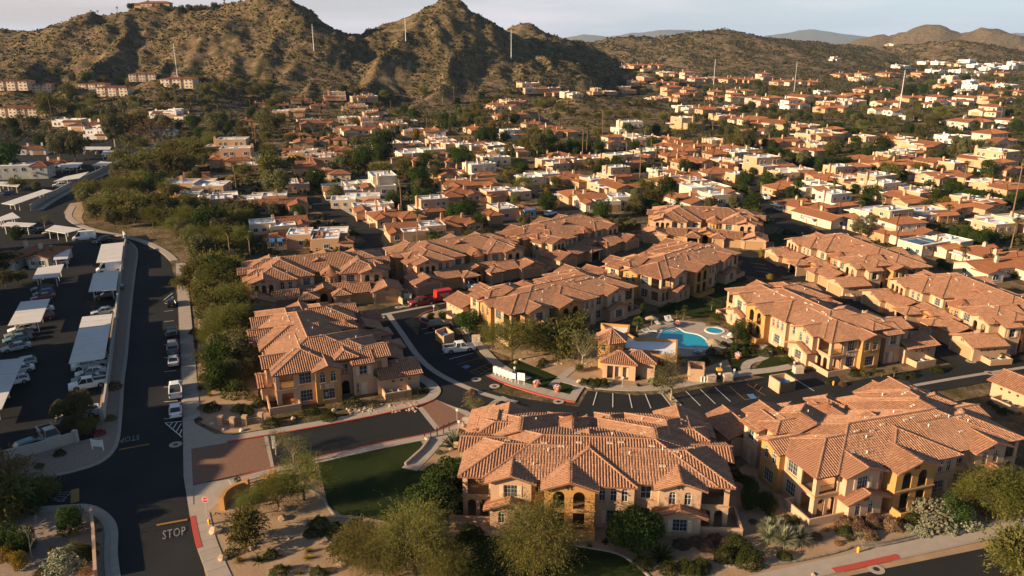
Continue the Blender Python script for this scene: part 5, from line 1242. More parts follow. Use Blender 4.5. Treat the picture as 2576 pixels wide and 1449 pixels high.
def build_town():
    rng = random.Random(11); rows = {}; cand = []
    for k, (ox, oy, txt) in HLIST.items():
        for e in txt.split(';'):
            if not e.strip(): continue
            p = e.split(); zx, zy, w, t = float(p[0]), float(p[1]), float(p[2]), p[3]; wm = p[4] if len(p) > 4 else None
            vx = ox / 1.4907 + zx * ZK; vy = oy / 1.4907 + zy * ZK
            x, y = at(vx, vy); wide = w * ZK / pxm(y)
            s = min(1.6 if y > 700 else 1.3, max(.90, 1.24 * wide / HP[t][1]))
            cand.append((vx, vy, x, y, s, t, wm))
    cand.sort(key=lambda c: -c[1])
    for vx, vy, x, y, s, t, wm in cand:
        cx, cy = x, y + 5.0 * s; r = HP[t][1] * s * .5
        if any((cx - a) ** 2 + (cy - b) ** 2 < (.51 * (r + q)) ** 2 for a, b, q in _spots): continue
        if any((cx - c[0] - 14 * math.cos(math.radians(c[2])) + 8 * math.sin(math.radians(c[2]))) ** 2 + (cy - c[1] - 14 * math.sin(math.radians(c[2])) - 8 * math.cos(math.radians(c[2]))) ** 2 < 19 ** 2 for c in CONDOS): continue
        _spots.append((cx, cy, r))
        zn = zone(vx, vy); wmat = WM.get(wm) or ('stucco_pale' if t == 'Ap' else 'stucco_grey' if t == 'Gr' else rng.choice(['stucco_peach', 'stucco_peach', 'stucco_tan', 'stucco_pale']))
        rows.setdefault((zn, t, wmat), []).append((vx, vy, cx, cy, s))
    for (zn, t, wmat), L_ in rows.items():
        L_.sort()
        for i, (vx, vy, cx, cy, s) in enumerate(L_):
            base = math.radians(22 if vx > 900 else 14) if vx > 480 else math.radians(6)
            rz = base + rng.uniform(-.12, .12) + rng.choice([0, 0, 0, -math.pi / 2, math.pi / 2]) * (t not in ('Ap', 'Gr'))
            rank = ('', '') if len(L_) == 1 else (ORD[i] + ' from the left: ', '')
            lab = f'{rank[0]}{WDESC[wmat]} {SHORT[t]} {zn}'
            o = place(HP[t][0], t not in _used, (cx, cy, hz1(cx, cy) - .05 if cy > 430 else .03), rz, lab, 'apartment blocks at the edge of the ridge' if t in ('Ap', 'Gr') else 'stucco houses of the town', scale=(s * rng.choice([1, -1]) if t not in ('Ap', 'Gr') else s, s, s * (.82 if t == 'Ap' else rng.uniform(.92, 1.05))))
            if t in _used or True:
                for c in o.children:
                    if c.type == 'MESH' and c.name.split('.')[0] in ('wall', 'chimney', 'garden_wall', 'balcony'):
                        c.material_slots[0].link = 'OBJECT'; c.material_slots[0].material = MAT[wmat]
            _used[t] = 1; HOUSES.append((cx, cy, HP[t][1] * s * .55, vx, vy, lab))
build_town()
for k, (r, w, d) in HP.items():
    if k not in _used: _drop(r)
# ------------------------------------------------------------------ trees and shrubs
def leaf_mesh(name, C, size, m, rng, up=.35, asp=.55, droop=0.0, outward=None, along=None):
    """one small quad per leaf clump at every point of C"""
    n = len(C); d = rng.normal(size=(n, 3)); d[:, 2] -= droop
    if along is not None: d = along * 1.0 + d * .45
    d /= np.linalg.norm(d, axis=1)[:, None]
    nn = rng.normal(size=(n, 3)); nn[:, 2] += up * 2
    if outward is not None: nn += outward * 1.6
    s = np.cross(d, nn); s /= np.linalg.norm(s, axis=1)[:, None] + 1e-9
    sz = size * rng.uniform(.6, 1.4, n)[:, None]
    a = d * sz; b = s * sz * asp
    v = np.stack([C - a * .5 - b * .28, C - a * .1 + b * .5 * .9, C + a * .5 + b * .2, C + a * .1 - b * .5], 1).reshape(-1, 3)
    f = np.arange(4 * n).reshape(n, 4)
    return npmesh(name, v, f, [m])
def limbs(b, rng, base, r, tips, h0):
    """trunk and limbs running from the base to the crown points"""
    fork = base + np.array([rng.normal(0, .15), rng.normal(0, .15), h0])
    b.tube([tuple(base - np.array([0, 0, .2])), tuple((base + fork) / 2 + rng.normal(0, .08, 3)), tuple(fork)], [r * 1.25, r * .95, r * .8], 7)
    for t in tips:
        t = np.array(t); m = fork * .55 + t * .45 + np.array([0, 0, -.12 * np.linalg.norm(t - fork)]) + rng.normal(0, .15, 3)
        b.tube([tuple(fork), tuple(m), tuple(t)], [r * .55, r * .33, r * .07], 5)
TREE = {}
def make_tree(kind, key, seed, h, rad, leafm, barkm, n, leaf, cz=.62, clusters=18, flat_=.7, strand=False, trunk=.18, nlimb=6, h0=.25, spread=.55, label='x', asp=.55, dens=.34):
    rng = np.random.default_rng(seed); root = thing(kind, label, 'tree')
    cc = []
    for i in range(clusters):
        u = rng.normal(size=3); u /= np.linalg.norm(u); q = rng.uniform(.45, 1) ** .6
        c = np.array([u[0] * rad * q * .72, u[1] * rad * q * .72, h * cz + u[2] * (h * (1 - cz)) * q * flat_]); cc.append(c)
    cc = np.array(cc)
    tips = [cc[i] for i in rng.permutation(clusters)[:nlimb * 2]]
    b = MB(barkm); limbs(b, rng, np.zeros(3), trunk, tips[:nlimb], h * h0)
    for t in tips[nlimb:]: 
        j = tips[rng.integers(0, nlimb)]; b.tube([tuple(np.array(j) * .6), tuple(t)], [trunk * .25, trunk * .05], 4)
    b.build('trunk', root)
    w = rng.uniform(.6, 1.3, clusters); w /= w.sum(); idx = rng.choice(clusters, n, p=w)
    cr = rad * dens * rng.uniform(.75, 1.25, clusters)
    if strand:
        m = n // 9; sid = rng.choice(clusters, m, p=w); st = cc[sid] + rng.normal(size=(m, 3)) * cr[sid][:, None] * np.array([.62, .62, .5])
        dr = st - np.array([0, 0, h * .45]); dr /= np.linalg.norm(dr, axis=1)[:, None]; dr += rng.normal(0, .45, dr.shape); dr = dr[:, None]
        t = np.linspace(0, 1, 9)[None, :, None]; ln = rng.uniform(.7, 1.5, (m, 1, 1)) * rad * .26
        C = st[:, None] + dr * t * ln + np.array([0, 0, -1.0]) * t ** 2 * ln * rng.uniform(.2, .9, (m, 1, 1)) + rng.normal(0, .05, (m, 9, 3)) * rad * .25
        C = C.reshape(-1, 3); out = None; al = np.repeat(dr / np.linalg.norm(dr, axis=2)[:, :, None], 9, 1).reshape(-1, 3)
    else:
        u = rng.normal(size=(n, 3)); u /= np.linalg.norm(u, axis=1)[:, None]
        C = cc[idx] + u * (cr[idx] * rng.uniform(.55, 1.05, n) ** .5)[:, None]; out = u
    C[:, 2] = np.maximum(C[:, 2], .25)
    link('crown', leaf_mesh('crown', C, leaf, leafm, rng, asp=asp, outward=out, droop=.4 if strand else 0, along=al if strand else None), root)
    TREE.setdefault(key, []).append(root); return root
def make_palm(key, seed, h, label='x', skirt=True, r=.2, fr=1.5):
    rng = np.random.default_rng(seed); root = thing('fan_palm', label, 'palm'); b = MB('bark_palm')
    lean = rng.normal(0, .015 * h, 2); pts = [(lean[0] * t * t, lean[1] * t * t, h * t) for t in np.linspace(0, 1, 6)]
    b.tube(pts, [r * 1.5, r * 1.05, r, r * .95, r * .9, r * .95], 8); b.build('trunk', root)
    top = np.array(pts[-1]); V = []; Fc = []
    for k in range(46):
        el = rng.uniform(-.65, 1.35); az = rng.uniform(0, 6.28); d = np.array([math.cos(az) * math.cos(el), math.sin(az) * math.cos(el), math.sin(el)]); s = np.array([-math.sin(az), math.cos(az), 0]); upn = np.cross(d, s)
        L1 = fr * rng.uniform(.55, .8); c = top + d * L1; nb = 7
        for j in range(nb):
            a = (j / (nb - 1) - .5) * 2.3; e = c + (d * math.cos(a) + s * math.sin(a)) * fr * rng.uniform(.6, .8) - np.array([0, 0, .22 * fr * rng.uniform(.5, 1.3)])
            w = (s * math.cos(a) - d * math.sin(a)) * .07 * fr; q = len(V); V += [c - w * .4, c + w * .4, (c + e) / 2 + w + upn * .03, e]; Fc.append((q, q + 1, q + 2, q + 3))
        q = len(V); V += [top - s * .03, top + s * .03, c + s * .03, c - s * .03]; Fc.append((q, q + 1, q + 2, q + 3))
    link('crown', npmesh('crown', np.array(V), np.array(Fc), ['leaf_palm']), root)
    if skirt:
        V = []; Fc = []
        for k in range(70):
            az = rng.uniform(0, 6.28); z = rng.uniform(.2, 1.5) * fr; d = np.array([math.cos(az), math.sin(az), 0]); p = top + d * r - np.array([0, 0, z * .5]); e = top + d * rng.uniform(.35, .8) * fr * .6 - np.array([0, 0, z + .5 * fr]); s = np.array([-d[1], d[0], 0]) * .16
            q = len(V); V += [p - s, p + s, e + s * .7, e - s * .7]; Fc.append((q, q + 1, q + 2, q + 3))
        link('dead_fronds', npmesh('dead_fronds', np.array(V), np.array(Fc), ['leaf_dead']), root)
    TREE.setdefault(key, []).append(root); return root
def make_shrub(key, seed, r, m, n=900, kind='shrub', leaf=.13, cat='shrub', squash=.8):
    rng = np.random.default_rng(seed); root = thing(kind, 'x', cat); u = rng.normal(size=(n, 3)); u /= np.linalg.norm(u, axis=1)[:, None]; u[:, 2] = np.abs(u[:, 2]) * 1.0
    lump = 1 + .16 * np.sin(u[:, 0] * 5 + seed) * np.sin(u[:, 1] * 6 + 1) + .1 * np.sin(u[:, 2] * 7)
    C = u * (r * lump * rng.uniform(.82, 1.03, n))[:, None]; C[:, 2] *= squash
    link('foliage', leaf_mesh('foliage', C, leaf, m, rng, outward=u, asp=.7), root)
    b = MB('bark')
    for k in range(4): a = k * 1.6; b.bar((0, 0, -.05), (math.cos(a) * r * .4, math.sin(a) * r * .4, r * .55), .03, 5, .015)
    b.build('stem', root); TREE.setdefault(key, []).append(root); return root
def make_blades(key, seed, r, n, m, kind, cat, wide=.03, up=.5):
    """agave / yucca: a rosette of pointed blades"""
    rng = np.random.default_rng(seed); root = thing(kind, 'x', cat); V = []; Fc = []
    for k in range(n):
        el = rng.uniform(.05, 1.45) if up < .9 else rng.uniform(-.2, 1.5); az = rng.uniform(0, 6.28); d = np.array([math.cos(az) * math.cos(el), math.sin(az) * math.cos(el), math.sin(el)]); s = np.array([-math.sin(az), math.cos(az), 0]); L_ = r * rng.uniform(.75, 1.05)
        o = np.array([0, 0, .35 * r * (up >= .9)]); q = len(V); V += [o - s * wide * .6, o + d * L_ * .45 - s * wide, o + d * L_, o + d * L_ * .45 + s * wide, o + s * wide * .6]; V[-3][2] -= .06 * r
        Fc += [(q, q + 1, q + 3, q + 4), (q + 1, q + 2, q + 3, q + 3)]
    V = np.array(V); Fc = np.array(Fc)
    me = D.meshes.new('blades'); me.from_pydata(V.tolist(), [], [tuple(dict.fromkeys(f)) for f in Fc.tolist()]); me.materials.append(MAT[m]); me.update()
    link('blades', me, root); TREE.setdefault(key, []).append(root); return root
for s_ in range(3): make_tree('mesquite_tree', 'm', 20 + s_, 6.5, 4.0, 'leaf_mesquite', 'bark', 6500, .42, strand=True, clusters=20, trunk=.2)
for s_ in range(3): make_tree('mesquite_tree', 'M', 40 + s_, 7.0, 4.6, 'leaf_mesquite', 'bark', 30000, .24, strand=True, clusters=44, trunk=.25, nlimb=12, asp=.22, dens=.27, flat_=.85)
for s_ in range(2): make_tree('palo_verde_tree', 'v', 60 + s_, 7.0, 4.2, 'leaf_paloverde', 'bark', 17000, .24, strand=True, clusters=24, trunk=.2, nlimb=8, cz=.66, dens=.28, asp=.25)
for s_ in range(3): make_tree('ficus_tree', 'f', 80 + s_, 7.5, 4.2, 'leaf_ficus', 'bark', 7000, .42, cz=.55, clusters=20, flat_=.95, trunk=.25, dens=.42)
for s_ in range(2): make_tree('olive_tree', 'o', 100 + s_, 6.5, 3.6, 'leaf_olive', 'bark', 6500, .34, clusters=22, trunk=.2, dens=.33, flat_=.85)
make_tree('eucalyptus_tree', 'e', 120, 13, 4.6, 'leaf_olive', 'bark_pale', 9000, .45, cz=.62, clusters=26, flat_=1.0, trunk=.3, nlimb=9, h0=.3, dens=.30)
make_tree('conifer_tree', 'c', 130, 12, 2.4, 'leaf_ficus', 'bark', 5000, .4, cz=.52, clusters=22, flat_=1.0, trunk=.2, h0=.3, dens=.4)
make_tree('citrus_tree', 'y', 140, 4.5, 2.4, 'leaf_yellow', 'bark', 3500, .3, cz=.55, clusters=14, flat_=.9, trunk=.12, dens=.42)
make_tree('leafless_tree', 'd', 150, 5.5, 3.0, 'leaf_dead', 'bark_pale', 2200, .3, strand=True, clusters=18, trunk=.14, nlimb=8)
make_tree('sparse_tree', 'w', 155, 6.0, 2.9, 'leaf_olive', 'bark_pale', 5200, .16, strand=True, clusters=24, trunk=.15, nlimb=9, h0=.38, cz=.68, dens=.3, asp=.4)
for s_, hh in ((160, 15), (161, 11), (162, 18)): make_palm('p', s_, hh)
make_palm('q', 165, 3.2, skirt=False, r=.16, fr=1.25)
make_shrub('s', 170, 1.0, 'leaf_shrub'); make_shrub('s', 171, 1.0, 'leaf_shrub', squash=1.0); make_shrub('s', 172, 1.0, 'leaf_mesquite')
make_shrub('S', 173, 1.0, 'leaf_shrub', n=3000, leaf=.09, squash=1.1); make_shrub('k', 174, 1.0, 'leaf_pinkish', n=2600, leaf=.10, kind='flowering_shrub')
make_shrub('g', 175, 1.0, 'leaf_silver', n=1800, leaf=.11, kind='silver_shrub'); make_shrub('r', 176, 1.0, 'leaf_rust', n=900, kind='rusty_shrub'); make_shrub('B', 177, 1.0, 'leaf_bougainvillea', n=900, kind='bougainvillea')
make_blades('a', 180, 1.7, 60, 'leaf_agave', 'agave_plant', 'agave', .16); make_blades('u', 181, 1.35, 420, 'leaf_silver', 'yucca_plant', 'yucca', .045, 1.0); make_blades('t', 182, 1.0, 160, 'leaf_yellow', 'grass_tuft', 'grass tuft', .02)
make_blades('x', 183, 1.1, 120, 'leaf_shrub', 'spiky_plant', 'desert plant', .03)
def make_bare(key, seed, h):
    rng = np.random.default_rng(seed); root = thing('bare_tree', 'x', 'tree'); b = MB('bark_pale')
    def grow(p, d, L_, r, n):
        q = p + d * L_ * .5 + rng.normal(0, .06 * L_, 3); e = q + d * L_ * .5
        b.tube([tuple(p), tuple(q), tuple(e)], [r, r * .8, r * .62], 5)
        if n == 0: return
        for k in range(3 if n > 2 else 2):
            nd = d + rng.normal(0, .42, 3); nd[2] += .18; nd /= np.linalg.norm(nd); grow(e, nd, L_ * rng.uniform(.6, .85), r * .58, n - 1)
    grow(np.array([0, 0, -.1]), np.array([-.1, 0, 1.0]), h * .36, .13, 4)
    b.build('branches', root); TREE.setdefault(key, []).append(root)
make_bare('D', 191, 6.0)
BASEH = dict(D=6.0, m=6.6, M=7.2, v=7.2, f=7.6, o=6.5, e=13.2, c=12, y=4.6, d=5.6, w=6.2, p=15.5, q=4.0, s=1, S=1.1, k=1, g=1, r=1, B=1, a=1.5, u=1.7, t=1, x=1.1)
KDESC = dict(D='leafless bare grey tree', m='feathery mesquite tree', M='large feathery mesquite tree', v='bright green palo verde tree', f='dark round ficus tree', o='grey-green olive tree', e='tall loose eucalyptus tree', c='dark upright conifer', y='yellowish citrus tree', d='leafless twiggy tree', w='thin pale-trunked tree', p='tall fan palm', q='short palm', s='round green shrub', S='dense clipped green shrub', k='pink-flowered oleander shrub', g='silvery shrub', r='rusty red shrub', B='crimson bougainvillea', a='blue-green agave', u='spiky yucca clump', t='dry grass tuft', x='spiky desert plant')
KCAT = dict(p='palm', q='palm', s='shrub', S='shrub', k='shrub', g='shrub', r='shrub', B='shrub', a='agave', u='yucca', t='grass tuft', x='desert plant')
KGRP = {k: 'plants of the kind: ' + v for k, v in KDESC.items()}
PLANTS = []   # (vx, vy, height m, kind, place phrase, x, y)
def plant(vx, vy, hm, k, where): x, y = at(vx, vy); PLANTS.append((vx, vy, hm, k, where, x, y))
TPOS = []
# placed by eye: photo place of the foot, height in photo pixels, kind
TL = dict(
 a=(0, 0, '340 870 150 m;180 1010 190 p;60 1290 280 f;450 1180 220 o;560 1180 200 o;820 960 220 e;850 1080 300 e;300 1080 100 f;380 1030 170 p;500 1100 110 f;620 1050 80 s;900 960 120 f;980 1010 170 m;1100 1050 190 d;1230 1010 130 d;1210 960 130 o;1320 950 60 f;1430 940 110 f;1560 960 140 o;1590 1000 150 o;1700 950 140 p;1860 1020 190 p;1880 1080 210 p;1940 960 170 o;2000 980 130 m;1480 1150 170 p;1320 1180 140 m;1400 1110 100 m;1560 1080 80 m;1650 1060 60 m;1780 1010 70 m;1880 1120 70 m;2150 1060 90 m;2230 1050 70 o;2300 1020 120 p;2350 860 120 p;2140 780 100 p;2220 820 110 p;1840 800 90 p;1850 870 90 f;1990 820 80 m;2060 760 70 m;1280 1290 180 m;1130 1260 160 m;1000 1290 150 m;900 1350 130 d;1150 1420 180 f;1290 1390 140 p;1000 1420 120 m;780 1420 90 m;640 1450 110 m;1370 1250 120 m;1240 1180 120 m;1420 1190 140 m;1740 1430 260 p;1690 1390 100 y;1820 1370 70 o;1960 1300 150 m;2040 1440 230 o;2020 1280 150 o;1830 1160 90 o;1900 1190 90 o;2140 1200 60 m;2320 1390 170 f;2440 1300 120 f;2510 1260 130 o;2450 1250 110 p;2400 1200 100 p;2500 1100 90 c;880 1190 90 m;960 1080 90 m;1040 1100 80 m;270 1410 90 o;130 1400 90 m;210 1300 80 f;180 640 60 m;400 560 60 m;520 700 70 m;330 740 60 m;440 800 80 m;540 760 90 f;600 830 70 m;680 760 70 m;540 850 80 f;650 890 90 m;100 950 100 f;250 930 90 f;960 640 60 m;1180 640 40 m;1420 640 70 m;1500 700 80 m;1610 690 80 m;1700 720 90 o;1760 660 60 m;1860 700 60 m;1960 680 60 m'),
 b=(1270, 0, '330 1150 220 f;180 1230 170 f;90 1180 100 m;60 1240 80 m;380 1390 250 p;310 1300 130 m;470 1330 110 k;590 1420 220 f;700 1330 130 o;640 1230 120 f;680 1200 110 m;610 1260 110 f;850 1180 110 f;900 1230 170 f;1000 1320 190 p;1070 1340 230 p;930 1200 90 m;1080 1220 60 f;650 1000 150 p;780 970 200 c;840 960 160 c;760 920 100 m;880 930 70 m;960 900 90 m;1040 930 80 m;1120 960 80 y;1200 970 90 p;1250 930 100 p;1290 910 90 f;1050 1040 120 f;1120 1040 110 f;560 860 70 f;480 830 60 f;540 870 80 f;420 850 60 m;1390 990 110 p;1440 1000 100 e;1460 1150 230 e;1400 1120 150 m;1540 1130 160 f;1610 1120 150 p;1640 1130 80 f;1700 1110 100 f;1760 1130 120 f;1750 1100 60 f;1790 1160 250 p;1820 1140 240 p;1830 1110 60 f;1250 1200 180 e;1310 1250 100 f;1350 1270 90 f;1290 1270 70 s;1160 1200 130 p;1200 1390 140 w;1370 1420 150 v;1230 1330 90 y;920 1350 90 o;1020 1400 50 y;1580 1360 70 o;1590 1200 90 f;1770 1210 90 c;1900 1150 60 o;1850 1080 60 f;1920 1090 130 p;1950 1250 110 f;1900 1290 80 f;1980 1230 80 y;2000 1010 40 m;2110 1190 260 p;2120 1000 110 f;2260 1000 90 f;2330 980 80 f;2400 1000 80 o;2210 1330 290 p;2120 1260 150 p;2290 1150 120 p;2330 1160 120 p;2300 1400 230 p;2350 1420 280 p;2370 1400 260 p;2430 1390 80 f;2250 1260 80 f;2310 1090 90 f;2480 1100 60 f;1560 900 110 p;1620 950 90 p;1600 880 60 f;1500 800 60 m;1560 780 60 m;1460 790 70 m;1620 820 70 m;1700 850 60 m;1800 870 60 m;1900 880 60 m;1980 870 70 m;2080 860 60 m;2180 870 60 m;2260 880 60 m;2380 890 70 m;2460 880 60 m;1900 990 60 m;1960 960 60 v;2050 930 50 m;2100 780 50 m;2200 780 60 m;2300 790 70 m;2450 810 60 f;2500 800 60 f;1160 750 60 m;1080 780 60 m;1010 820 70 m;940 850 70 m;1010 870 60 m;1240 690 50 m;1330 680 40 m;1680 690 40 m;2040 680 40 m;2310 600 60 m;2350 670 70 o;2420 600 50 m;2240 620 40 m;2070 620 40 m;40 690 70 f;120 700 70 m;290 800 60 m;200 940 140 p;230 960 170 p;110 900 120 p;140 930 150 p;40 860 90 p;70 890 120 p;480 990 80 o;570 1020 90 y;440 980 60 f;620 1110 60 o;620 700 70 m;330 720 60 m;400 760 50 m'),
 c=(2540, 0, '40 690 50 f;100 720 40 f;200 780 110 p;220 770 90 p;210 680 50 f;300 690 50 f;340 690 40 f;600 640 50 f;580 620 40 m;480 830 70 f;540 810 70 f;500 950 80 f;520 920 60 f;620 830 60 m;700 830 60 f;760 860 60 m;860 880 60 o;900 860 60 f;960 890 60 f;180 1160 170 p;200 1170 190 p;230 1150 180 p;290 1160 180 p;520 1180 150 p;320 990 60 f;380 970 60 f;440 1010 70 m;400 1060 90 m;460 1090 100 m;540 1080 80 f;600 1060 60 o;640 1090 80 f;700 1110 90 f;660 1180 100 f;740 1180 110 f;800 1180 100 f;860 1220 120 f;920 1240 100 f;800 1230 90 o;980 1240 90 f;1050 1250 110 f;1120 1250 120 f;1190 1240 100 f;1250 1230 90 f;1310 1180 80 f;1400 1160 70 o;1100 1150 60 f;1050 1000 90 f;1110 980 100 f;1180 980 90 f;1240 1010 90 f;1310 1010 80 f;1000 1000 60 f;1200 1080 70 f;1500 1090 110 f;1400 1000 60 f;1620 900 50 m;1560 830 40 f;1700 870 70 m;1760 900 80 m;1860 930 90 m;1900 920 100 m;1950 880 120 m;1250 860 50 m;1150 850 50 m;1050 830 40 m;1010 760 50 f;1120 750 50 m;1440 780 80 o;1390 760 60 f;1540 730 60 f;1700 720 120 f;1800 690 80 f;1760 660 70 o;1900 700 60 f;2000 710 80 f;1990 700 60 m;1900 820 80 f;2000 870 90 d;2100 900 50 f;2180 940 60 f;2450 850 70 m;2360 700 80 d;2420 680 60 f;2500 760 50 f;1500 640 50 m;1350 630 50 m;1420 630 40 f;1250 640 40 m;1150 600 40 m;1080 650 40 f;900 690 40 m;700 710 50 m;750 720 50 m;1600 660 50 f;1850 640 60 m;1950 620 50 f;2120 590 50 f;2260 600 50 m;2400 610 50 m;2480 600 40 f;1800 520 50 m;1900 560 40 m;2050 600 40 m;2150 560 40 m;2300 560 40 m;1700 600 50 f;1780 1010 60 m;1820 1070 90 p;1700 1060 50 m;1900 1040 60 m;2000 1000 60 m;2100 1060 60 m;2150 1080 70 m;2220 1100 90 f;2050 1130 80 m;1950 1120 60 m;2420 1150 90 d;2480 1130 80 m;2300 960 50 m;1250 1310 60 f;650 1400 150 f;750 1330 70 f;420 1200 60 y;140 1250 60 f;300 1250 50 f;60 1440 100 w;300 1440 80 f;480 1420 80 f;540 1450 60 o;980 1370 90 k;1120 1380 60 f;1500 1300 80 o;1420 1280 80 o;1540 1320 60 f;1650 1330 90 f;1740 1220 60 f;1850 1230 50 f;1930 1260 60 f;2100 1370 170 p;2000 1390 90 f;1850 1420 110 f;2070 1440 110 f;2180 1310 60 f;2250 1250 70 o;2380 1280 80 p;1320 1400 70 f;1360 1370 60 f;1400 1430 70 o;550 1280 60 f;1180 1390 50 f'),
 d=(0, 710, '60 590 150 f;140 560 120 o;130 370 110 f;330 280 110 w;280 570 110 f;370 540 120 f;160 690 110 o;50 720 130 o;690 900 110 w;1700 560 250 p;1850 600 240 p;1540 330 250 f;1470 300 170 f;1600 280 130 o;1740 260 130 o;1800 300 110 o;1480 540 220 o;1430 430 150 v;1640 520 150 m;1750 500 120 v;1330 300 130 d;1240 280 130 m;1130 280 150 v;1000 240 160 m;880 220 160 m;760 200 150 m;1060 200 160 m;1180 200 150 m;960 130 120 m;850 110 110 m;700 160 120 o;1280 180 120 m;1390 200 110 f;2060 210 120 f;2200 225 130 f;2260 440 80 o;2440 440 70 f;2040 90 120 o;1430 1060 60 S;1460 1120 50 S;1480 1260 60 S;1500 1400 70 S;2340 420 60 o;1550 640 170 m;1420 690 130 m;1340 730 90 m;1600 760 150 m;1680 830 150 m;1500 830 140 m;1620 900 140 m;1780 900 110 m;1740 1010 150 m;1600 1010 120 m;1700 1120 180 v;1600 1180 160 v;1760 1240 190 v;1640 1290 150 v;1560 1110 90 m;1800 1400 150 v;1700 1400 120 v'),
 e=(1270, 710, '1270 1260 330 v;1130 1180 220 v;1470 1180 230 m;1600 1230 250 m;1400 1130 190 m;1790 1330 330 w;960 1040 180 f;900 1000 100 f;1060 1020 130 f;1000 1080 60 S;680 960 60 f;760 950 60 f;810 880 60 q;730 900 60 q;1960 970 110 c;2230 950 140 c;2190 1060 130 q;2170 1100 60 f;1680 1190 200 m;1500 1280 60 S;1480 1310 50 S;1530 1080 130 m;1700 1080 190 m;1350 1060 110 m;2390 900 60 S;2430 870 60 S;2530 960 80 q;2480 960 70 q;1360 300 130 o;1480 250 70 o;1890 200 70 o;1100 350 70 m;950 370 80 m;1030 300 140 f;580 400 130 p;670 420 120 q;720 420 120 q;440 410 60 s;380 350 70 q;420 350 70 q;760 130 110 p;600 110 130 f;670 100 120 f;1000 150 70 q;900 250 90 f;960 250 70 f;2330 180 90 f;2430 150 90 p;2500 140 90 f;2260 120 70 f;2140 330 110 o;2190 320 90 o;2050 260 60 o;500 850 40 s;440 830 40 s;250 850 40 s;1490 640 60 s;1610 590 50 s;2450 1370 210 w;2350 1380 160 w;2200 1400 70 x;2300 1420 60 g;1950 1420 50 S;1850 1420 50 S;1900 1420 50 S;2000 1430 50 g;2380 1430 70 m;1760 1340 60 m;1000 950 90 f'),
 f=(2540, 710, '60 370 60 f;130 380 50 f;250 890 70 q;50 930 80 q;360 890 40 s;310 950 70 S;400 960 80 S;450 1000 70 S;460 1110 170 f;430 1120 130 o;500 1160 60 f;240 1000 50 s;270 940 50 s;530 1090 60 s;590 1050 60 s;640 1220 70 S;680 1180 60 S;750 1200 70 S;800 1260 60 S;850 1290 50 S;910 1300 40 s;960 1320 40 s;250 1210 70 S;330 1230 70 S;400 1220 80 S;480 1210 70 S;540 1200 60 S;420 1190 70 f;200 1270 60 S;340 1150 50 S;680 680 70 y;620 500 70 y;650 450 80 o;610 520 40 r;730 540 30 s;830 580 30 s;990 670 40 g;1110 720 30 s;1480 1310 60 q;1590 1380 80 q;1500 1380 60 q;1720 1380 50 s;1650 1390 50 s;1560 1400 40 s;1370 1360 50 s;1290 1370 50 s;1450 1340 40 s;1905 1340 70 S;1770 1030 40 s;1860 1070 30 s;1920 1060 30 s;2040 1150 40 s;1700 990 40 s;1460 890 40 s;2260 1250 50 s;2230 1210 60 s;2380 1260 60 q;2440 1240 110 o;2480 1200 130 m;2520 1220 110 m;1110 1430 40 s;1210 1440 50 k;1340 360 170 o;1420 300 130 o;1340 230 110 p;1490 240 130 p;1980 260 150 p;2200 430 150 f;2280 400 130 f;2120 380 130 f;2380 250 110 f;2470 260 100 o;2450 430 130 p;2080 600 100 p;1930 580 80 f;1980 590 60 f;2020 350 90 f;1520 390 60 q;1830 80 90 f;1390 100 110 f;1300 30 80 f;910 190 60 f;820 60 90 f;720 60 60 o;1000 240 40 s;1080 240 40 s;1260 260 40 s;600 130 80 p;700 130 50 f;1900 110 150 f;2000 90 160 f;2100 100 130 f;2200 110 130 f;2300 110 120 f;2450 130 120 f;2500 110 110 f;1960 130 90 y;540 60 60 f;460 50 50 f;420 60 60 f;2480 650 60 f;2300 680 50 f;650 420 60 f'),
 g=(0, 1420, '600 330 250 o;480 330 180 o;560 400 150 o;660 400 120 m;2230 900 330 v;2050 960 250 v;1840 1010 200 v;2160 640 250 w;2030 560 200 w;1800 1240 260 m;1930 880 120 v;2420 300 90 S;1990 350 90 S;1920 190 50 s;1850 150 60 s;1560 230 90 S;1500 220 60 s;1760 230 80 s;1820 260 80 S;1900 200 80 S;1460 310 40 s;1790 230 60 s;2100 190 80 f;2300 250 70 s;2220 260 60 s;2050 170 50 s;1540 130 60 t;1470 80 70 t;1640 60 90 m;1750 60 110 v;1500 40 60 m;1750 790 70 q;2290 1150 80 S;2340 1080 90 S;2460 1130 110 S;2380 1150 60 S;1700 1290 70 s;1900 1350 90 x;1760 1350 90 t;1990 1310 80 S;2270 1280 70 t;2330 1440 80 S;2050 1440 90 S;2200 1440 60 t;2400 1440 60 t;2260 1330 60 t;2060 1310 60 t;2120 1400 60 t;2440 1260 60 s;620 1290 90 S;600 1330 130 S;680 1300 60 s;520 1120 180 f;560 1330 130 v;480 1370 200 g;240 1330 250 D;500 1200 130 D;60 1360 130 y;150 1400 130 y;380 1300 60 y;290 650 50 s;440 560 60 S;810 300 60 s;840 70 90 r;730 410 60 B;620 1440 60 r;40 1000 330 m;120 900 300 d;60 760 250 d;160 1000 250 f;420 1440 50 S;300 1440 60 S;160 1290 200 f;20 1290 220 f;-80 1100 330 m;330 880 160 m;700 1060 30 s;730 1120 30 s;700 1230 40 s'),
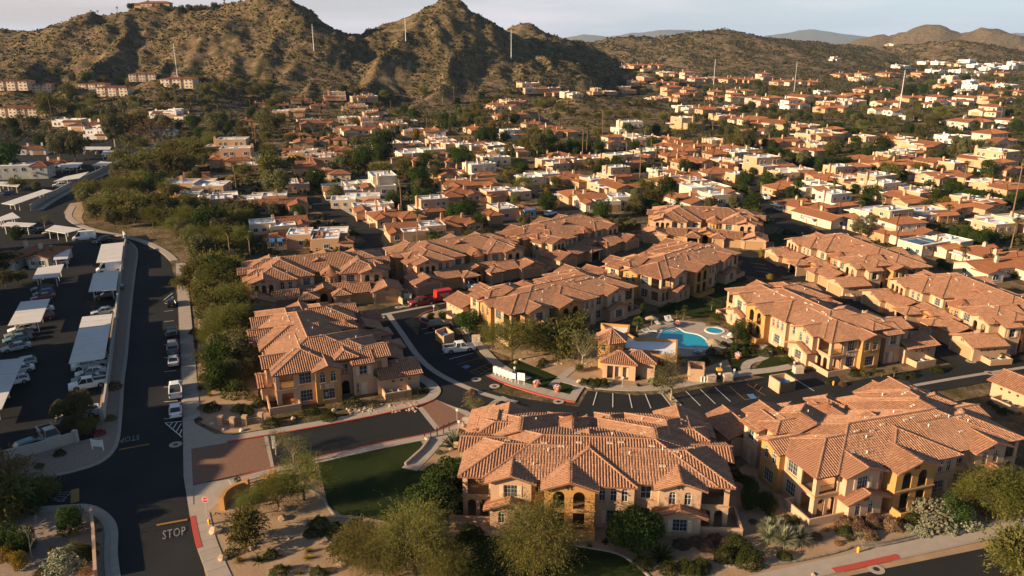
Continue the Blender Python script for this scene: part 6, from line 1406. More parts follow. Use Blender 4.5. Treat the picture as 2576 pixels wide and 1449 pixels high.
 h=(1270, 1420, '1450 1420 560 M;560 1440 500 M;330 1480 330 M;800 1530 330 M;200 1400 320 M;100 1330 220 m;150 1210 180 m;690 1080 330 f;800 880 300 f;870 760 180 f;850 500 130 a;890 450 70 S;980 110 60 k;980 240 130 d;1000 260 150 w;2170 1270 300 f;2280 1200 200 f;2050 1200 200 f;2000 1060 90 x;2370 1320 180 x;2230 1380 100 S;2420 1420 100 S;2530 1400 60 s;960 1130 90 S;1010 1150 80 S;880 1080 80 S;920 1180 60 f;740 550 40 s;870 500 50 s;600 100 50 s;640 90 40 s;250 210 50 s;110 200 90 s;40 190 60 x;2440 160 300 w;2380 110 40 g;2470 190 40 g;1840 1240 60 x;1960 1210 70 x;2320 60 60 x;2200 60 60 x;1870 60 60 S;1950 60 60 S;1800 40 60 S;290 1250 60 s'),
 i=(2540, 1420, '360 1230 90 k;30 1230 80 k;140 1210 80 k;210 1240 90 k;280 1200 90 k;430 1250 130 S;345 1330 120 S;520 1350 150 S;790 1320 70 S;170 1400 110 S;60 1400 100 S;120 1440 100 S;670 1200 90 u;780 1230 110 u;890 1210 100 u;740 1140 90 u;660 1130 80 u;1230 1080 110 k;1310 1080 100 k;1330 1130 110 k;1400 1160 90 k;1430 1070 110 k;1570 1090 110 k;1220 1140 80 S;1330 1160 60 g;1720 1050 100 S;1700 1110 60 g;1790 1140 90 g;1260 1190 70 x;1020 1170 60 r;1090 1115 30 r;1140 1100 30 r;1185 1215 40 r;1880 1040 240 g;2020 1060 210 f;2080 1050 200 g;2250 1000 330 v;2120 960 200 v;2420 980 330 v;2350 1020 200 m;2520 980 250 m;2480 1420 300 m;2430 1430 200 v;800 930 180 y;530 830 110 f;620 780 120 f;680 830 120 f;650 980 150 f;540 960 150 f;500 760 70 S;430 600 130 f;550 680 70 f;420 730 90 S;760 870 90 f;700 1040 70 x;860 1060 60 S;800 1040 60 S;940 1000 60 s;1040 1000 60 s;1150 990 50 s;980 990 50 x;560 1060 40 s;400 640 40 S;2300 190 40 S;2340 220 40 S;2400 240 40 S;2480 250 60 S;2380 260 50 S;1110 40 40 s;1640 560 60 B;300 480 60 s'))
ORIG = dict(a=(0, 0), b=(1270, 0), c=(2540, 0), d=(0, 710), e=(1270, 710), f=(2540, 710), g=(0, 1420), h=(1270, 1420), i=(2540, 1420))
def plant_zone(vx, vy):
    if vy < 640 and not (vx < 480 and vy > 480): return zone(vx, vy)
    if vx < 300: return 'inside the walled car park' if vy < 1120 else 'in the shaded corner garden'
    if vx < 345 and vy < 1180: return 'on the gravel verge by the street'
    if vx < 700 and vy < 1020: return 'in the belt between street and apartments'
    if vx < 1100 and vy < 1090: return 'around the house numbered 1'
    if vx < 800 and vy >= 1090: return 'on the sandy mound by the entry'
    if vx < 1250 and vy > 1090: return 'beside the big lawn'
    if vx < 1900 and vy > 1200: return 'before the front apartments'
    if vy > 1020 and vx > 1840: return 'on the sandy front slope'
    if vx < 1640 and vy < 1020 and vx > 1050: return 'between mailboxes and clubhouse'
    if vx < 2080 and vx >= 1640 and vy < 1020: return 'around pool and clubhouse'
    return 'by the apartment lanes'
ONRD = [(laneA, 5.2), (laneB, 4.8), (laneC, 4.6)]
def dist_poly(x, y, pts): return min(_dseg(x, y, a, b) for a, b in zip(pts[:-1], pts[1:]))
def _dseg(x, y, a, b):
    dx, dy = b[0] - a[0], b[1] - a[1]; t = max(0, min(1, ((x - a[0]) * dx + (y - a[1]) * dy) / (dx * dx + dy * dy + 1e-9))); return math.hypot(x - a[0] - t * dx, y - a[1] - t * dy)
def in_condo(x, y, m=0.0):
    for c in CONDOS:
        t = math.radians(c[2]); dx, dy = x - c[0], y - c[1]; lx = dx * math.cos(t) + dy * math.sin(t); ly = -dx * math.sin(t) + dy * math.cos(t)
        if -1.0 - m < lx < 31.0 + m and -2.0 - m < ly < 16.8 + m: return True
        if -1.3 - m < lx < 31.0 + m and 15 < ly < 22 + m: return True
    return False
def build_plants():
    rng = random.Random(5)
    for k, (ox, oy) in ORIG.items():
        for e in TL[k][2].split(';'):
            p = e.split(); vx = ox / 1.4907 + float(p[0]) * ZK; vy = oy / 1.4907 + float(p[1]) * ZK; kd = p[3]
            x, y = at(vx, vy); hm = float(p[2]) * ZK / pxm(y) / math.cos(max(0, math.atan2(CAM_H, y)))
            if kd in 'sSkgrBxt' : hm *= .62
            else: hm *= .84
            if kd == 'u': hm *= 1.45
            if kd in 'mv' and vx < 720 and vy < 1080: hm *= 1.25
            if in_condo(x, y, -.2 if kd in 'sSkgrBxt' else 0.3): continue
            PLANTS.append((vx, vy, hm, kd, plant_zone(vx, vy), x, y))
    # the trees between the far houses, where the photograph shows a dense mixture
    pts = [(p[5], p[6], 2.2) for p in PLANTS]; tries = 0; made = 0
    while made < 380 and tries < 12000:
        tries += 1; vx = rng.uniform(0, 2600); vy = rng.uniform(165, 560) if rng.random() < .75 else rng.uniform(165, 330)
        if vx < 480 and vy > 400: continue
        if 700 < vx < 1300 and vy < 250: continue
        if vx < 700 and vy < 205: continue
        if 1300 < vx < 1760 and vy < 180: continue
        if vx > 1800 and vy < 185 and vx < 2250: continue
        if 1375 < vx < 1690 and 235 < vy < 335: continue
        x, y = at(vx, vy)
        if any((x - a) ** 2 + (y - b) ** 2 < (r * .8 + 1) ** 2 for a, b, r, *_ in HOUSES): continue
        if in_condo(x, y, 2): continue
        if any(dist_poly(x, y, P_) < w for P_, w in ROADS): continue
        if any((x - a) ** 2 + (y - b) ** 2 < r * r for a, b, r in pts): continue
        kd = rng.choices('mfoecpys', [26, 34, 18, 5, 4, 7, 4, 6])[0]
        if len([1 for q in PLANTS if q[3] == kd]) >= 285: continue
        hm = dict(m=5.2, f=5.6, o=5.2, e=9, c=8, p=12, y=3.4, s=1.8)[kd] * rng.uniform(.7, 1.25)
        PLANTS.append((vx, vy, hm, kd, plant_zone(vx, vy), x, y)); pts.append((x, y, 3.2)); made += 1
    # the belt of mesquite and palo verde between the street and the houses
    BELT = [[(500, 690), (500, 650), (560, 620), (600, 660), (600, 760), (612, 850), (620, 960), (600, 1000), (545, 1000), (540, 900), (520, 790)], [(215, 560), (205, 500), (330, 430), (430, 380), (520, 400), (470, 470), (520, 540), (640, 560), (600, 640), (470, 640), (380, 600)], [(430, 380), (560, 300), (680, 340), (640, 400), (520, 420)], [(240, 210), (700, 215), (900, 260), (700, 300), (420, 300), (260, 330), (200, 260)]]
    def inpoly(a, b, q):
        c = False
        for i in range(len(q)):
            (x1, y1), (x2, y2) = q[i], q[i - 1]
            if (y1 > b) != (y2 > b) and a < (x2 - x1) * (b - y1) / (y2 - y1) + x1: c = not c
        return c
    for q, n, sp in zip(BELT, (44, 75, 30, 34), (2.4, 3.2, 4.0, 8)):
        mine = []; t_ = 0
        while len(mine) < n and t_ < 3000:
            t_ += 1; vx = rng.uniform(min(p[0] for p in q), max(p[0] for p in q)); vy = rng.uniform(min(p[1] for p in q), max(p[1] for p in q))
            if not inpoly(vx, vy, q): continue
            x, y = at(vx, vy)
            if in_condo(x, y, 1.2) or any((x - a) ** 2 + (y - b) ** 2 < sp * sp for a, b in mine) or any((x - a) ** 2 + (y - b) ** 2 < (r * .8) ** 2 for a, b, r, *_ in HOUSES): continue
            if any(dist_poly(x, y, P_) < w for P_, w in ROADS): continue
            kd = rng.choices('mvosf', [56, 7, 20, 10, 7])[0]
            if len([1 for p in PLANTS if p[3] == kd]) >= 290: continue
            mine.append((x, y)); PLANTS.append((vx, vy, dict(m=5.6, v=5.8, o=5.0, s=1.8, f=6)[kd] * rng.uniform(.75, 1.3), kd, plant_zone(vx, vy), x, y))
    rows = {}
    for p in PLANTS:
        rows.setdefault((p[3], p[4]), []).append(p)
    first = {}
    for (kd, zn), L_ in rows.items():
        # ordered from the left in bands of height so that each label finds one plant
        L_.sort(key=lambda p: p[0]); n = len(L_)
        for i, p in enumerate(L_):
            if n == 1: lab = f'{KDESC[kd]} {zn}, the only one there'
            elif i < 30: lab = f'{ORD[i]} {KDESC[kd]} from the left {zn}'
            elif n - i <= 30: lab = f'{ORD[n - i - 1]} {KDESC[kd]} from the right {zn}'
            else: lab = f'{KDESC[kd]} in the middle of those {zn}'
            v = rng.randrange(len(TREE[kd])); root = TREE[kd][v]; s = p[2] / BASEH[kd]; w = s * rng.uniform(.9, 1.12) * (.82 if kd == 'M' else 1)
            if kd == 'p': s = max(.5, s); w = max(.75, min(1.15, s))
            o = place(root, (kd, v) not in first, (p[5], p[6], hz1(p[5], p[6]) if p[6] > 430 else .04), rng.uniform(0, 6.28), lab, KGRP[kd], scale=(w, w, s), cat=KCAT.get(kd, 'tree')); first[(kd, v)] = 1
            TPOS.append((p[5], p[6]))
    for k, R_ in TREE.items():
        for v, r in enumerate(R_):
            if (k, v) not in first: _drop(r)
build_plants()
def hill_scrub():
    """the low desert scrub that covers the hills and waste ground: nobody could count it"""
    rng = np.random.default_rng(9); P_ = []
    n = 230000
    vx = rng.uniform(-60, 2640, n); yy = np.exp(rng.uniform(math.log(430), math.log(2300), n))
    a = (vx - 1288) / FPX; X = a * (yy * CP + CAM_H * SP); Y = yy; h = height(X, Y)
    den = fbm(X / 38, Y / 38, 4, 31)
    keep = (den > .36) & (rng.random(n) < np.clip((h + 3) / 9, .05, 1))
    X, Y, h = X[keep], Y[keep], h[keep]; X, Y, h = X[:125000], Y[:125000], h[:125000]; m = len(X)
    far_ = np.clip(Y / 700, .8, 2.2)
    s = rng.uniform(.5, 1.35, m) * np.where(rng.random(m) < .12, 1.9, 1.0) * far_ * .8
    # a rough clump of six faces
    A = rng.uniform(0, 6.28, m); base = np.array([[1, 0, 0], [.3, .95, .1], [-.8, .6, 0], [-.8, -.6, .1], [.3, -.95, 0], [.15, .1, 1.05], [-.35, -.2, .9]])
    jit = rng.uniform(.7, 1.25, (m, 7, 1)); B = base[None] * jit * s[:, None, None]
    c, sn = np.cos(A)[:, None], np.sin(A)[:, None]
    V = np.stack([B[:, :, 0] * c - B[:, :, 1] * sn + X[:, None], B[:, :, 0] * sn + B[:, :, 1] * c + Y[:, None], B[:, :, 2] * .85 + h[:, None] - .1 * s[:, None]], 2)
    tri = np.array([(0, 1, 5), (1, 6, 5), (1, 2, 6), (2, 3, 6), (3, 4, 6), (4, 5, 6), (4, 0, 5)])
    F = (np.arange(m)[:, None, None] * 7 + tri[None]).reshape(-1, 3)
    link('desert_scrub', npmesh('desert_scrub', V.reshape(-1, 3), F, ['leaf_scrub']), kind='stuff')
hill_scrub()

def town_scrub():
    """hedges, shrubs and yard plants that fill the ground between the houses, too many and too small to count"""
    rng = np.random.default_rng(12); n = 60000
    vx = rng.uniform(-40, 2620, n); yy = np.exp(rng.uniform(math.log(150), math.log(1300), n))
    X = (vx - 1288) / FPX * (yy * CP + CAM_H * SP); Y = yy; h = np.where(Y > 430, height(X, Y), 0); k = h < 12
    vyy = 724.5 - FPX * ((Y * SP + (h - CAM_H) * CP) / (Y * CP - (h - CAM_H) * SP))
    k &= (vyy < 640) & ~((vx > 1375) & (vx < 1690) & (vyy > 235) & (vyy < 335)) & ~((vx < 1000) & (vyy < 240)) & ~((vx < 480) & (vyy > 350)) & (fbm(X / 16, Y / 16, 3, 77) > .47)
    for a, b, r, *_ in HOUSES: k &= (X - a) ** 2 + (Y - b) ** 2 > (r * .92) ** 2
    for c in CONDOS: k &= (X - c[0] - 14 * math.cos(math.radians(c[2])) + 9 * math.sin(math.radians(c[2]))) ** 2 + (Y - c[1] - 14 * math.sin(math.radians(c[2])) - 9 * math.cos(math.radians(c[2]))) ** 2 > 22 ** 2
    for P_, w in ROADS:
        for a, b in zip(P_[:-1], P_[1:]):
            dx, dy = b[0] - a[0], b[1] - a[1]; t = np.clip(((X - a[0]) * dx + (Y - a[1]) * dy) / (dx * dx + dy * dy + 1e-9), 0, 1); k &= np.hypot(X - a[0] - t * dx, Y - a[1] - t * dy) > w - .6
    X, Y, h = X[k][:9500], Y[k][:9500], h[k][:9500]; m = len(X); q = 9
    C = rng.normal(0, .42, (m, q, 3)); s = rng.uniform(.7, 1.7, m) * np.clip(Y / 400, .8, 1.6); C[:, :, 2] = np.abs(C[:, :, 2]) * 1.3
    C = C * s[:, None, None] + np.stack([X, Y, h], 1)[:, None]; C = C.reshape(-1, 3)
    link('yard_shrubbery', leaf_mesh('yard_shrubbery', C, 1.0, 'leaf_yard', rng, asp=.8, up=.8), kind='stuff')
leafmat('leaf_yard', (.10, .095, .03), (.035, .048, .014))
town_scrub()
# ------------------------------------------------------------------ cars
def car_proto(kind):
    """car pointing along +x, wheels on z=0; body, glasshouse, roof, wheels with rims, lamps, mirrors"""
    S = dict(
      sedan=dict(L=4.75, W=1.82, top=[(-2.37, .62), (-2.3, .92), (-1.55, .98), (-.2, .96), (.75, .93), (1.9, .78), (2.3, .66), (2.37, .45)], cab=[(-1.75, .97), (-1.0, 1.42), (.25, 1.45), (1.05, .93)], r=.33),
      hatch=dict(L=4.2, W=1.76, top=[(-2.1, .6), (-2.05, .98), (-1.2, 1.0), (.75, .98), (1.6, .84), (2.0, .7), (2.1, .45)], cab=[(-2.0, .98), (-1.55, 1.47), (.25, 1.5), (1.05, .97)], r=.32),
      suv=dict(L=4.8, W=1.92, top=[(-2.4, .7), (-2.35, 1.1), (-1.2, 1.12), (.85, 1.10), (1.95, 1.0), (2.3, .85), (2.4, .5)], cab=[(-2.3, 1.1), (-2.0, 1.72), (.35, 1.76), (1.05, 1.1)], r=.38),
      pickup=dict(L=5.7, W=2.0, top=[(-2.85, .75), (-2.82, 1.12), (-.75, 1.12), (1.1, 1.13), (2.3, 1.06), (2.75, .95), (2.85, .5)], cab=[(-.78, 1.12), (-.62, 1.82), (.85, 1.85), (1.45, 1.13)], r=.41),
      van=dict(L=5.9, W=2.02, top=[(-2.95, .8), (-2.93, 1.25), (-1.0, 1.3), (1.6, 1.3), (2.5, 1.15), (2.85, .9), (2.95, .5)], cab=[(-2.92, 1.25), (-2.85, 2.55), (1.2, 2.6), (2.15, 1.25)], r=.36))[kind]
    root = thing({'sedan': 'sedan_car', 'hatch': 'hatchback_car', 'suv': 'sport_utility_car', 'pickup': 'pickup_truck', 'van': 'cargo_van'}[kind], 'x', 'car')
    W2 = S['W'] / 2; top = S['top']; b = MB('car_white', 'plastic_dark')
    def sec(x, zt):
        e = abs(x) / (S['L'] / 2); w = W2 * (1 - .10 * e ** 4) ; zb = .24 + .1 * e ** 6
        m = min(zt - .02, max(.5, zt * .72))
        return [(x, -w * .93, zb), (x, -w, zb + .12), (x, -w, m), (x, -w * .93, zt - .03), (x, -w * .80, zt), (x, w * .80, zt), (x, w * .93, zt - .03), (x, w, m), (x, w, zb + .12), (x, w * .93, zb)]
    xs = []; 
    for (x0, z0), (x1, z1) in zip(top[:-1], top[1:]):
        n = max(1, int((x1 - x0) / .5))
        for i in range(n): t = i / n; xs.append((x0 + (x1 - x0) * t, z0 + (z1 - z0) * t))
    xs.append(top[-1]); secs = [sec(*q) for q in xs]; vs = [p for s in secs for p in s]; k = 10
    fs = [(i * k + j, (i + 1) * k + j, (i + 1) * k + (j + 1) % k, i * k + (j + 1) % k) for i in range(len(secs) - 1) for j in range(k)]
    b.add(vs, [f[::-1] for f in fs] + [tuple(range(k)), tuple(range((len(secs) - 1) * k, len(secs) * k))[::-1]])
    wb = S['L'] * .30
    b.use('plastic_dark')
    for x in (-wb, wb):
        for s in (-1, 1):
            n = 12; r = S['r'] + .06; y = s * (W2 + .004)
            pts = [(x + r * math.cos(math.pi * i / n), y, .24 + max(0, S['r'] - .24) + r * math.sin(math.pi * i / n)) for i in range(n + 1)]
            b.poly(([(x - r, y, .25), (x + r, y, .25)] + pts)[::1 if s < 0 else -1])
    for x, s in ((S['L'] / 2, 1), (-S['L'] / 2, -1)): b.box(min(x - .06 * s, x + .02 * s), max(x - .06 * s, x + .02 * s), -W2 * .85, W2 * .85, .26, .40)
    if kind == 'pickup':
        b.box(-2.7, -.82, -W2 * .80, W2 * .80, 1.121, 1.126)
        b.use('car_white'); b.box(-2.82, -.78, -W2 * .97, -W2 * .80, 1.08, 1.30); b.box(-2.82, -.78, W2 * .80, W2 * .97, 1.08, 1.30); b.box(-2.83, -2.72, -W2 * .80, W2 * .80, 1.08, 1.30)
    b.build('body', root)
    c = S['cab']; g = MB('car_glass'); wi, wt = W2 * .90, W2 * .70
    lo = [(c[0][0], c[0][1]), (c[3][0], c[3][1])]; hi = [(c[1][0], c[1][1] - .02), (c[2][0], c[2][1] - .02)]
    A = [(lo[0][0], -wi, lo[0][1] - .03), (lo[1][0], -wi, lo[1][1] - .03), (lo[1][0], wi, lo[1][1] - .03), (lo[0][0], wi, lo[0][1] - .03)]
    B = [(hi[0][0], -wt, hi[0][1]), (hi[1][0], -wt, hi[1][1]), (hi[1][0], wt, hi[1][1]), (hi[0][0], wt, hi[0][1])]
    g.add(A + B, [(0, 1, 5, 4), (1, 2, 6, 5), (2, 3, 7, 6), (3, 0, 4, 7)]); g.build('windows', root)
    r = MB('car_white'); t0, t1 = c[1], c[2]; zc = .03
    r.add([(t0[0] - .02, -wt - .02, t0[1] - .03), (t1[0] + .02, -wt - .02, t1[1] - .03), (t1[0] + .02, wt + .02, t1[1] - .03), (t0[0] - .02, wt + .02, t0[1] - .03), (t0[0] + .12, -wt * .8, t0[1] + zc), (t1[0] - .12, -wt * .8, t1[1] + zc), (t1[0] - .12, wt * .8, t1[1] + zc), (t0[0] + .12, wt * .8, t0[1] + zc)],
          [(4, 5, 6, 7), (0, 1, 5, 4), (1, 2, 6, 5), (2, 3, 7, 6), (3, 0, 4, 7)])
    for i, j in ((0, 4), (1, 5), (2, 6), (3, 7)): r.bar(A[i], B[i], .045, 5)
    for s in (-1, 1):
        xm = (c[1][0] + c[2][0]) / 2 + .05; r.bar((xm, s * wi, c[3][1]), (xm, s * wt, c[2][1] - .02), .04, 5)
    if kind == 'van':
        for s in (-1, 1): r.poly([(c[0][0] + .05, s * (wi + .01), c[0][1]), (.9, s * (wi + .01), c[0][1]), (.8, s * (wt + .012), c[2][1] - .03), (c[1][0] + .05, s * (wt + .012), c[1][1] - .03)][::s])
    r.build('roof', root)
    if 'wheel' + kind not in _cache:
        w = MB('tyre'); R = S['r']
        w.add([(R * math.cos(a), y, R * math.sin(a)) for y in (-.1, .1) for a in np.linspace(0, 2 * math.pi, 15)[:-1]], [(i, (i + 1) % 14, 14 + (i + 1) % 14, 14 + i) for i in range(14)] + [tuple(range(14)), tuple(range(27, 13, -1))])
        q = MB('rim'); q.add([(R * .62 * math.cos(a), y, R * .62 * math.sin(a)) for y in (-.108, .108) for a in np.linspace(0, 2 * math.pi, 11)[:-1]], [tuple(range(10)), tuple(range(19, 9, -1))]); _cache['wheel' + kind] = (w.mesh('wheel'), q.mesh('rim'))
    for x in (-wb, wb):
        for s in (-1, 1): o = link('wheel', _cache['wheel' + kind][0], root, (x, s * (W2 - .09), S['r'])); link('rim', _cache['wheel' + kind][1], o)
    zl = top[-2][1] - .08
    for s in (-1, 1):
        h = MB('lamp_clear'); h.box(S['L'] / 2 - .22, S['L'] / 2 - .02, s * W2 * .74 - .2, s * W2 * .74 + .2, zl - .1, zl + .05); h.build('headlight', root)
        t = MB('lamp_red'); zt = top[1][1] - .1; t.box(-S['L'] / 2 - .012, -S['L'] / 2 + .1, s * W2 * .78 - .17, s * W2 * .78 + .17, zt - .12, zt + .05); t.build('tail_light', root)
        m = MB('plastic_dark'); m.box(c[3][0] - .25, c[3][0] - .10, s * (wi + .12) - .1, s * (wi + .12) + .1, c[3][1] + .05, c[3][1] + .22); m.build('mirror', root)
    p = MB('sign_white'); p.box(-S['L'] / 2 - .02, -S['L'] / 2 + .01, -.17, .17, .5, .62); p.build('number_plate', root)
    return root
CARP = {k: car_proto(k) for k in ('sedan', 'hatch', 'suv', 'pickup', 'van')}; _cu = {}
def car(vx, vy, ang, kind, col, label, group, z=.04, pos=None):
    x, y = pos or at(vx, vy); o = place(CARP[kind], kind not in _cu, (x, y, (hz1(x, y) if y > 430 else 0) + z), ang, label, group); _cu[kind] = 1
    for c in o.children:
        if c.name.split('.')[0] in ('body', 'roof'):
            c.material_slots[0].link = 'OBJECT'; c.material_slots[0].material = MAT['car_' + col]
    return o
def heading(a, b): p, q = at(*a), at(*b); return math.atan2(q[1] - p[1], q[0] - p[0])
up_ = heading((452, 1060), (446, 800)); nose = heading((270, 922), (190, 936)); GS, GL_, GT = 'cars parked along the street', 'cars in the walled car park', 'cars in the town streets'
car(433, 768, up_, 'hatch', 'black', 'small black car parked farthest up the street by the hatched marking', GS)
car(433, 848, up_, 'pickup', 'black', 'dark pickup parked at the kerb in front of the other dark one', GS)
car(436, 882, up_, 'pickup', 'grey', 'grey pickup parked at the kerb just behind the dark pickup', GS)
car(438, 914, up_, 'sedan', 'silver', 'silver car parked at the kerb behind the two pickups', GS)
car(443, 990, up_, 'pickup', 'white', 'white pickup with dark empty bed parked at the street kerb', GS)
car(443, 1040, up_, 'sedan', 'white', 'white car parked last in the kerb row, before the striped triangle', GS)
for vx, vy, k, c, l in ((228, 926, 'pickup', 'white', 'white pickup with open bed parked beside the end of the long carport'), (230, 944, 'sedan', 'white', 'white car with sunroof beside the white pickup, nose to the lane'), (222, 960, 'sedan', 'grey', 'grey car between white sunroof car and white work pickup'), (224, 975, 'pickup', 'white', 'white single-cab pickup above the grey-green tree'),
    (197, 1052, 'pickup', 'white', 'white pickup half hidden under the grey-green tree'), (281, 671, 'suv', 'silver', 'silver car standing between the two far sunlit carports'), (277, 684, 'van', 'white', 'white van nosing out beneath the second sunlit carport'), (268, 751, 'sedan', 'black', 'black car behind the small tree by the car-park wall'), (262, 790, 'sedan', 'silver', 'silver car at the top end of the long carport'),
    (283, 730, 'sedan', 'grey', 'grey car in the shade under the second carport'), (240, 915, 'suv', 'black', 'black car under the low end of the long carport')):
    car(vx, vy, nose, k, c, l, GL_)
nl = heading((90, 752), (150, 742))
for vx, vy, k, c, l in ((144, 668, 'suv', 'white', 'white car above the shaded single carport'), (116, 634, 'hatch', 'white', 'white car behind the tree near the tiled roof'), (109, 731, 'sedan', 'black', 'black car alone in the shade of the left bay row'), (112, 744, 'hatch', 'blue', 'dark blue car next to the dark red one'), (110, 754, 'sedan', 'dark_red', 'dark red car at the top end of the shaded carport'), (104, 806, 'suv', 'dark_red', 'dark red car under the lower end of the shaded carport'),
    (104, 786, 'sedan', 'white', 'white car under the shaded carport'), (57, 834, 'sedan', 'white', 'pale car first below the shaded carport'), (49, 847, 'sedan', 'grey', 'dark grey car second below the shaded carport'), (46, 859, 'sedan', 'teal', 'dark teal car third below the shaded carport'), (42, 881, 'sedan', 'silver', 'silver car by the white lamp post, fourth below the shaded carport'), (58, 921, 'hatch', 'silver', 'silver car poking out of the nearest carport'), (48, 938, 'sedan', 'white', 'white car poking out of the middle of the nearest carport'), (38, 966, 'hatch', 'white', 'white car poking out of the near end of the nearest carport')):
    car(vx, vy, nl + math.pi, k, c, l, GL_)
car(128, 1106, heading((120, 1095), (136, 1112)), 'pickup', 'beige', 'beige pickup with black bed behind the low white wall', GL_)
car(80, 1128, heading((70, 1132), (92, 1124)), 'hatch', 'teal', 'teal car behind the low white wall', GL_)
car(213, 604, heading((250, 601), (192, 606)), 'van', 'white', 'tall white van parked by the street bend', GL_)
car(258, 611, heading((275, 606), (238, 616)), 'suv', 'black', 'black car beside the white van at the bend', GL_)
for vx, vy, k, c, l in ((68, 586, 'suv', 'grey', 'grey car behind the open lot carport'), (100, 586, 'sedan', 'black', 'black car behind the open lot carport'), (130, 590, 'sedan', 'beige', 'beige car under the carport next to the white van'), (171, 430, 'suv', 'white', 'white car in the upper car park'), (150, 470, 'suv', 'white', 'white car beside the wall of the upper car park'), (20, 491, 'hatch', 'blue', 'blue car at the edge of the upper car park'), (240, 382, 'sedan', 'beige', 'beige car under the far upper carport')):
    car(vx, vy, nose, k, c, l, GL_)
GC = 'cars among the apartment houses'
car(1107, 826, heading((1080, 830), (1140, 824)), 'suv', 'black', 'large black car parked beside the first rubbish enclosure', GC)
car(1155, 884, heading((1122, 890), (1186, 882)), 'pickup', 'white', 'white crew-cab pickup parked nose-in near the mailboxes', GC)
hd = heading((1110, 758), (1036, 770))
car(1062, 767, hd, 'pickup', 'dark_red', 'dark red pickup towing a red box trailer', GC)
car(1181, 724, hd + math.pi / 2 + .3, 'suv', 'silver', 'silver car parked in the open carport bay of house 3', GC)
for vx, vy, k, c, a, l in ((735, 398, 'hatch', 'yellow', 3.0, 'bright yellow car on the town street corner'), (656, 380, 'suv', 'white', 1.9, 'white car on the town street above the mesquite belt'), (1963, 531, 'sedan', 'silver', 2.0, 'silver car on the wide bending street'), (1922, 500, 'pickup', 'white', 1.7, 'white pickup at the top of the wide bending street'), (2473, 434, 'suv', 'white', 0.1, 'white car in the drive of a two-storey tan house'), (1748, 396, 'suv', 'white', 2.2, 'white car among the tall palms'), (2520, 324, 'suv', 'white', .2, 'white car nearest the grey hip-roofed house'), (2545, 317, 'pickup', 'silver', .2, 'silver pickup beyond the grey hip-roofed house'), (2495, 337, 'suv', 'silver', 0, 'silver car on the sandy building lot'), (1384, 541, 'sedan', 'white', .8, 'white car near the turning circle')):
    car(vx, vy, a, k, c, l, GT)
# red box trailer
x, y = at(1114, 757); t = thing('box_trailer', 'red enclosed box trailer with white lettering behind the red pickup', 'trailer', (x, y, .04), hd)
b = MB('car_red'); b.box(-1.9, 1.7, -.95, .95, .5, 2.45); b.box(-1.86, 1.6, -.9, .9, 2.45, 2.52); b.add([(1.7, -.95, .5), (2.1, 0, .5), (1.7, .95, .5), (1.7, -.95, 2.4), (2.1, 0, 2.4), (1.7, .95, 2.4)], [(0, 1, 4, 3), (1, 2, 5, 4), (3, 4, 5), (0, 2, 1)]); b.build('body', t)
b = MB('sign_white')
for k, (a, c_) in enumerate(((-.9, 1.0), (-1.0, .9), (-.7, .6))): 
    q = -1.0
    while q < c_ - .1: b.box(q, q + .13, .952, .958, 1.75 - k * .28, 1.9 - k * .28); q += .19
b.build('lettering', t, kind=None)
for s in (-1, 1): 
    o = link('wheel', _cache['wheelsuv'][0], t, (-.4, s * .98, .38)); link('rim', _cache['wheelsuv'][1], o)
    f = MB('flower_white'); f.box(-.85, .05, s * 1.02 - .12, s * 1.02 + .12, .78, .84); f.build('mudguard', t)
b = MB('iron'); b.bar((1.7, -.5, .5), (3.0, 0, .5), .05); b.bar((1.7, .5, .5), (3.0, 0, .5), .05); b.build('drawbar', t)

# ------------------------------------------------------------------ carports and walls of the car park
def carport(cs, label, z=2.6):
    q = [at(a, b_, z) for a, b_ in cs]; cx = sum(p[0] for p in q) / 4; cy = sum(p[1] for p in q) / 4
    root = thing('carport', label, 'carport', (cx, cy, .03), group='flat white carports of the car park'); loc = [(p[0] - cx, p[1] - cy) for p in q]
    A, B_, C_, D_ = [np.array(p) for p in loc]; n = max(2, int(np.linalg.norm(D_ - A) / 3.2))
    if np.cross(B_ - A, D_ - A) < 0: A, B_, C_, D_ = B_, A, D_, C_
    for i in range(n):          # roof sheets
        t0, t1 = i / n + .002, (i + 1) / n - .002; b = MB('carport_white')
        b.prism([tuple(A + (D_ - A) * t0), tuple(B_ + (C_ - B_) * t0), tuple(B_ + (C_ - B_) * t1), tuple(A + (D_ - A) * t1)], z - .12, z - .0 + .012 * (i % 2)); b.build('roof_sheet', root)
    b = MB('steel_white')
    for i in range(3):
        t = .12 + .38 * i
        for u in (.15, .85): p = A + (D_ - A) * t + ((B_ + (C_ - B_) * t) - (A + (D_ - A) * t)) * u; c = MB('steel_white'); c.box(p[0] - .07, p[0] + .07, p[1] - .07, p[1] + .07, -.02, z - .125); c.build('post', root)
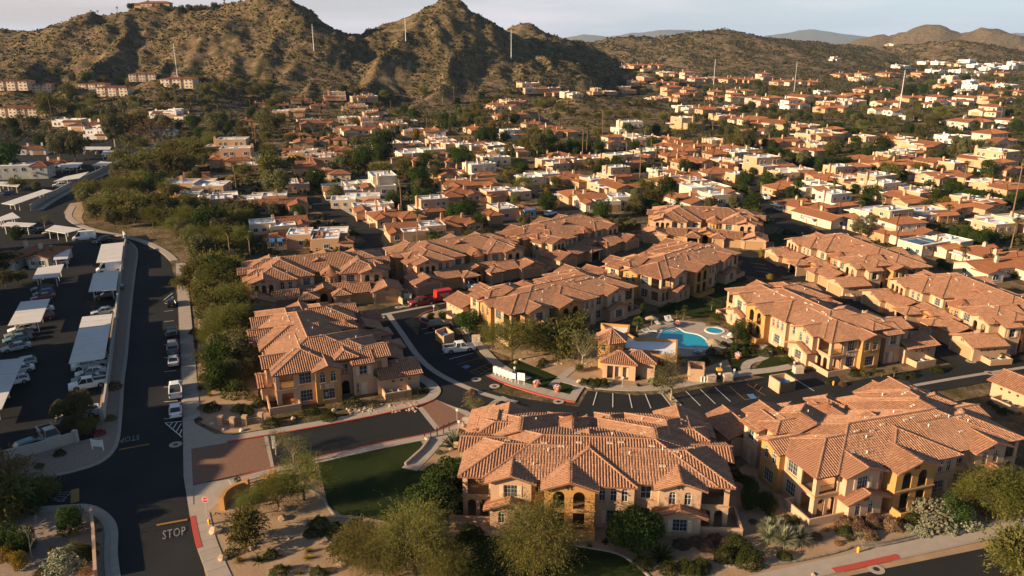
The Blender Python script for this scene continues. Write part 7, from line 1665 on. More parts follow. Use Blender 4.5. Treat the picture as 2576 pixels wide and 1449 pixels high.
for cs, l in (([(255, 615), (311, 609), (305, 657), (242, 661)], 'sunlit white carport next to the street bend'), ([(235, 688), (299, 680), (292, 729.5), (222.5, 734)], 'second sunlit white carport along the wall'), ([(207, 797), (283, 789), (262.5, 902), (172.5, 915)], 'longest white carport, three bays beside the wall'),
    ([(138, 630), (177.5, 627), (170, 651), (134, 654.5)], 'small shaded carport half behind the leafy tree'), ([(95, 674), (161, 664), (148, 696), (81, 702)], 'shaded carport on a single row of posts below the tree'), ([(52, 759.5), (126, 751), (102, 810), (19, 820)], 'large shaded carport with rust-stained corner'), ([(-60, 912), (61.5, 900), (4, 1030), (-140, 1050)], 'nearest carport crossed by sun and shade'),
    ([(113, 579), (137, 566), (209, 575.5), (164, 587.5)], 'tilted white carport by the white van'), ([(0, 568), (20, 558), (92, 562), (75, 570)], 'low white carport left of the tilted one'), ([(-10, 550), (31, 534), (51, 548), (3, 556)], 'short white carport by the upper wall end'), ([(3, 512), (110, 476), (134, 480), (34, 516)], 'long diagonal carport along the upper wall'),
    ([(133, 457), (164, 444), (224, 432), (200, 449)], 'diagonal carport in the upper car park with a car beside it'), ([(230, 416), (253, 406), (284, 408), (267, 416)], 'white carport close to the upper wall'), ([(147, 421), (161, 409), (209, 409), (195, 421)], 'white carport over two white cars'), ([(200, 376), (204, 369), (280, 369), (277, 376)], 'longest far carport across the upper car park'), ([(253, 389), (260, 379), (291, 379), (285, 389)], 'small far carport beside the upper lane'), ([(-10, 466), (0, 457), (57, 457), (45, 470)], 'carport at the picture edge below the grey block')):
    carport(cs, l)
def wall_thing(name, label, cat, pts, h, th, m, group=None, pillars=()):
    c = pts[0]; root = thing(name, label, cat, (c[0], c[1], 0), group=group); L_ = [(p[0] - c[0], p[1] - c[1]) for p in pts]
    b = MB(m); ribbon_mb(b, L_, -th / 2, th / 2, 0, h); b.build('wall_body', root)
    b = MB(m); ribbon_mb(b, L_, -th / 2 - .04, th / 2 + .04, h, h + .06); b.build('coping', root)
    for i in pillars: p = L_[i]; b = MB(m); b.box(p[0] - .3, p[0] + .3, p[1] - .3, p[1] + .3, 0, h + .3); b.build('pillar', root)
    return root
wall_thing('block_wall', 'long pale block wall between carports and gravel verge', 'wall', smooth(P((311, 596), (318, 608), (313, 640), (306, 690), (300, 740), (294, 800), (287, 860), (277, 940), (268, 1010), (261, 1058)), 3), 1.7, .22, 'wall_block', pillars=(3, 15, 27))
wall_thing('block_wall', 'low pale wall with a round-topped pillar in front of the beige pickup', 'wall', P((192, 1112), (100, 1139), (0, 1163), (-80, 1182)), 1.5, .22, 'wall_block', pillars=(0,))
wall_thing('block_wall', 'upper block wall running beside the street towards the ridge', 'wall', smooth(offs(upv, -0)[:1] and offs(smooth(P((425, 364), (380, 385), (300, 424), (220, 462), (150, 500), (108, 528))), -3.6), 1), 1.8, .22, 'wall_block')
wall_thing('garden_wall', 'low stucco wall in the shaded corner garden', 'wall', P((232, 1302), (238, 1350), (244, 1462)), 1.3, .25, 'stucco')
wall_thing('garden_wall', 'stucco wall beside the driveway of the house numbered 3', 'wall', P((983, 742), (1014, 768)), 1.3, .22, 'stucco')
wall_thing('retaining_wall', 'white wall crossing the sandy building lot', 'wall', P((2260, 300), (2330, 305), (2400, 318), (2420, 330)), 2.5, .5, 'stucco_white')
wall_thing('garden_wall', 'stucco wall behind the hedge near the two-storey flat houses', 'wall', P((1770, 405), (1800, 420), (1830, 445)), 1.6, .25, 'stucco_peach')

# ------------------------------------------------------------------ entry walls, rails, gate posts
ew = smooth(P((562, 1282), (570, 1264), (592, 1248), (622, 1238)), 4); c0 = ew[0]
wall_thing('entry_wall', 'curved orange stucco wall with end pillar by the stop sign', 'wall', ew, 1.5, .4, 'stucco_orange', pillars=(0, len(ew) - 1))
def rail_fence(pts, label, m='stucco', h=1.4):
    c = pts[0]; root = thing('rail_fence', label, 'fence', (c[0], c[1], .02), group='pillars with wooden rails at the entry'); L_ = [(p[0] - c[0], p[1] - c[1]) for p in pts]
    for p in L_: b = MB(m); b.box(p[0] - .32, p[0] + .32, p[1] - .32, p[1] + .32, 0, h); b.box(p[0] - .37, p[0] + .37, p[1] - .37, p[1] + .37, h, h + .08); b.build('pillar', root)
    for a, q in zip(L_[:-1], L_[1:]):
        for z in (.35, .7, 1.05): b = MB('wood'); b.bar((a[0], a[1], z), (q[0], q[1], z), .07, 6); b.build('rail', root)
rail_fence(P((556, 1070), (586, 1074), (617, 1069), (657, 1062)), 'four stucco pillars joined by wooden rails below house 1')
rail_fence(P((622, 1238), (672, 1222), (688, 1210)), 'stucco pillars with wooden rails beyond the curved entry wall', 'stucco_orange')
for i, (vx, vy) in enumerate(((1068, 1105), (1084, 1103), (1100, 1099), (1116, 1093), (1130, 1086))):
    x, y = at(vx, vy); b = MB('iron'); b.box(-.06, .06, -.06, .06, 0, 1.45); b.box(-.08, .08, -.08, .08, 1.45, 1.5); o = b.build('gate_post', None, (x, y, .03)); tag(o, f'{ORD[i]} slim brown metal post from the lawn ramp towards the sign', 'post', 'slim posts across the walk by the ramp')
def iron_fence(pts, label, h=1.1, step=2.2, group='dark iron fences'):
    pts = resample(pts, step); c = pts[0]; root = thing('iron_fence', label, 'fence', (c[0], c[1], .03), group=group); L_ = [(p[0] - c[0], p[1] - c[1]) for p in pts]
    for p in L_: b = MB('iron'); b.box(p[0] - .04, p[0] + .04, p[1] - .04, p[1] + .04, 0, h); b.build('post', root)
    for z in (.15, h - .1): b = MB('iron'); b.tube([(p[0], p[1], z) for p in L_], [.022] * len(L_), 4); b.build('rail', root)
    b = MB('iron'); q = resample(L_, .16)
    for p in q: b.box(p[0] - .008, p[0] + .008, p[1] - .008, p[1] + .008, .15, h - .1)
    b.build('bars', root, kind='stuff')
iron_fence(P((878, 1022), (930, 1020), (985, 1010), (1030, 1002), (1058, 992)), 'thin iron fence in front of the door of house 1')
iron_fence(P((1800, 905), (1850, 890), (1895, 868), (1935, 845)), 'iron pool fence beside the garden path', 1.5)
iron_fence(P((1770, 760), (1820, 775), (1860, 800), (1880, 815)), 'iron pool fence before the sunlit house', 1.5)
# ------------------------------------------------------------------ stones
def stone_mesh(seed, n=1):
    rng = np.random.default_rng(seed); bm = bmesh.new(); bmesh.ops.create_icosphere(bm, subdivisions=1, radius=1)
    for v in bm.verts: v.co *= rng.uniform(.75, 1.15); v.co.z *= .75
    me = D.meshes.new('stone'); bm.to_mesh(me); bm.free(); return me
STM = [stone_mesh(200 + i) for i in range(5)]
for me in STM[:3]: me.materials.append(MAT['rock'])
for me in STM[3:]: me.materials.append(MAT['rock_pale'])
def zz(o, zx, zy): return ORIG[o][0] / 1.4907 + zx * ZK, ORIG[o][1] / 1.4907 + zy * ZK
rnd = random.Random(4)
bl = {}
for o, zx, zy, r, w in (('g', 2090, 965, .7, 'uphill of the sandy mound'), ('g', 2075, 1035, .75, 'on the sandy mound, casting a shadow'), ('g', 2245, 1075, .6, 'next to the clipped shrubs on the mound'), ('g', 1580, 1130, .9, 'arched, at the edge of the corner walk'), ('g', 1640, 1325, .7, 'at the kerb of the corner walk'), ('g', 1850, 1255, .45, 'below the mound scrub'), ('g', 2390, 1190, .6, 'among the mound shrubs'), ('g', 1560, 340, .6, 'by the entry rails'), ('g', 1775, 385, .6, 'before the fourth entry pillar'), ('g', 1645, 378, .4, 'before the second entry pillar'), ('g', 1790, 152, .4, 'on the bank beside house 1'), ('g', 2155, 300, .6, 'by the house 1 planting'), ('g', 2455, 235, .5, 'by the house 1 windows'), ('g', 2510, 1375, .8, 'at the mound end'), ('e', 1440, 1168, .8, 'in the gravel near the clubhouse trees'), ('e', 1335, 1252, .5, 'on the mailbox lawn, upper of two'), ('e', 1300, 1277, .55, 'on the mailbox lawn, lower of two'), ('e', 1770, 1418, .8, 'beside the clubhouse walk'), ('h', 830, 525, .5, 'next to the ramp walk'), ('h', 800, 498, .35, 'below the agave'), ('i', 1000, 1450, .4, 'on the front slope'), ('g', 1740, 1205, .35, 'near the mound tree'), ('g', 2120, 1180, .35, 'in the mound gravel')):
    x, y = at(*zz(o, zx, zy)); t = link('boulder', rnd.choice(STM), None, (x, y, r * .25), rnd.uniform(0, 6)); t.scale = (r * rnd.uniform(.8, 1.1), r * rnd.uniform(.7, 1), r * .8); tag(t, f'tan boulder {w}', 'boulder', 'boulders of the gardens')
bed = flat('riprap_bed', P((868, 1016), (930, 1022), (1000, 1012), (1046, 1006), (1060, 1018), (990, 1034), (900, 1052), (880, 1046)), .03, 'gravel')
for i in range(110):
    a = rnd.uniform(872, 1050); y0 = 1020 - (a - 872) * .055; x, y = at(a, rnd.uniform(y0 + 2, y0 + 26)); s = rnd.uniform(.16, .36); t = link('stone', rnd.choice(STM), bed, (x, y, .08), rnd.uniform(0, 6)); t.scale = (s, s * .8, s * .7)
bed = flat('gravel_bed', P((1330, 905), (1400, 890), (1500, 900), (1540, 930), (1440, 950), (1380, 925)), .035, 'gravel')
for i in range(60): x, y = at(rnd.uniform(1345, 1500), rnd.uniform(893, 925)); s = rnd.uniform(.12, .3); t = link('stone', rnd.choice(STM), bed, (x, y, .08), rnd.uniform(0, 6)); t.scale = (s, s * .8, s * .7)
edge = smooth(P(zz('i', 290, 1372), zz('i', 500, 1392), zz('i', 800, 1362), zz('i', 1100, 1302), zz('i', 1240, 1262), zz('i', 1300, 1240), zz('i', 1500, 1232), zz('i', 1700, 1190), zz('i', 1900, 1142), zz('i', 2200, 1090), zz('i', 2500, 1032)), 6)
root = thing('stone_edging', 'curving edging of grey concrete blocks on the sandy front slope', 'edging', (0, 0, 0))
bm_ = MB('block_grey'); bm_.prism([(-.2, -.13), (.2, -.13), (.14, .13), (-.14, .13)], 0, .22); bme = bm_.mesh('block')
q = resample(edge, .42)
for i in range(len(q) - 1):
    a = math.atan2(q[i + 1][1] - q[i][1], q[i + 1][0] - q[i][0]); o = link('block', bme, root, (q[i][0], q[i][1], .02 + rnd.uniform(0, .03)), a + rnd.uniform(-.06, .06))
    if i > len(q) * .44: o = link('block', bme, root, (q[i][0] - math.sin(a) * .3 + .2 * math.cos(a), q[i][1] + math.cos(a) * .3 + .2 * math.sin(a), .18), a + rnd.uniform(-.06, .06))
# ------------------------------------------------------------------ signs, boxes, hydrants
def sign_post(vx, vy, label, h=2.0, w=.32, hh=.42, m='sign_white', cat='sign', rz=0):
    x, y = at(vx, vy); t = thing('sign_post', label, cat, (x, y, .04), rz, 'small signs on posts'); b = MB('ac_grey'); b.bar((0, 0, 0), (0, 0, h), .035, 6); b.build('post', t); b = MB(m); b.box(-w / 2, w / 2, -.06, -.037, h - hh, h); b.build('plate', t); return t
sign_post(*zz('h', 870, 312), 'white sign on a post beside the slim metal posts'); sign_post(*zz('h', 882, 372), 'low white sign near the beige utility box', 1.4)
sign_post(*zz('e', 1030, 1160), 'white sign on a post by the parked white pickup'); sign_post(1475.8 + 535 / 6, 791.6 + 1110 / 6, 'white sign on a post before the clubhouse wing'); sign_post(1475.8 + 2010 / 6, 791.6 + 900 / 6, 'grey sign post above the pay station', m='ac_grey'); sign_post(1475.8 + 2215 / 6, 791.6 + 990 / 6, 'blue and white sign post by the lawn path'); sign_post(1475.8 + 1752 / 6, 791.6 + 1010 / 6, 'low sign by the white bollards', 1.2); sign_post(*zz('f', 850, 1345), 'thin sign beside the utility box at the lawn corner')
sign_post(1046.5 + 270 / 6, 738 + 320 / 6, 'white sign on the planting island'); sign_post(1046.5 + 1485 / 6, 738 + 1270 / 6, 'grey sign behind the mailboxes', 1.9)
x, y = at(522, 1301); t = thing('stop_sign', 'red octagonal stop sign at the corner walk', 'stop sign', (x, y, .05), -.05)
b = MB('ac_grey'); b.bar((0, 0, 0), (0, 0, 2.6), .035, 6); b.build('post', t)
oc = lambda r: [(r * math.cos(math.pi / 8 + k * math.pi / 4), r * math.sin(math.pi / 8 + k * math.pi / 4)) for k in range(8)]
b = MB('sign_white'); b.add([(u, -.045, 2.3 + v) for u, v in oc(.40)] + [(u, -.02, 2.3 + v) for u, v in oc(.40)], [tuple(range(8)), tuple(range(15, 7, -1))] + [(k, (k + 1) % 8, 8 + (k + 1) % 8, 8 + k) for k in range(8)]); pl = b.build('plate', t)
b = MB('sign_red'); b.poly([(u, -.049, 2.3 + v) for u, v in oc(.365)]); b.build('red_face', pl)
number_text('STOP', .26, t, (0, -.052, 2.21), 0, name='lettering')
def ground_text(s, vx, vy, wpx, ang, m, name, size, stretch=1.0):
    cu = D.curves.new('word', 'FONT'); cu.body = s; cu.size = size; cu.align_x = 'CENTER'; cu.resolution_u = 2; cu.space_character = 1.1
    o = D.objects.new('tmp', cu); COL.objects.link(o); bpy.context.view_layer.update(); me = D.meshes.new_from_object(o.evaluated_get(bpy.context.evaluated_depsgraph_get())); D.objects.remove(o); D.curves.remove(cu)
    me.materials.clear(); me.materials.append(MAT[m]); x, y = at(vx, vy); t = link(name, me, None, (x, y, .115), ang, 'structure'); t.scale = (1, stretch, 1); return t
ground_text('STOP', 438, 1353, 47, up_ - math.pi / 2, 'paint_worn', 'road_marking', .95, 2.6)
ground_text('STOP', 328, 1099, 40, up_ + math.pi / 2, 'paint_worn', 'road_marking', .95, 2.4)
ground_text('STOP', 138, 1252, 40, -math.pi / 2 + .08, 'paint_worn', 'road_marking', .9, 2.6)
ground_text('STOP', 742, 1110, 40, math.pi / 2 + .25, 'paint_worn', 'road_marking', .9, 2.4)
def line(a, b_, w, m, z=.10):
    p, q = at(*a), at(*b_); strip('road_marking', [p, q], -w / 2, w / 2, z, z, m)
line((394, 1323), (472, 1309), .35, 'paint_yellow'); line((189, 1232), (189, 1266), .9, 'paint_yellow'); line((300, 1133), (376, 1119), .3, 'paint_yellow'); line((686, 1098), (690, 1130), .5, 'paint_white')
for vy in (785, 811, 841, 869, 902, 937, 976, 1013, 1056): line((413, vy), (436 + (vy - 785) * .05, vy - 3), .14, 'paint_white')
for a, b_ in (((416, 1066), (458, 1102)), ((416, 1066), (458, 1062)), ((436, 1080), (446, 1064)), ((428, 1073), (434, 1065)), ((444, 1088), (456, 1068)), ((452, 1096), (458, 1082))): line(a, b_, .14, 'paint_white')
for a, b_ in (((412, 757), (434, 739)), ((418, 760), (436, 748)), ((414, 764), (434, 770))): line(a, b_, .14, 'paint_white')
for a, b_ in (((1501.6, 988), (1491.6, 1022)), ((1541.6, 991.6), (1541.3, 1027)), ((1582, 993), (1590, 1029)), ((1622.5, 993), (1637.5, 1029.6)), ((1725, 986.6), (1761.6, 1023)), ((1761.6, 982), (1799.6, 1018.6)), ((1799, 977.4), (1837.5, 1013)), ((1061, 830), (1096, 824)), ((1068, 840), (1093, 836)), ((1113, 890.6), (1122, 889)), ((1130, 905), (1191, 889)), ((2000, 955), (2048, 985)), ((1890, 662), (1925, 667)), ((1895, 672), (1930, 677)), ((1900, 682), (1935, 687))): line(a, b_, .13, 'paint_white')
for a, b_ in (((1834, 972.4), (1874, 1007)), ((1874, 1007), (1910, 1001)), ((1878, 967), (1925, 997)), ((1150, 919), (1210, 900.6)), ((1182, 936), (1236, 914)), ((1236, 914), (1242, 926)), ((1204, 946), (1242, 926)), ((1182, 936), (1204, 946)), ((1192, 932), (1214, 942)), ((1204, 927), (1224, 937)), ((1216, 922), (1234, 932)), ((1895, 978), (1905, 968)), ((1908, 986), (1918, 975))): line(a, b_, .11, 'paint_yellow')
for i, q in enumerate((((1877.5, 994), (1894, 992.5), (1905, 1004), (1889, 1005.8)), ((1161, 925), (1175, 919), (1185, 924), (1172, 930)))): flat('parking_symbol', P(*q), .11, 'paint_blue')
isl = P((1660, 986), (1676, 984), (1714, 1022), (1690, 1024)); flat('parking_island', isl, .06, 'dirt'); strip('kerb', isl + isl[:1], -.1, .1, 0, .13, 'kerb')
for i, (vx, vy) in enumerate(((1244, 973), (1405, 1012), (958, 800), (1003, 774), (1022, 771), (1033, 902), (1198, 956), (442, 1120), (2204, 1434), (1798, 1071), (2442, 910), (2490, 940))):
    x, y = at(vx, vy); b = MB('concrete', 'iron'); b.lathe([(.85, 0), (.85, .02), (.36, .02)], 16); b.use('iron').lathe([(.35, .015), (.35, .026), (.02, .026)], 12); b.build('manhole_cover', None, (x, y, .11), kind='structure')
def cabinet(vx, vy, label, s=(1.5, 1.1, 1.1), rz=.1, m='stucco_pale'):
    x, y = at(vx, vy); t = thing('utility_cabinet', label, 'utility box', (x, y, .05), rz, 'utility boxes'); a, b_, c = s
    b = MB('concrete'); b.box(-a / 2 - .1, a / 2 + .1, -b_ / 2 - .1, b_ / 2 + .1, 0, .1); b.build('base', t); b = MB(m); b.box(-a / 2, a / 2, -b_ / 2, b_ / 2, .1, c); b.box(-a / 2 - .04, a / 2 + .04, -b_ / 2 - .04, b_ / 2 + .04, c, c + .06); b.build('cabinet', t); b = MB(m)
    for s_ in (-1, 1): b.box(s_ * a / 4 - a / 4 + .05, s_ * a / 4 + a / 4 - .05, -b_ / 2 - .03, -b_ / 2 - .004, .2, c - .1)
    b.build('door', t)
cabinet(*zz('h', 950, 352), 'beige utility box beside the agave and entry road'); cabinet(1787, 960, 'beige utility box next to the white bollards'); cabinet(1829, 957, 'beige utility box beyond the pay station'); cabinet(*zz('f', 885, 1348), 'beige utility box at the corner of the curved lawn'); cabinet(*zz('e', 1010, 1120), 'beige utility box under the green tree'); cabinet(*zz('f', 2390, 1250), 'pale utility box at the lane end', (1.6, 1.2, .9)); cabinet(*zz('f', 1245, 800), 'pale utility box between the sunlit garage rows', (1.4, 1.1, 1.0)); cabinet(*zz('e', 510, 815), 'pale utility box before the red pickup', (1.6, 1.2, 1.3))
x, y = at(1807, 955); t = thing('pay_station', 'black and yellow kiosk between the beige utility boxes', 'kiosk', (x, y, .05)); b = MB('plastic_dark'); b.box(-.35, .35, -.3, .3, 0, 1.6); b.build('body', t); b = MB('yellow'); b.box(-.42, .42, -.36, .36, 1.6, 1.95); b.build('hood', t); b = MB('sign_white'); b.box(-.2, .2, -.33, -.304, .9, 1.3); b.build('panel', t)
for i, vx in enumerate((1764, 1772)): x, y = at(vx, 962); b = MB('steel_white'); b.lathe([(.12, 0), (.12, .9), (.08, .98), (.01, 1.0)], 9); tag(b.build('bollard', None, (x, y, .05)), ('short' if i == 0 else 'tall') + ' white bollard beside the beige utility box', 'bollard', 'white bollards')
def hydrant(vx, vy, label):
    x, y = at(vx, vy); t = thing('fire_hydrant', label, 'fire hydrant', (x, y, .03), 0, 'yellow fire hydrants'); b = MB('yellow'); b.lathe([(.2, 0), (.2, .05), (.13, .08), (.13, .55), (.17, .57), (.17, .62), (.12, .72), (.03, .80)], 10); b.build('barrel', t)
    for s in (-1, 1): c = MB('yellow'); c.bar((0, 0, .45), (s * .24, 0, .45), .07, 8); c.build('outlet', t)
hydrant(527, 1321, 'yellow fire hydrant beside the red kerb near the stop sign'); hydrant(2158, 1392, 'yellow fire hydrant at the kink of the stone edging'); hydrant(2096, 970, 'yellow fire hydrant on the strip before the sunlit house')
x, y = at(247, 1133); t = thing('framed_sign', 'blank white frame sign at the gravel corner', 'sign', (x, y, .05), -.15); b = MB('sign_white'); b.box(-.9, .9, -.05, .05, .55, 1.5); b.build('board', t)
for s in (-1, 1): b = MB('sign_white'); b.box(s * .8 - .05, s * .8 + .05, -.06, .06, 0, 1.65); b.build('leg', t)
# mailboxes and notice board
GM = 'white cluster mailboxes'
for i, (vx, vy) in enumerate(((1247, 944), (1256.5, 947.5), (1265.5, 951), (1274.5, 954.5), (1283.5, 958))):
    x, y = at(vx, vy); t = thing('mailbox_unit', f'{ORD[i]} white pedestal mailbox unit from the sunny bay end', 'mailbox', (x, y, .06), -.35, GM); b = MB('sign_white'); b.box(-.36, .36, -.25, .25, .5, 1.5); b.build('cabinet', t); b = MB('ac_grey'); b.box(-.14, .14, -.14, .14, 0, .55); b.build('pedestal', t)
    for r_ in range(4):
        for c_ in range(2): b = MB('frame_white'); b.box(-.34 + c_ * .35, -.01 + c_ * .35, -.275, -.252, .6 + r_ * .26, .82 + r_ * .26); b.build('door', t)
for vx, vy, w, h0, h1, l in ((1292, 963, .7, .7, 1.6, 'white parcel locker on two legs beside the mailbox row'), (1311, 968, 1.25, .75, 2.0, 'large blank white notice board on two legs by the mailboxes')):
    x, y = at(vx, vy); t = thing('notice_board', l, 'notice board', (x, y, .06), -.35); b = MB('sign_white'); b.box(-w / 2, w / 2, -.08, .08, h0, h1); b.build('board', t)
    for s in (-1, 1): b = MB('steel_white'); b.box(s * w * .4 - .04, s * w * .4 + .04, -.04, .04, 0, h0); b.build('leg', t)
for vx, vy, l in ((1350, 975, 'terracotta pot of red and white flowers on the lawn corner'), (1402, 987, 'terracotta pot of red and white flowers on the kerb walk'), (1705, 822, 'pot of pink flowers on the far pool deck'), (1856, 903, 'pot of pink flowers by the pool fence')):
    x, y = at(vx, vy); t = thing('flower_pot', l, 'flower pot', (x, y, .1), 0, 'large flower pots'); b = MB('terracotta'); b.lathe([(.32, 0), (.5, .5), (.56, .52), (.56, .62), (.45, .62)], 14); b.build('pot', t)
    rng = np.random.default_rng(int(vx)); u = rng.normal(size=(160, 3)); u /= np.linalg.norm(u, axis=1)[:, None]; u[:, 2] = abs(u[:, 2]); C = u * .55 + np.array([0, 0, .62])
    link('red_flowers', leaf_mesh('red_flowers', C[:80], .2, 'flower_red', rng, outward=u[:80], asp=.8), t); link('white_flowers', leaf_mesh('white_flowers', C[80:] * np.array([1, 1, 1.03]), .2, 'flower_white', rng, outward=u[80:], asp=.8), t)
# rubbish enclosures
def enclosure(cs, label, gate):
    p = [at(*c) for c in cs]; c = p[0]; t = thing('rubbish_enclosure', label, 'enclosure', (c[0], c[1], .04), group='stucco rubbish enclosures'); L_ = [(a - c[0], b_ - c[1]) for a, b_ in p]
    for i in range(4):
        a, q = L_[i], L_[(i + 1) % 4]
        if i == gate:
            n = 12; d = (np.array(q) - a) / n
            for k in range(n): s0 = np.array(a) + d * (k + .06); s1 = np.array(a) + d * (k + .94); b = MB('wood_pale'); ribbon_mb(b, [tuple(s0), tuple(s1)], -.03, .03, .1, 1.75); b.build('plank', t)
        else: b = MB('stucco'); ribbon_mb(b, [a, q], -.12, .12, 0, 2.0 + i * .004); b.build('wall_panel', t)
    m = np.mean(L_, axis=0); b = MB('awning_blue'); b.box(m[0] - .9, m[0] + .9, m[1] - .6, m[1] + .6, .1, 1.4); b.build('bin', t)
enclosure(((1097, 857), (1116, 871), (1142, 862), (1122, 848)), 'stucco rubbish enclosure with open top by the black car', 0)
enclosure(((1934, 974), (1960, 992), (1998, 984), (1972, 968)), 'stucco rubbish enclosure with pale plank gate by the parking bays', 1)
# ------------------------------------------------------------------ pool, deck, clubhouse
def zc(a, b_): return (1475.8 + a / 6, 791.6 + b_ / 6)
flat('pool_deck', P(zc(640, 330), zc(840, 220), zc(1100, 130), zc(1380, 90), zc(1700, 120), zc(1950, 160), zc(2140, 240), zc(2150, 330), zc(2210, 420), zc(2100, 510), zc(1900, 600), zc(1600, 640), zc(1380, 640), zc(1000, 620)), .06, 'concrete')
pool = smooth(P(zc(1140, 250), zc(1330, 200), zc(1480, 275), zc(1660, 310), zc(1760, 360), zc(1830, 430), zc(1835, 500), zc(1800, 528), zc(1600, 520), zc(1380, 500), zc(1100, 450), zc(1080, 360)), 5)
t = thing('swimming_pool', 'kidney-edged turquoise swimming pool behind the clubhouse', 'pool', (0, 0, 0)); m = mat('pool_water', (.010, .36, .50), .04, .25, .25, col2=(.006, .28, .43), bump=.12, bscale=2.5, spec=.6, coord='World')
b = MB('pool_water'); pts = pool
flat('water', pts, .085, 'pool_water', None, t); strip('coping', pts + pts[:1], -.05, .38, .0, .16, 'frame_white', None, t)
for k in range(3): p0, p1 = at(*zc(1190 + k * 45, 258 + k * 10)), at(*zc(1360 + k * 15, 215 + k * 18)); strip('step', [p0, p1], -.1, .1, .125, .14 + k * .004, 'mirror_step' if False else 'frame_white', None, t)
t = thing('spa_pool', 'small round spa pool on the far pool deck', 'pool', (*at(*zc(1930, 250)), .06)); b = MB('pool_water'); b.lathe([(1.55, .0), (1.55, .10), (.02, .10)], 20); b.build('water', t); b = MB('frame_white'); ribbon_mb(b, [(1.75 * math.cos(a), 1.75 * math.sin(a)) for a in np.linspace(0, 2 * math.pi, 22)], -.2, .2, 0, .16); b.build('coping', t)
mat('straw', (.42, .32, .20), .95, .3, 6)
def lounger(vx, vy, rz, label):
    x, y = at(vx, vy); t = thing('pool_lounger', label, 'lounger', (x, y, .07), rz, 'loungers round the pool'); b = MB('cushion'); b.box(-.35, .35, -.9, .35, .3, .4); b.build('seat', t); b = MB('cushion'); b.add([(-.35, .35, .33), (.35, .35, .33), (.35, .9, .8), (-.35, .9, .8), (-.35, .32, .42), (.35, .32, .42), (.35, .87, .88), (-.35, .87, .88)], [(0, 3, 2, 1), (4, 5, 6, 7), (0, 1, 5, 4), (1, 2, 6, 5), (2, 3, 7, 6), (3, 0, 4, 7)]); b.build('backrest', t)
    for sx in (-.3, .3):
        for yy in (-.8, .3): b = MB('iron'); b.box(sx - .03, sx + .03, yy - .03, yy + .03, 0, .3); b.build('leg', t)
for i, (a, b_, r, w) in enumerate(((1065, 150, .3, 'beside the far umbrella'), (1215, 105, .2, 'first of the pair by the hedge'), (1262, 96, .2, 'second of the pair by the hedge'), (2110, 355, -1.2, 'under the shrub at the spa end, upper one'), (2160, 375, -1.2, 'under the shrub at the spa end, lower one'), (990, 270, 1.2, 'next to the pool steps'), (900, 285, 1.2, 'in the clubhouse shade'), (1640, 600, 2.6, 'in the shade below the pool'), (1700, 595, 2.6, 'in the shade below the pool, next to the path'))): lounger(*zc(a, b_), r, 'pale pool lounger ' + w)
for a, b_, zz_, l in ((975, 215, 2.5, 'pale straw umbrella on the shaded deck corner'), (1900, 530, 1.9, 'pale straw umbrella at the pool edge')):
    x, y = at(*zc(a, b_)); t = thing('pool_umbrella', l, 'umbrella', (x, y, .07)); b = MB('bark_pale'); b.bar((0, 0, 0), (0, 0, zz_), .05, 6); b.build('pole', t); b = MB('straw'); b.lathe([(1.35, zz_ - .5), (1.37, zz_ - .46), (.75, zz_ - .15), (.05, zz_ + .1)], 10); b.build('canopy', t)
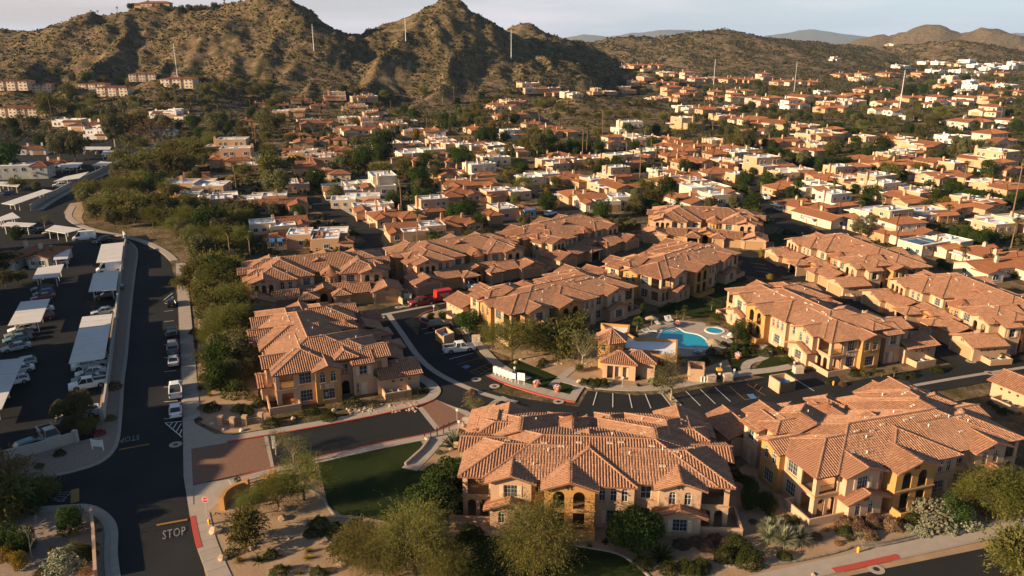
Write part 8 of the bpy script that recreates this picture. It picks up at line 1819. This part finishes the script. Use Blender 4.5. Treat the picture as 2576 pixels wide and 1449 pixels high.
def clubhouse():
    root = thing('clubhouse', 'clubhouse with hexagonal tiled tower, three dark doorways and white flat roof', 'clubhouse', (0, 0, 0))
    def atz(a, b_, z): return at(*zc(a, b_), z)
    p0 = atz(245, 705, 3.0); p1 = atz(742, 752, 3.0); L_ = math.hypot(p1[0] - p0[0], p1[1] - p0[1]); rz = math.atan2(p1[1] - p0[1], p1[0] - p0[0])
    w = thing('entrance_wing', '', '', (p0[0], p0[1], 0), rz); del w['label'], w['category']; w.parent = root
    R1 = Roof(-.4, L_ + .4, -.4, 5.6, 3.0, 'x', 'h', 'h'); R2 = Roof(L_ * .45, L_ * 1.62, .9, 6.6, 3.0, 'x', 'h', 'h'); s = Walls()
    ops = [(L_ * f, L_ * f + .95, .1, 2.35, 'r', '') for f in (.14, .38, .62)]
    s.wall((0, 0), (L_, 0), 0, 3.1, ops); s.wall((L_, 0), (L_, 1.4), 0, 3.1); s.wall((0, 5.2), (0, 0), 0, 3.1); s.wall((L_, 1.3), (L_ * 1.56, 1.3), 0, 3.1); s.wall((L_ * 1.56, 1.3), (L_ * 1.56, 6.2), 0, 3.1, [(1.2, 2.0, 1, 2.2, 'r', 'win')]); s.wall((L_ * 1.56, 6.2), (0, 6.2), 0, 3.1)
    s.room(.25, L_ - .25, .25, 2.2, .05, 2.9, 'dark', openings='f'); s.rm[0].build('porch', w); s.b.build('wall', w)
    for f in (.14, .38, .62): o = link('door', door_mesh(.95, 2.25), w, (L_ * f, 1.2, .06))
    d = MB('tile_deck'); R1.deck(d); R2.deck(d); ro = d.build('roof', w); link('roof_tiles', tiles_mesh('roof_tiles', roof_tiles([R1, R2])), ro, kind='stuff')
    for it in s.items: fill_opening(w, it)
    c = atz(372, 350, 5.2); t = thing('tower', '', '', (c[0], c[1], 0), .3); del t['label'], t['category']; t.parent = root; n = 6; r = 2.45; s = Walls()
    tp = [(r * math.cos(2 * math.pi * k / n), r * math.sin(2 * math.pi * k / n)) for k in range(n)]
    for k in range(n): a, b_ = tp[k], tp[(k + 1) % n]; s.wall(a, b_, 0, 5.3, [(.85, 1.6, 3.6, 4.6, 'a', 'win', {'cur': False})], 'stucco_orange')
    s.b.build('wall', t)
    for it in s.items: fill_opening(t, it)
    d = MB('tile_deck'); d.lathe([(3.05, 5.1), (3.05, 5.2), (.03, 6.9)], n); ro = d.build('roof', t); F = []
    for k in range(n):
        a = np.array([3.05 * math.cos(2 * math.pi * k / n), 3.05 * math.sin(2 * math.pi * k / n), 5.2]); e = np.array([3.05 * math.cos(2 * math.pi * (k + 1) / n), 3.05 * math.sin(2 * math.pi * (k + 1) / n), 5.2]); ap = np.array([0, 0, 6.9]); m = (a + e) / 2; U = (e - a) / np.linalg.norm(e - a); T = (ap - m) / np.linalg.norm(ap - m); Z = np.cross(U, T); H_ = np.linalg.norm(ap - m); W_ = np.linalg.norm(e - a)
        for j in range(int(H_ / .4)):
            ww = W_ / 2 * (1 - (j * .4 + .15) / H_)
            for u in np.arange(-ww + .18, ww - .1, .365): F.append(np.stack([U, T, Z, m + T * j * .4 + U * u], 1))
        dd = (ap - a) / np.linalg.norm(ap - a); X = np.cross(dd, [0, 0, 1.0]); X /= np.linalg.norm(X)
        for q in np.arange(0, np.linalg.norm(ap - a) - .2, .38): F.append(np.stack([X * 1.3, dd, np.cross(X, dd) * 1.2, a + dd * q + np.array([0, 0, .03])], 1))
    link('roof_tiles', tiles_mesh('roof_tiles', np.array(F)), ro, kind='stuff')
    for cs, hh in ((((560, 285), (610, 268), (770, 352), (910, 346), (1375, 374), (1365, 622), (915, 596), (545, 500)), 3.5), (((215, 122), (655, 150), (635, 262), (560, 285), (300, 240)), 3.7)):
        q = [atz(a, b_, hh) for a, b_ in cs]; ar = sum(q[i][0] * q[(i + 1) % len(q)][1] - q[(i + 1) % len(q)][0] * q[i][1] for i in range(len(q)))
        if ar < 0: q = q[::-1]
        b = MB('stucco', 'roof_white'); b.prism(q, 0, hh - .5, False); b.use('roof_white')
        for tri in tessellate_polygon([[Vector((p[0], p[1], 0)) for p in q]]):
            a, e, c_ = [q[i] for i in tri]
            if (e[0] - a[0]) * (c_[1] - a[1]) - (e[1] - a[1]) * (c_[0] - a[0]) < 0: e, c_ = c_, e
            b.poly([(p[0], p[1], hh - .52) for p in (a, e, c_)])
        b.build('flat_wing', root); b = MB('stucco_orange'); ribbon_mb(b, q + q[:1], .004, .36, hh - .9, hh); b.build('parapet', root)
    x0, y0 = atz(1540, 700, 2.2); q = [atz(1540, 700, 2.2), atz(1770, 714, 2.2), atz(1778, 830, 2.2), atz(1562, 818, 2.2)]
    b = MB('stucco'); 
    for i in range(4): ribbon_mb(b, [q[i], q[(i + 1) % 4]], -.12, .12, 0, 2.2 + .004 * i)
    o = b.build('equipment_yard', None); tag(o, 'low open-topped stucco yard behind the thin pale-trunked tree', 'enclosure')
clubhouse()
# ------------------------------------------------------------------ masts on the hills, hilltop house
for i, (b0, t0, l) in enumerate((((447, 198), (433, 110), 'white mast on the sandy toe of the long ridge'), ((790, 131), (785, 60), 'white mast on the dark flank of the long ridge'), ((1021, 106), (1018, 40), 'white mast on the shoulder of the pyramid hill, against the sky'), ((1286, 150), (1285, 75), 'white mast on the lower spur of the pyramid hill'), ((1795, 213), (1797.5, 149), 'white mast rising from the houses under the rolling hill'), ((1997, 234), (2005, 154), 'thin grey mast right of the thick white one'), ((2263, 272), (2275, 176), 'mast among the pale suburban houses'))):
    x, y = at(*b0); z = hz1(x, y); dist = y * CP + CAM_H * SP; a, c_, e = ray(*t0); hh = max(20, CAM_H + y * e / c_ - z); w = .38 if i != 5 else .25
    t = thing('power_mast', l, 'mast', (x, y, z - 1), 0, 'tall slim masts on and below the hills'); b = MB('steel_white'); b.bar((0, 0, 0), (0, 0, hh + 1), w, 8, w * .45); b.build('pole', t)
    for k in range(3): c = MB('ac_grey'); c.bar((-1.4, 0, hh - 2 - k * 2.5), (1.4, 0, hh - 2 - k * 2.5), .12, 5); c.build('cross_arm', t)
x, y, z = far(395, 20, 872); 
def hill_house():
    zz_ = max(hz1(x - 8, y), hz1(x + 8, y), hz1(x, y)) - 1
    t = thing('hilltop_house', 'long brown house with red tile roofs on the ridge top', 'house', (x, y, zz_)); wb = MB('stucco_tan'); d = MB('tile_deck'); Rs = [Roof(-16, 16, -5, 6, 5, 'x'), Roof(-30, -14, -4, 6, 3.4, 'x')]
    wb.box(-15, 15, -4, 5, -4, 5.05); wb.box(-29, -15.003, -3, 5, -4, 3.45); wb.build('wall', t); [r.deck(d) for r in Rs]; ro = d.build('roof', t); link('roof_tiles', tiles_mesh('roof_tiles', roof_tiles(Rs, None, .8, .9), 'tile_red'), ro, kind='stuff')
    for k in range(6): add_win(t, -13 + k * 4.6, -4, 1.5, 0, 2.2, 1.8)
hill_house()
for i, (vx, vy, h) in enumerate(((227, 15, 9), (292, 8, 9), (372, 3, 8), (470, 5, 9), (565, 5, 10), (246, 30, 6))):
    X, Y, Z = far(vx, vy, 858); g = hz1(X, Y); o = place(TREE['p'][i % 3], False, (X, Y, g - .3), i, ORD[i] + ' small palm from the left along the ridge skyline', KGRP['p'], scale=(.8, .8, h / 15)); o['category'] = 'palm'
for i, (vx, vy, h, k) in enumerate(((475, 6, 8, 'e'), (540, 18, 7, 'f'), (455, 10, 8, 'f'), (420, 8, 6, 'f'), (330, 26, 6, 'f'), (500, 12, 6, 'm'))):
    X, Y, Z = far(vx, vy, 862); o = place(TREE[k][0], False, (X, Y, hz1(X, Y) - .4), i, f'{ORD[i]} dark tree from the ridge house on the skyline', 'trees on the ridge skyline', scale=(1, 1, h / BASEH[k])); o['category'] = 'tree'
# unseen tall blocks added beyond the car park to shade it and the street
for i, (X, Y, rz) in enumerate(((-92.5, 112, math.pi / 2), (-115, 148, math.pi / 2), (-139, 184, math.pi / 2), (-77, 80, math.pi / 2))):
    o = place(HP['Ap'][0], False, (X, Y, .02), rz, f'tall pale block added for its shade, {["nearest the long carport", "behind the shaded carports", "by the tiled hall", "beyond the low white wall"][i]} out of view', 'apartment blocks at the edge of the ridge', scale=(1, 1, 1.45)); o['category'] = 'apartment block'
for k, r in CARP.items():
    if k not in _cu: _drop(r)

# ------------------------------------------------------------------ the air: distant ranges fade to pale blue
hm_ = D.materials.new('haze_air'); hm_.use_nodes = True; hm_.node_tree.nodes.clear()
ho = _n(hm_.node_tree, 'ShaderNodeOutputMaterial'); hv = _n(hm_.node_tree, 'ShaderNodeVolumePrincipled'); hv.inputs['Color'].default_value = (.46, .69, 1.0, 1); hv.inputs['Density'].default_value = 3.4e-5; hv.inputs['Anisotropy'].default_value = 0.0
hm_.node_tree.links.new(hv.outputs[0], ho.inputs['Volume']); MAT['haze_air'] = hm_
b = MB('haze_air'); b.box(-20500, 20500, -20500, 20500, -2.0, 420.0); b.build('haze', None, kind='stuff')
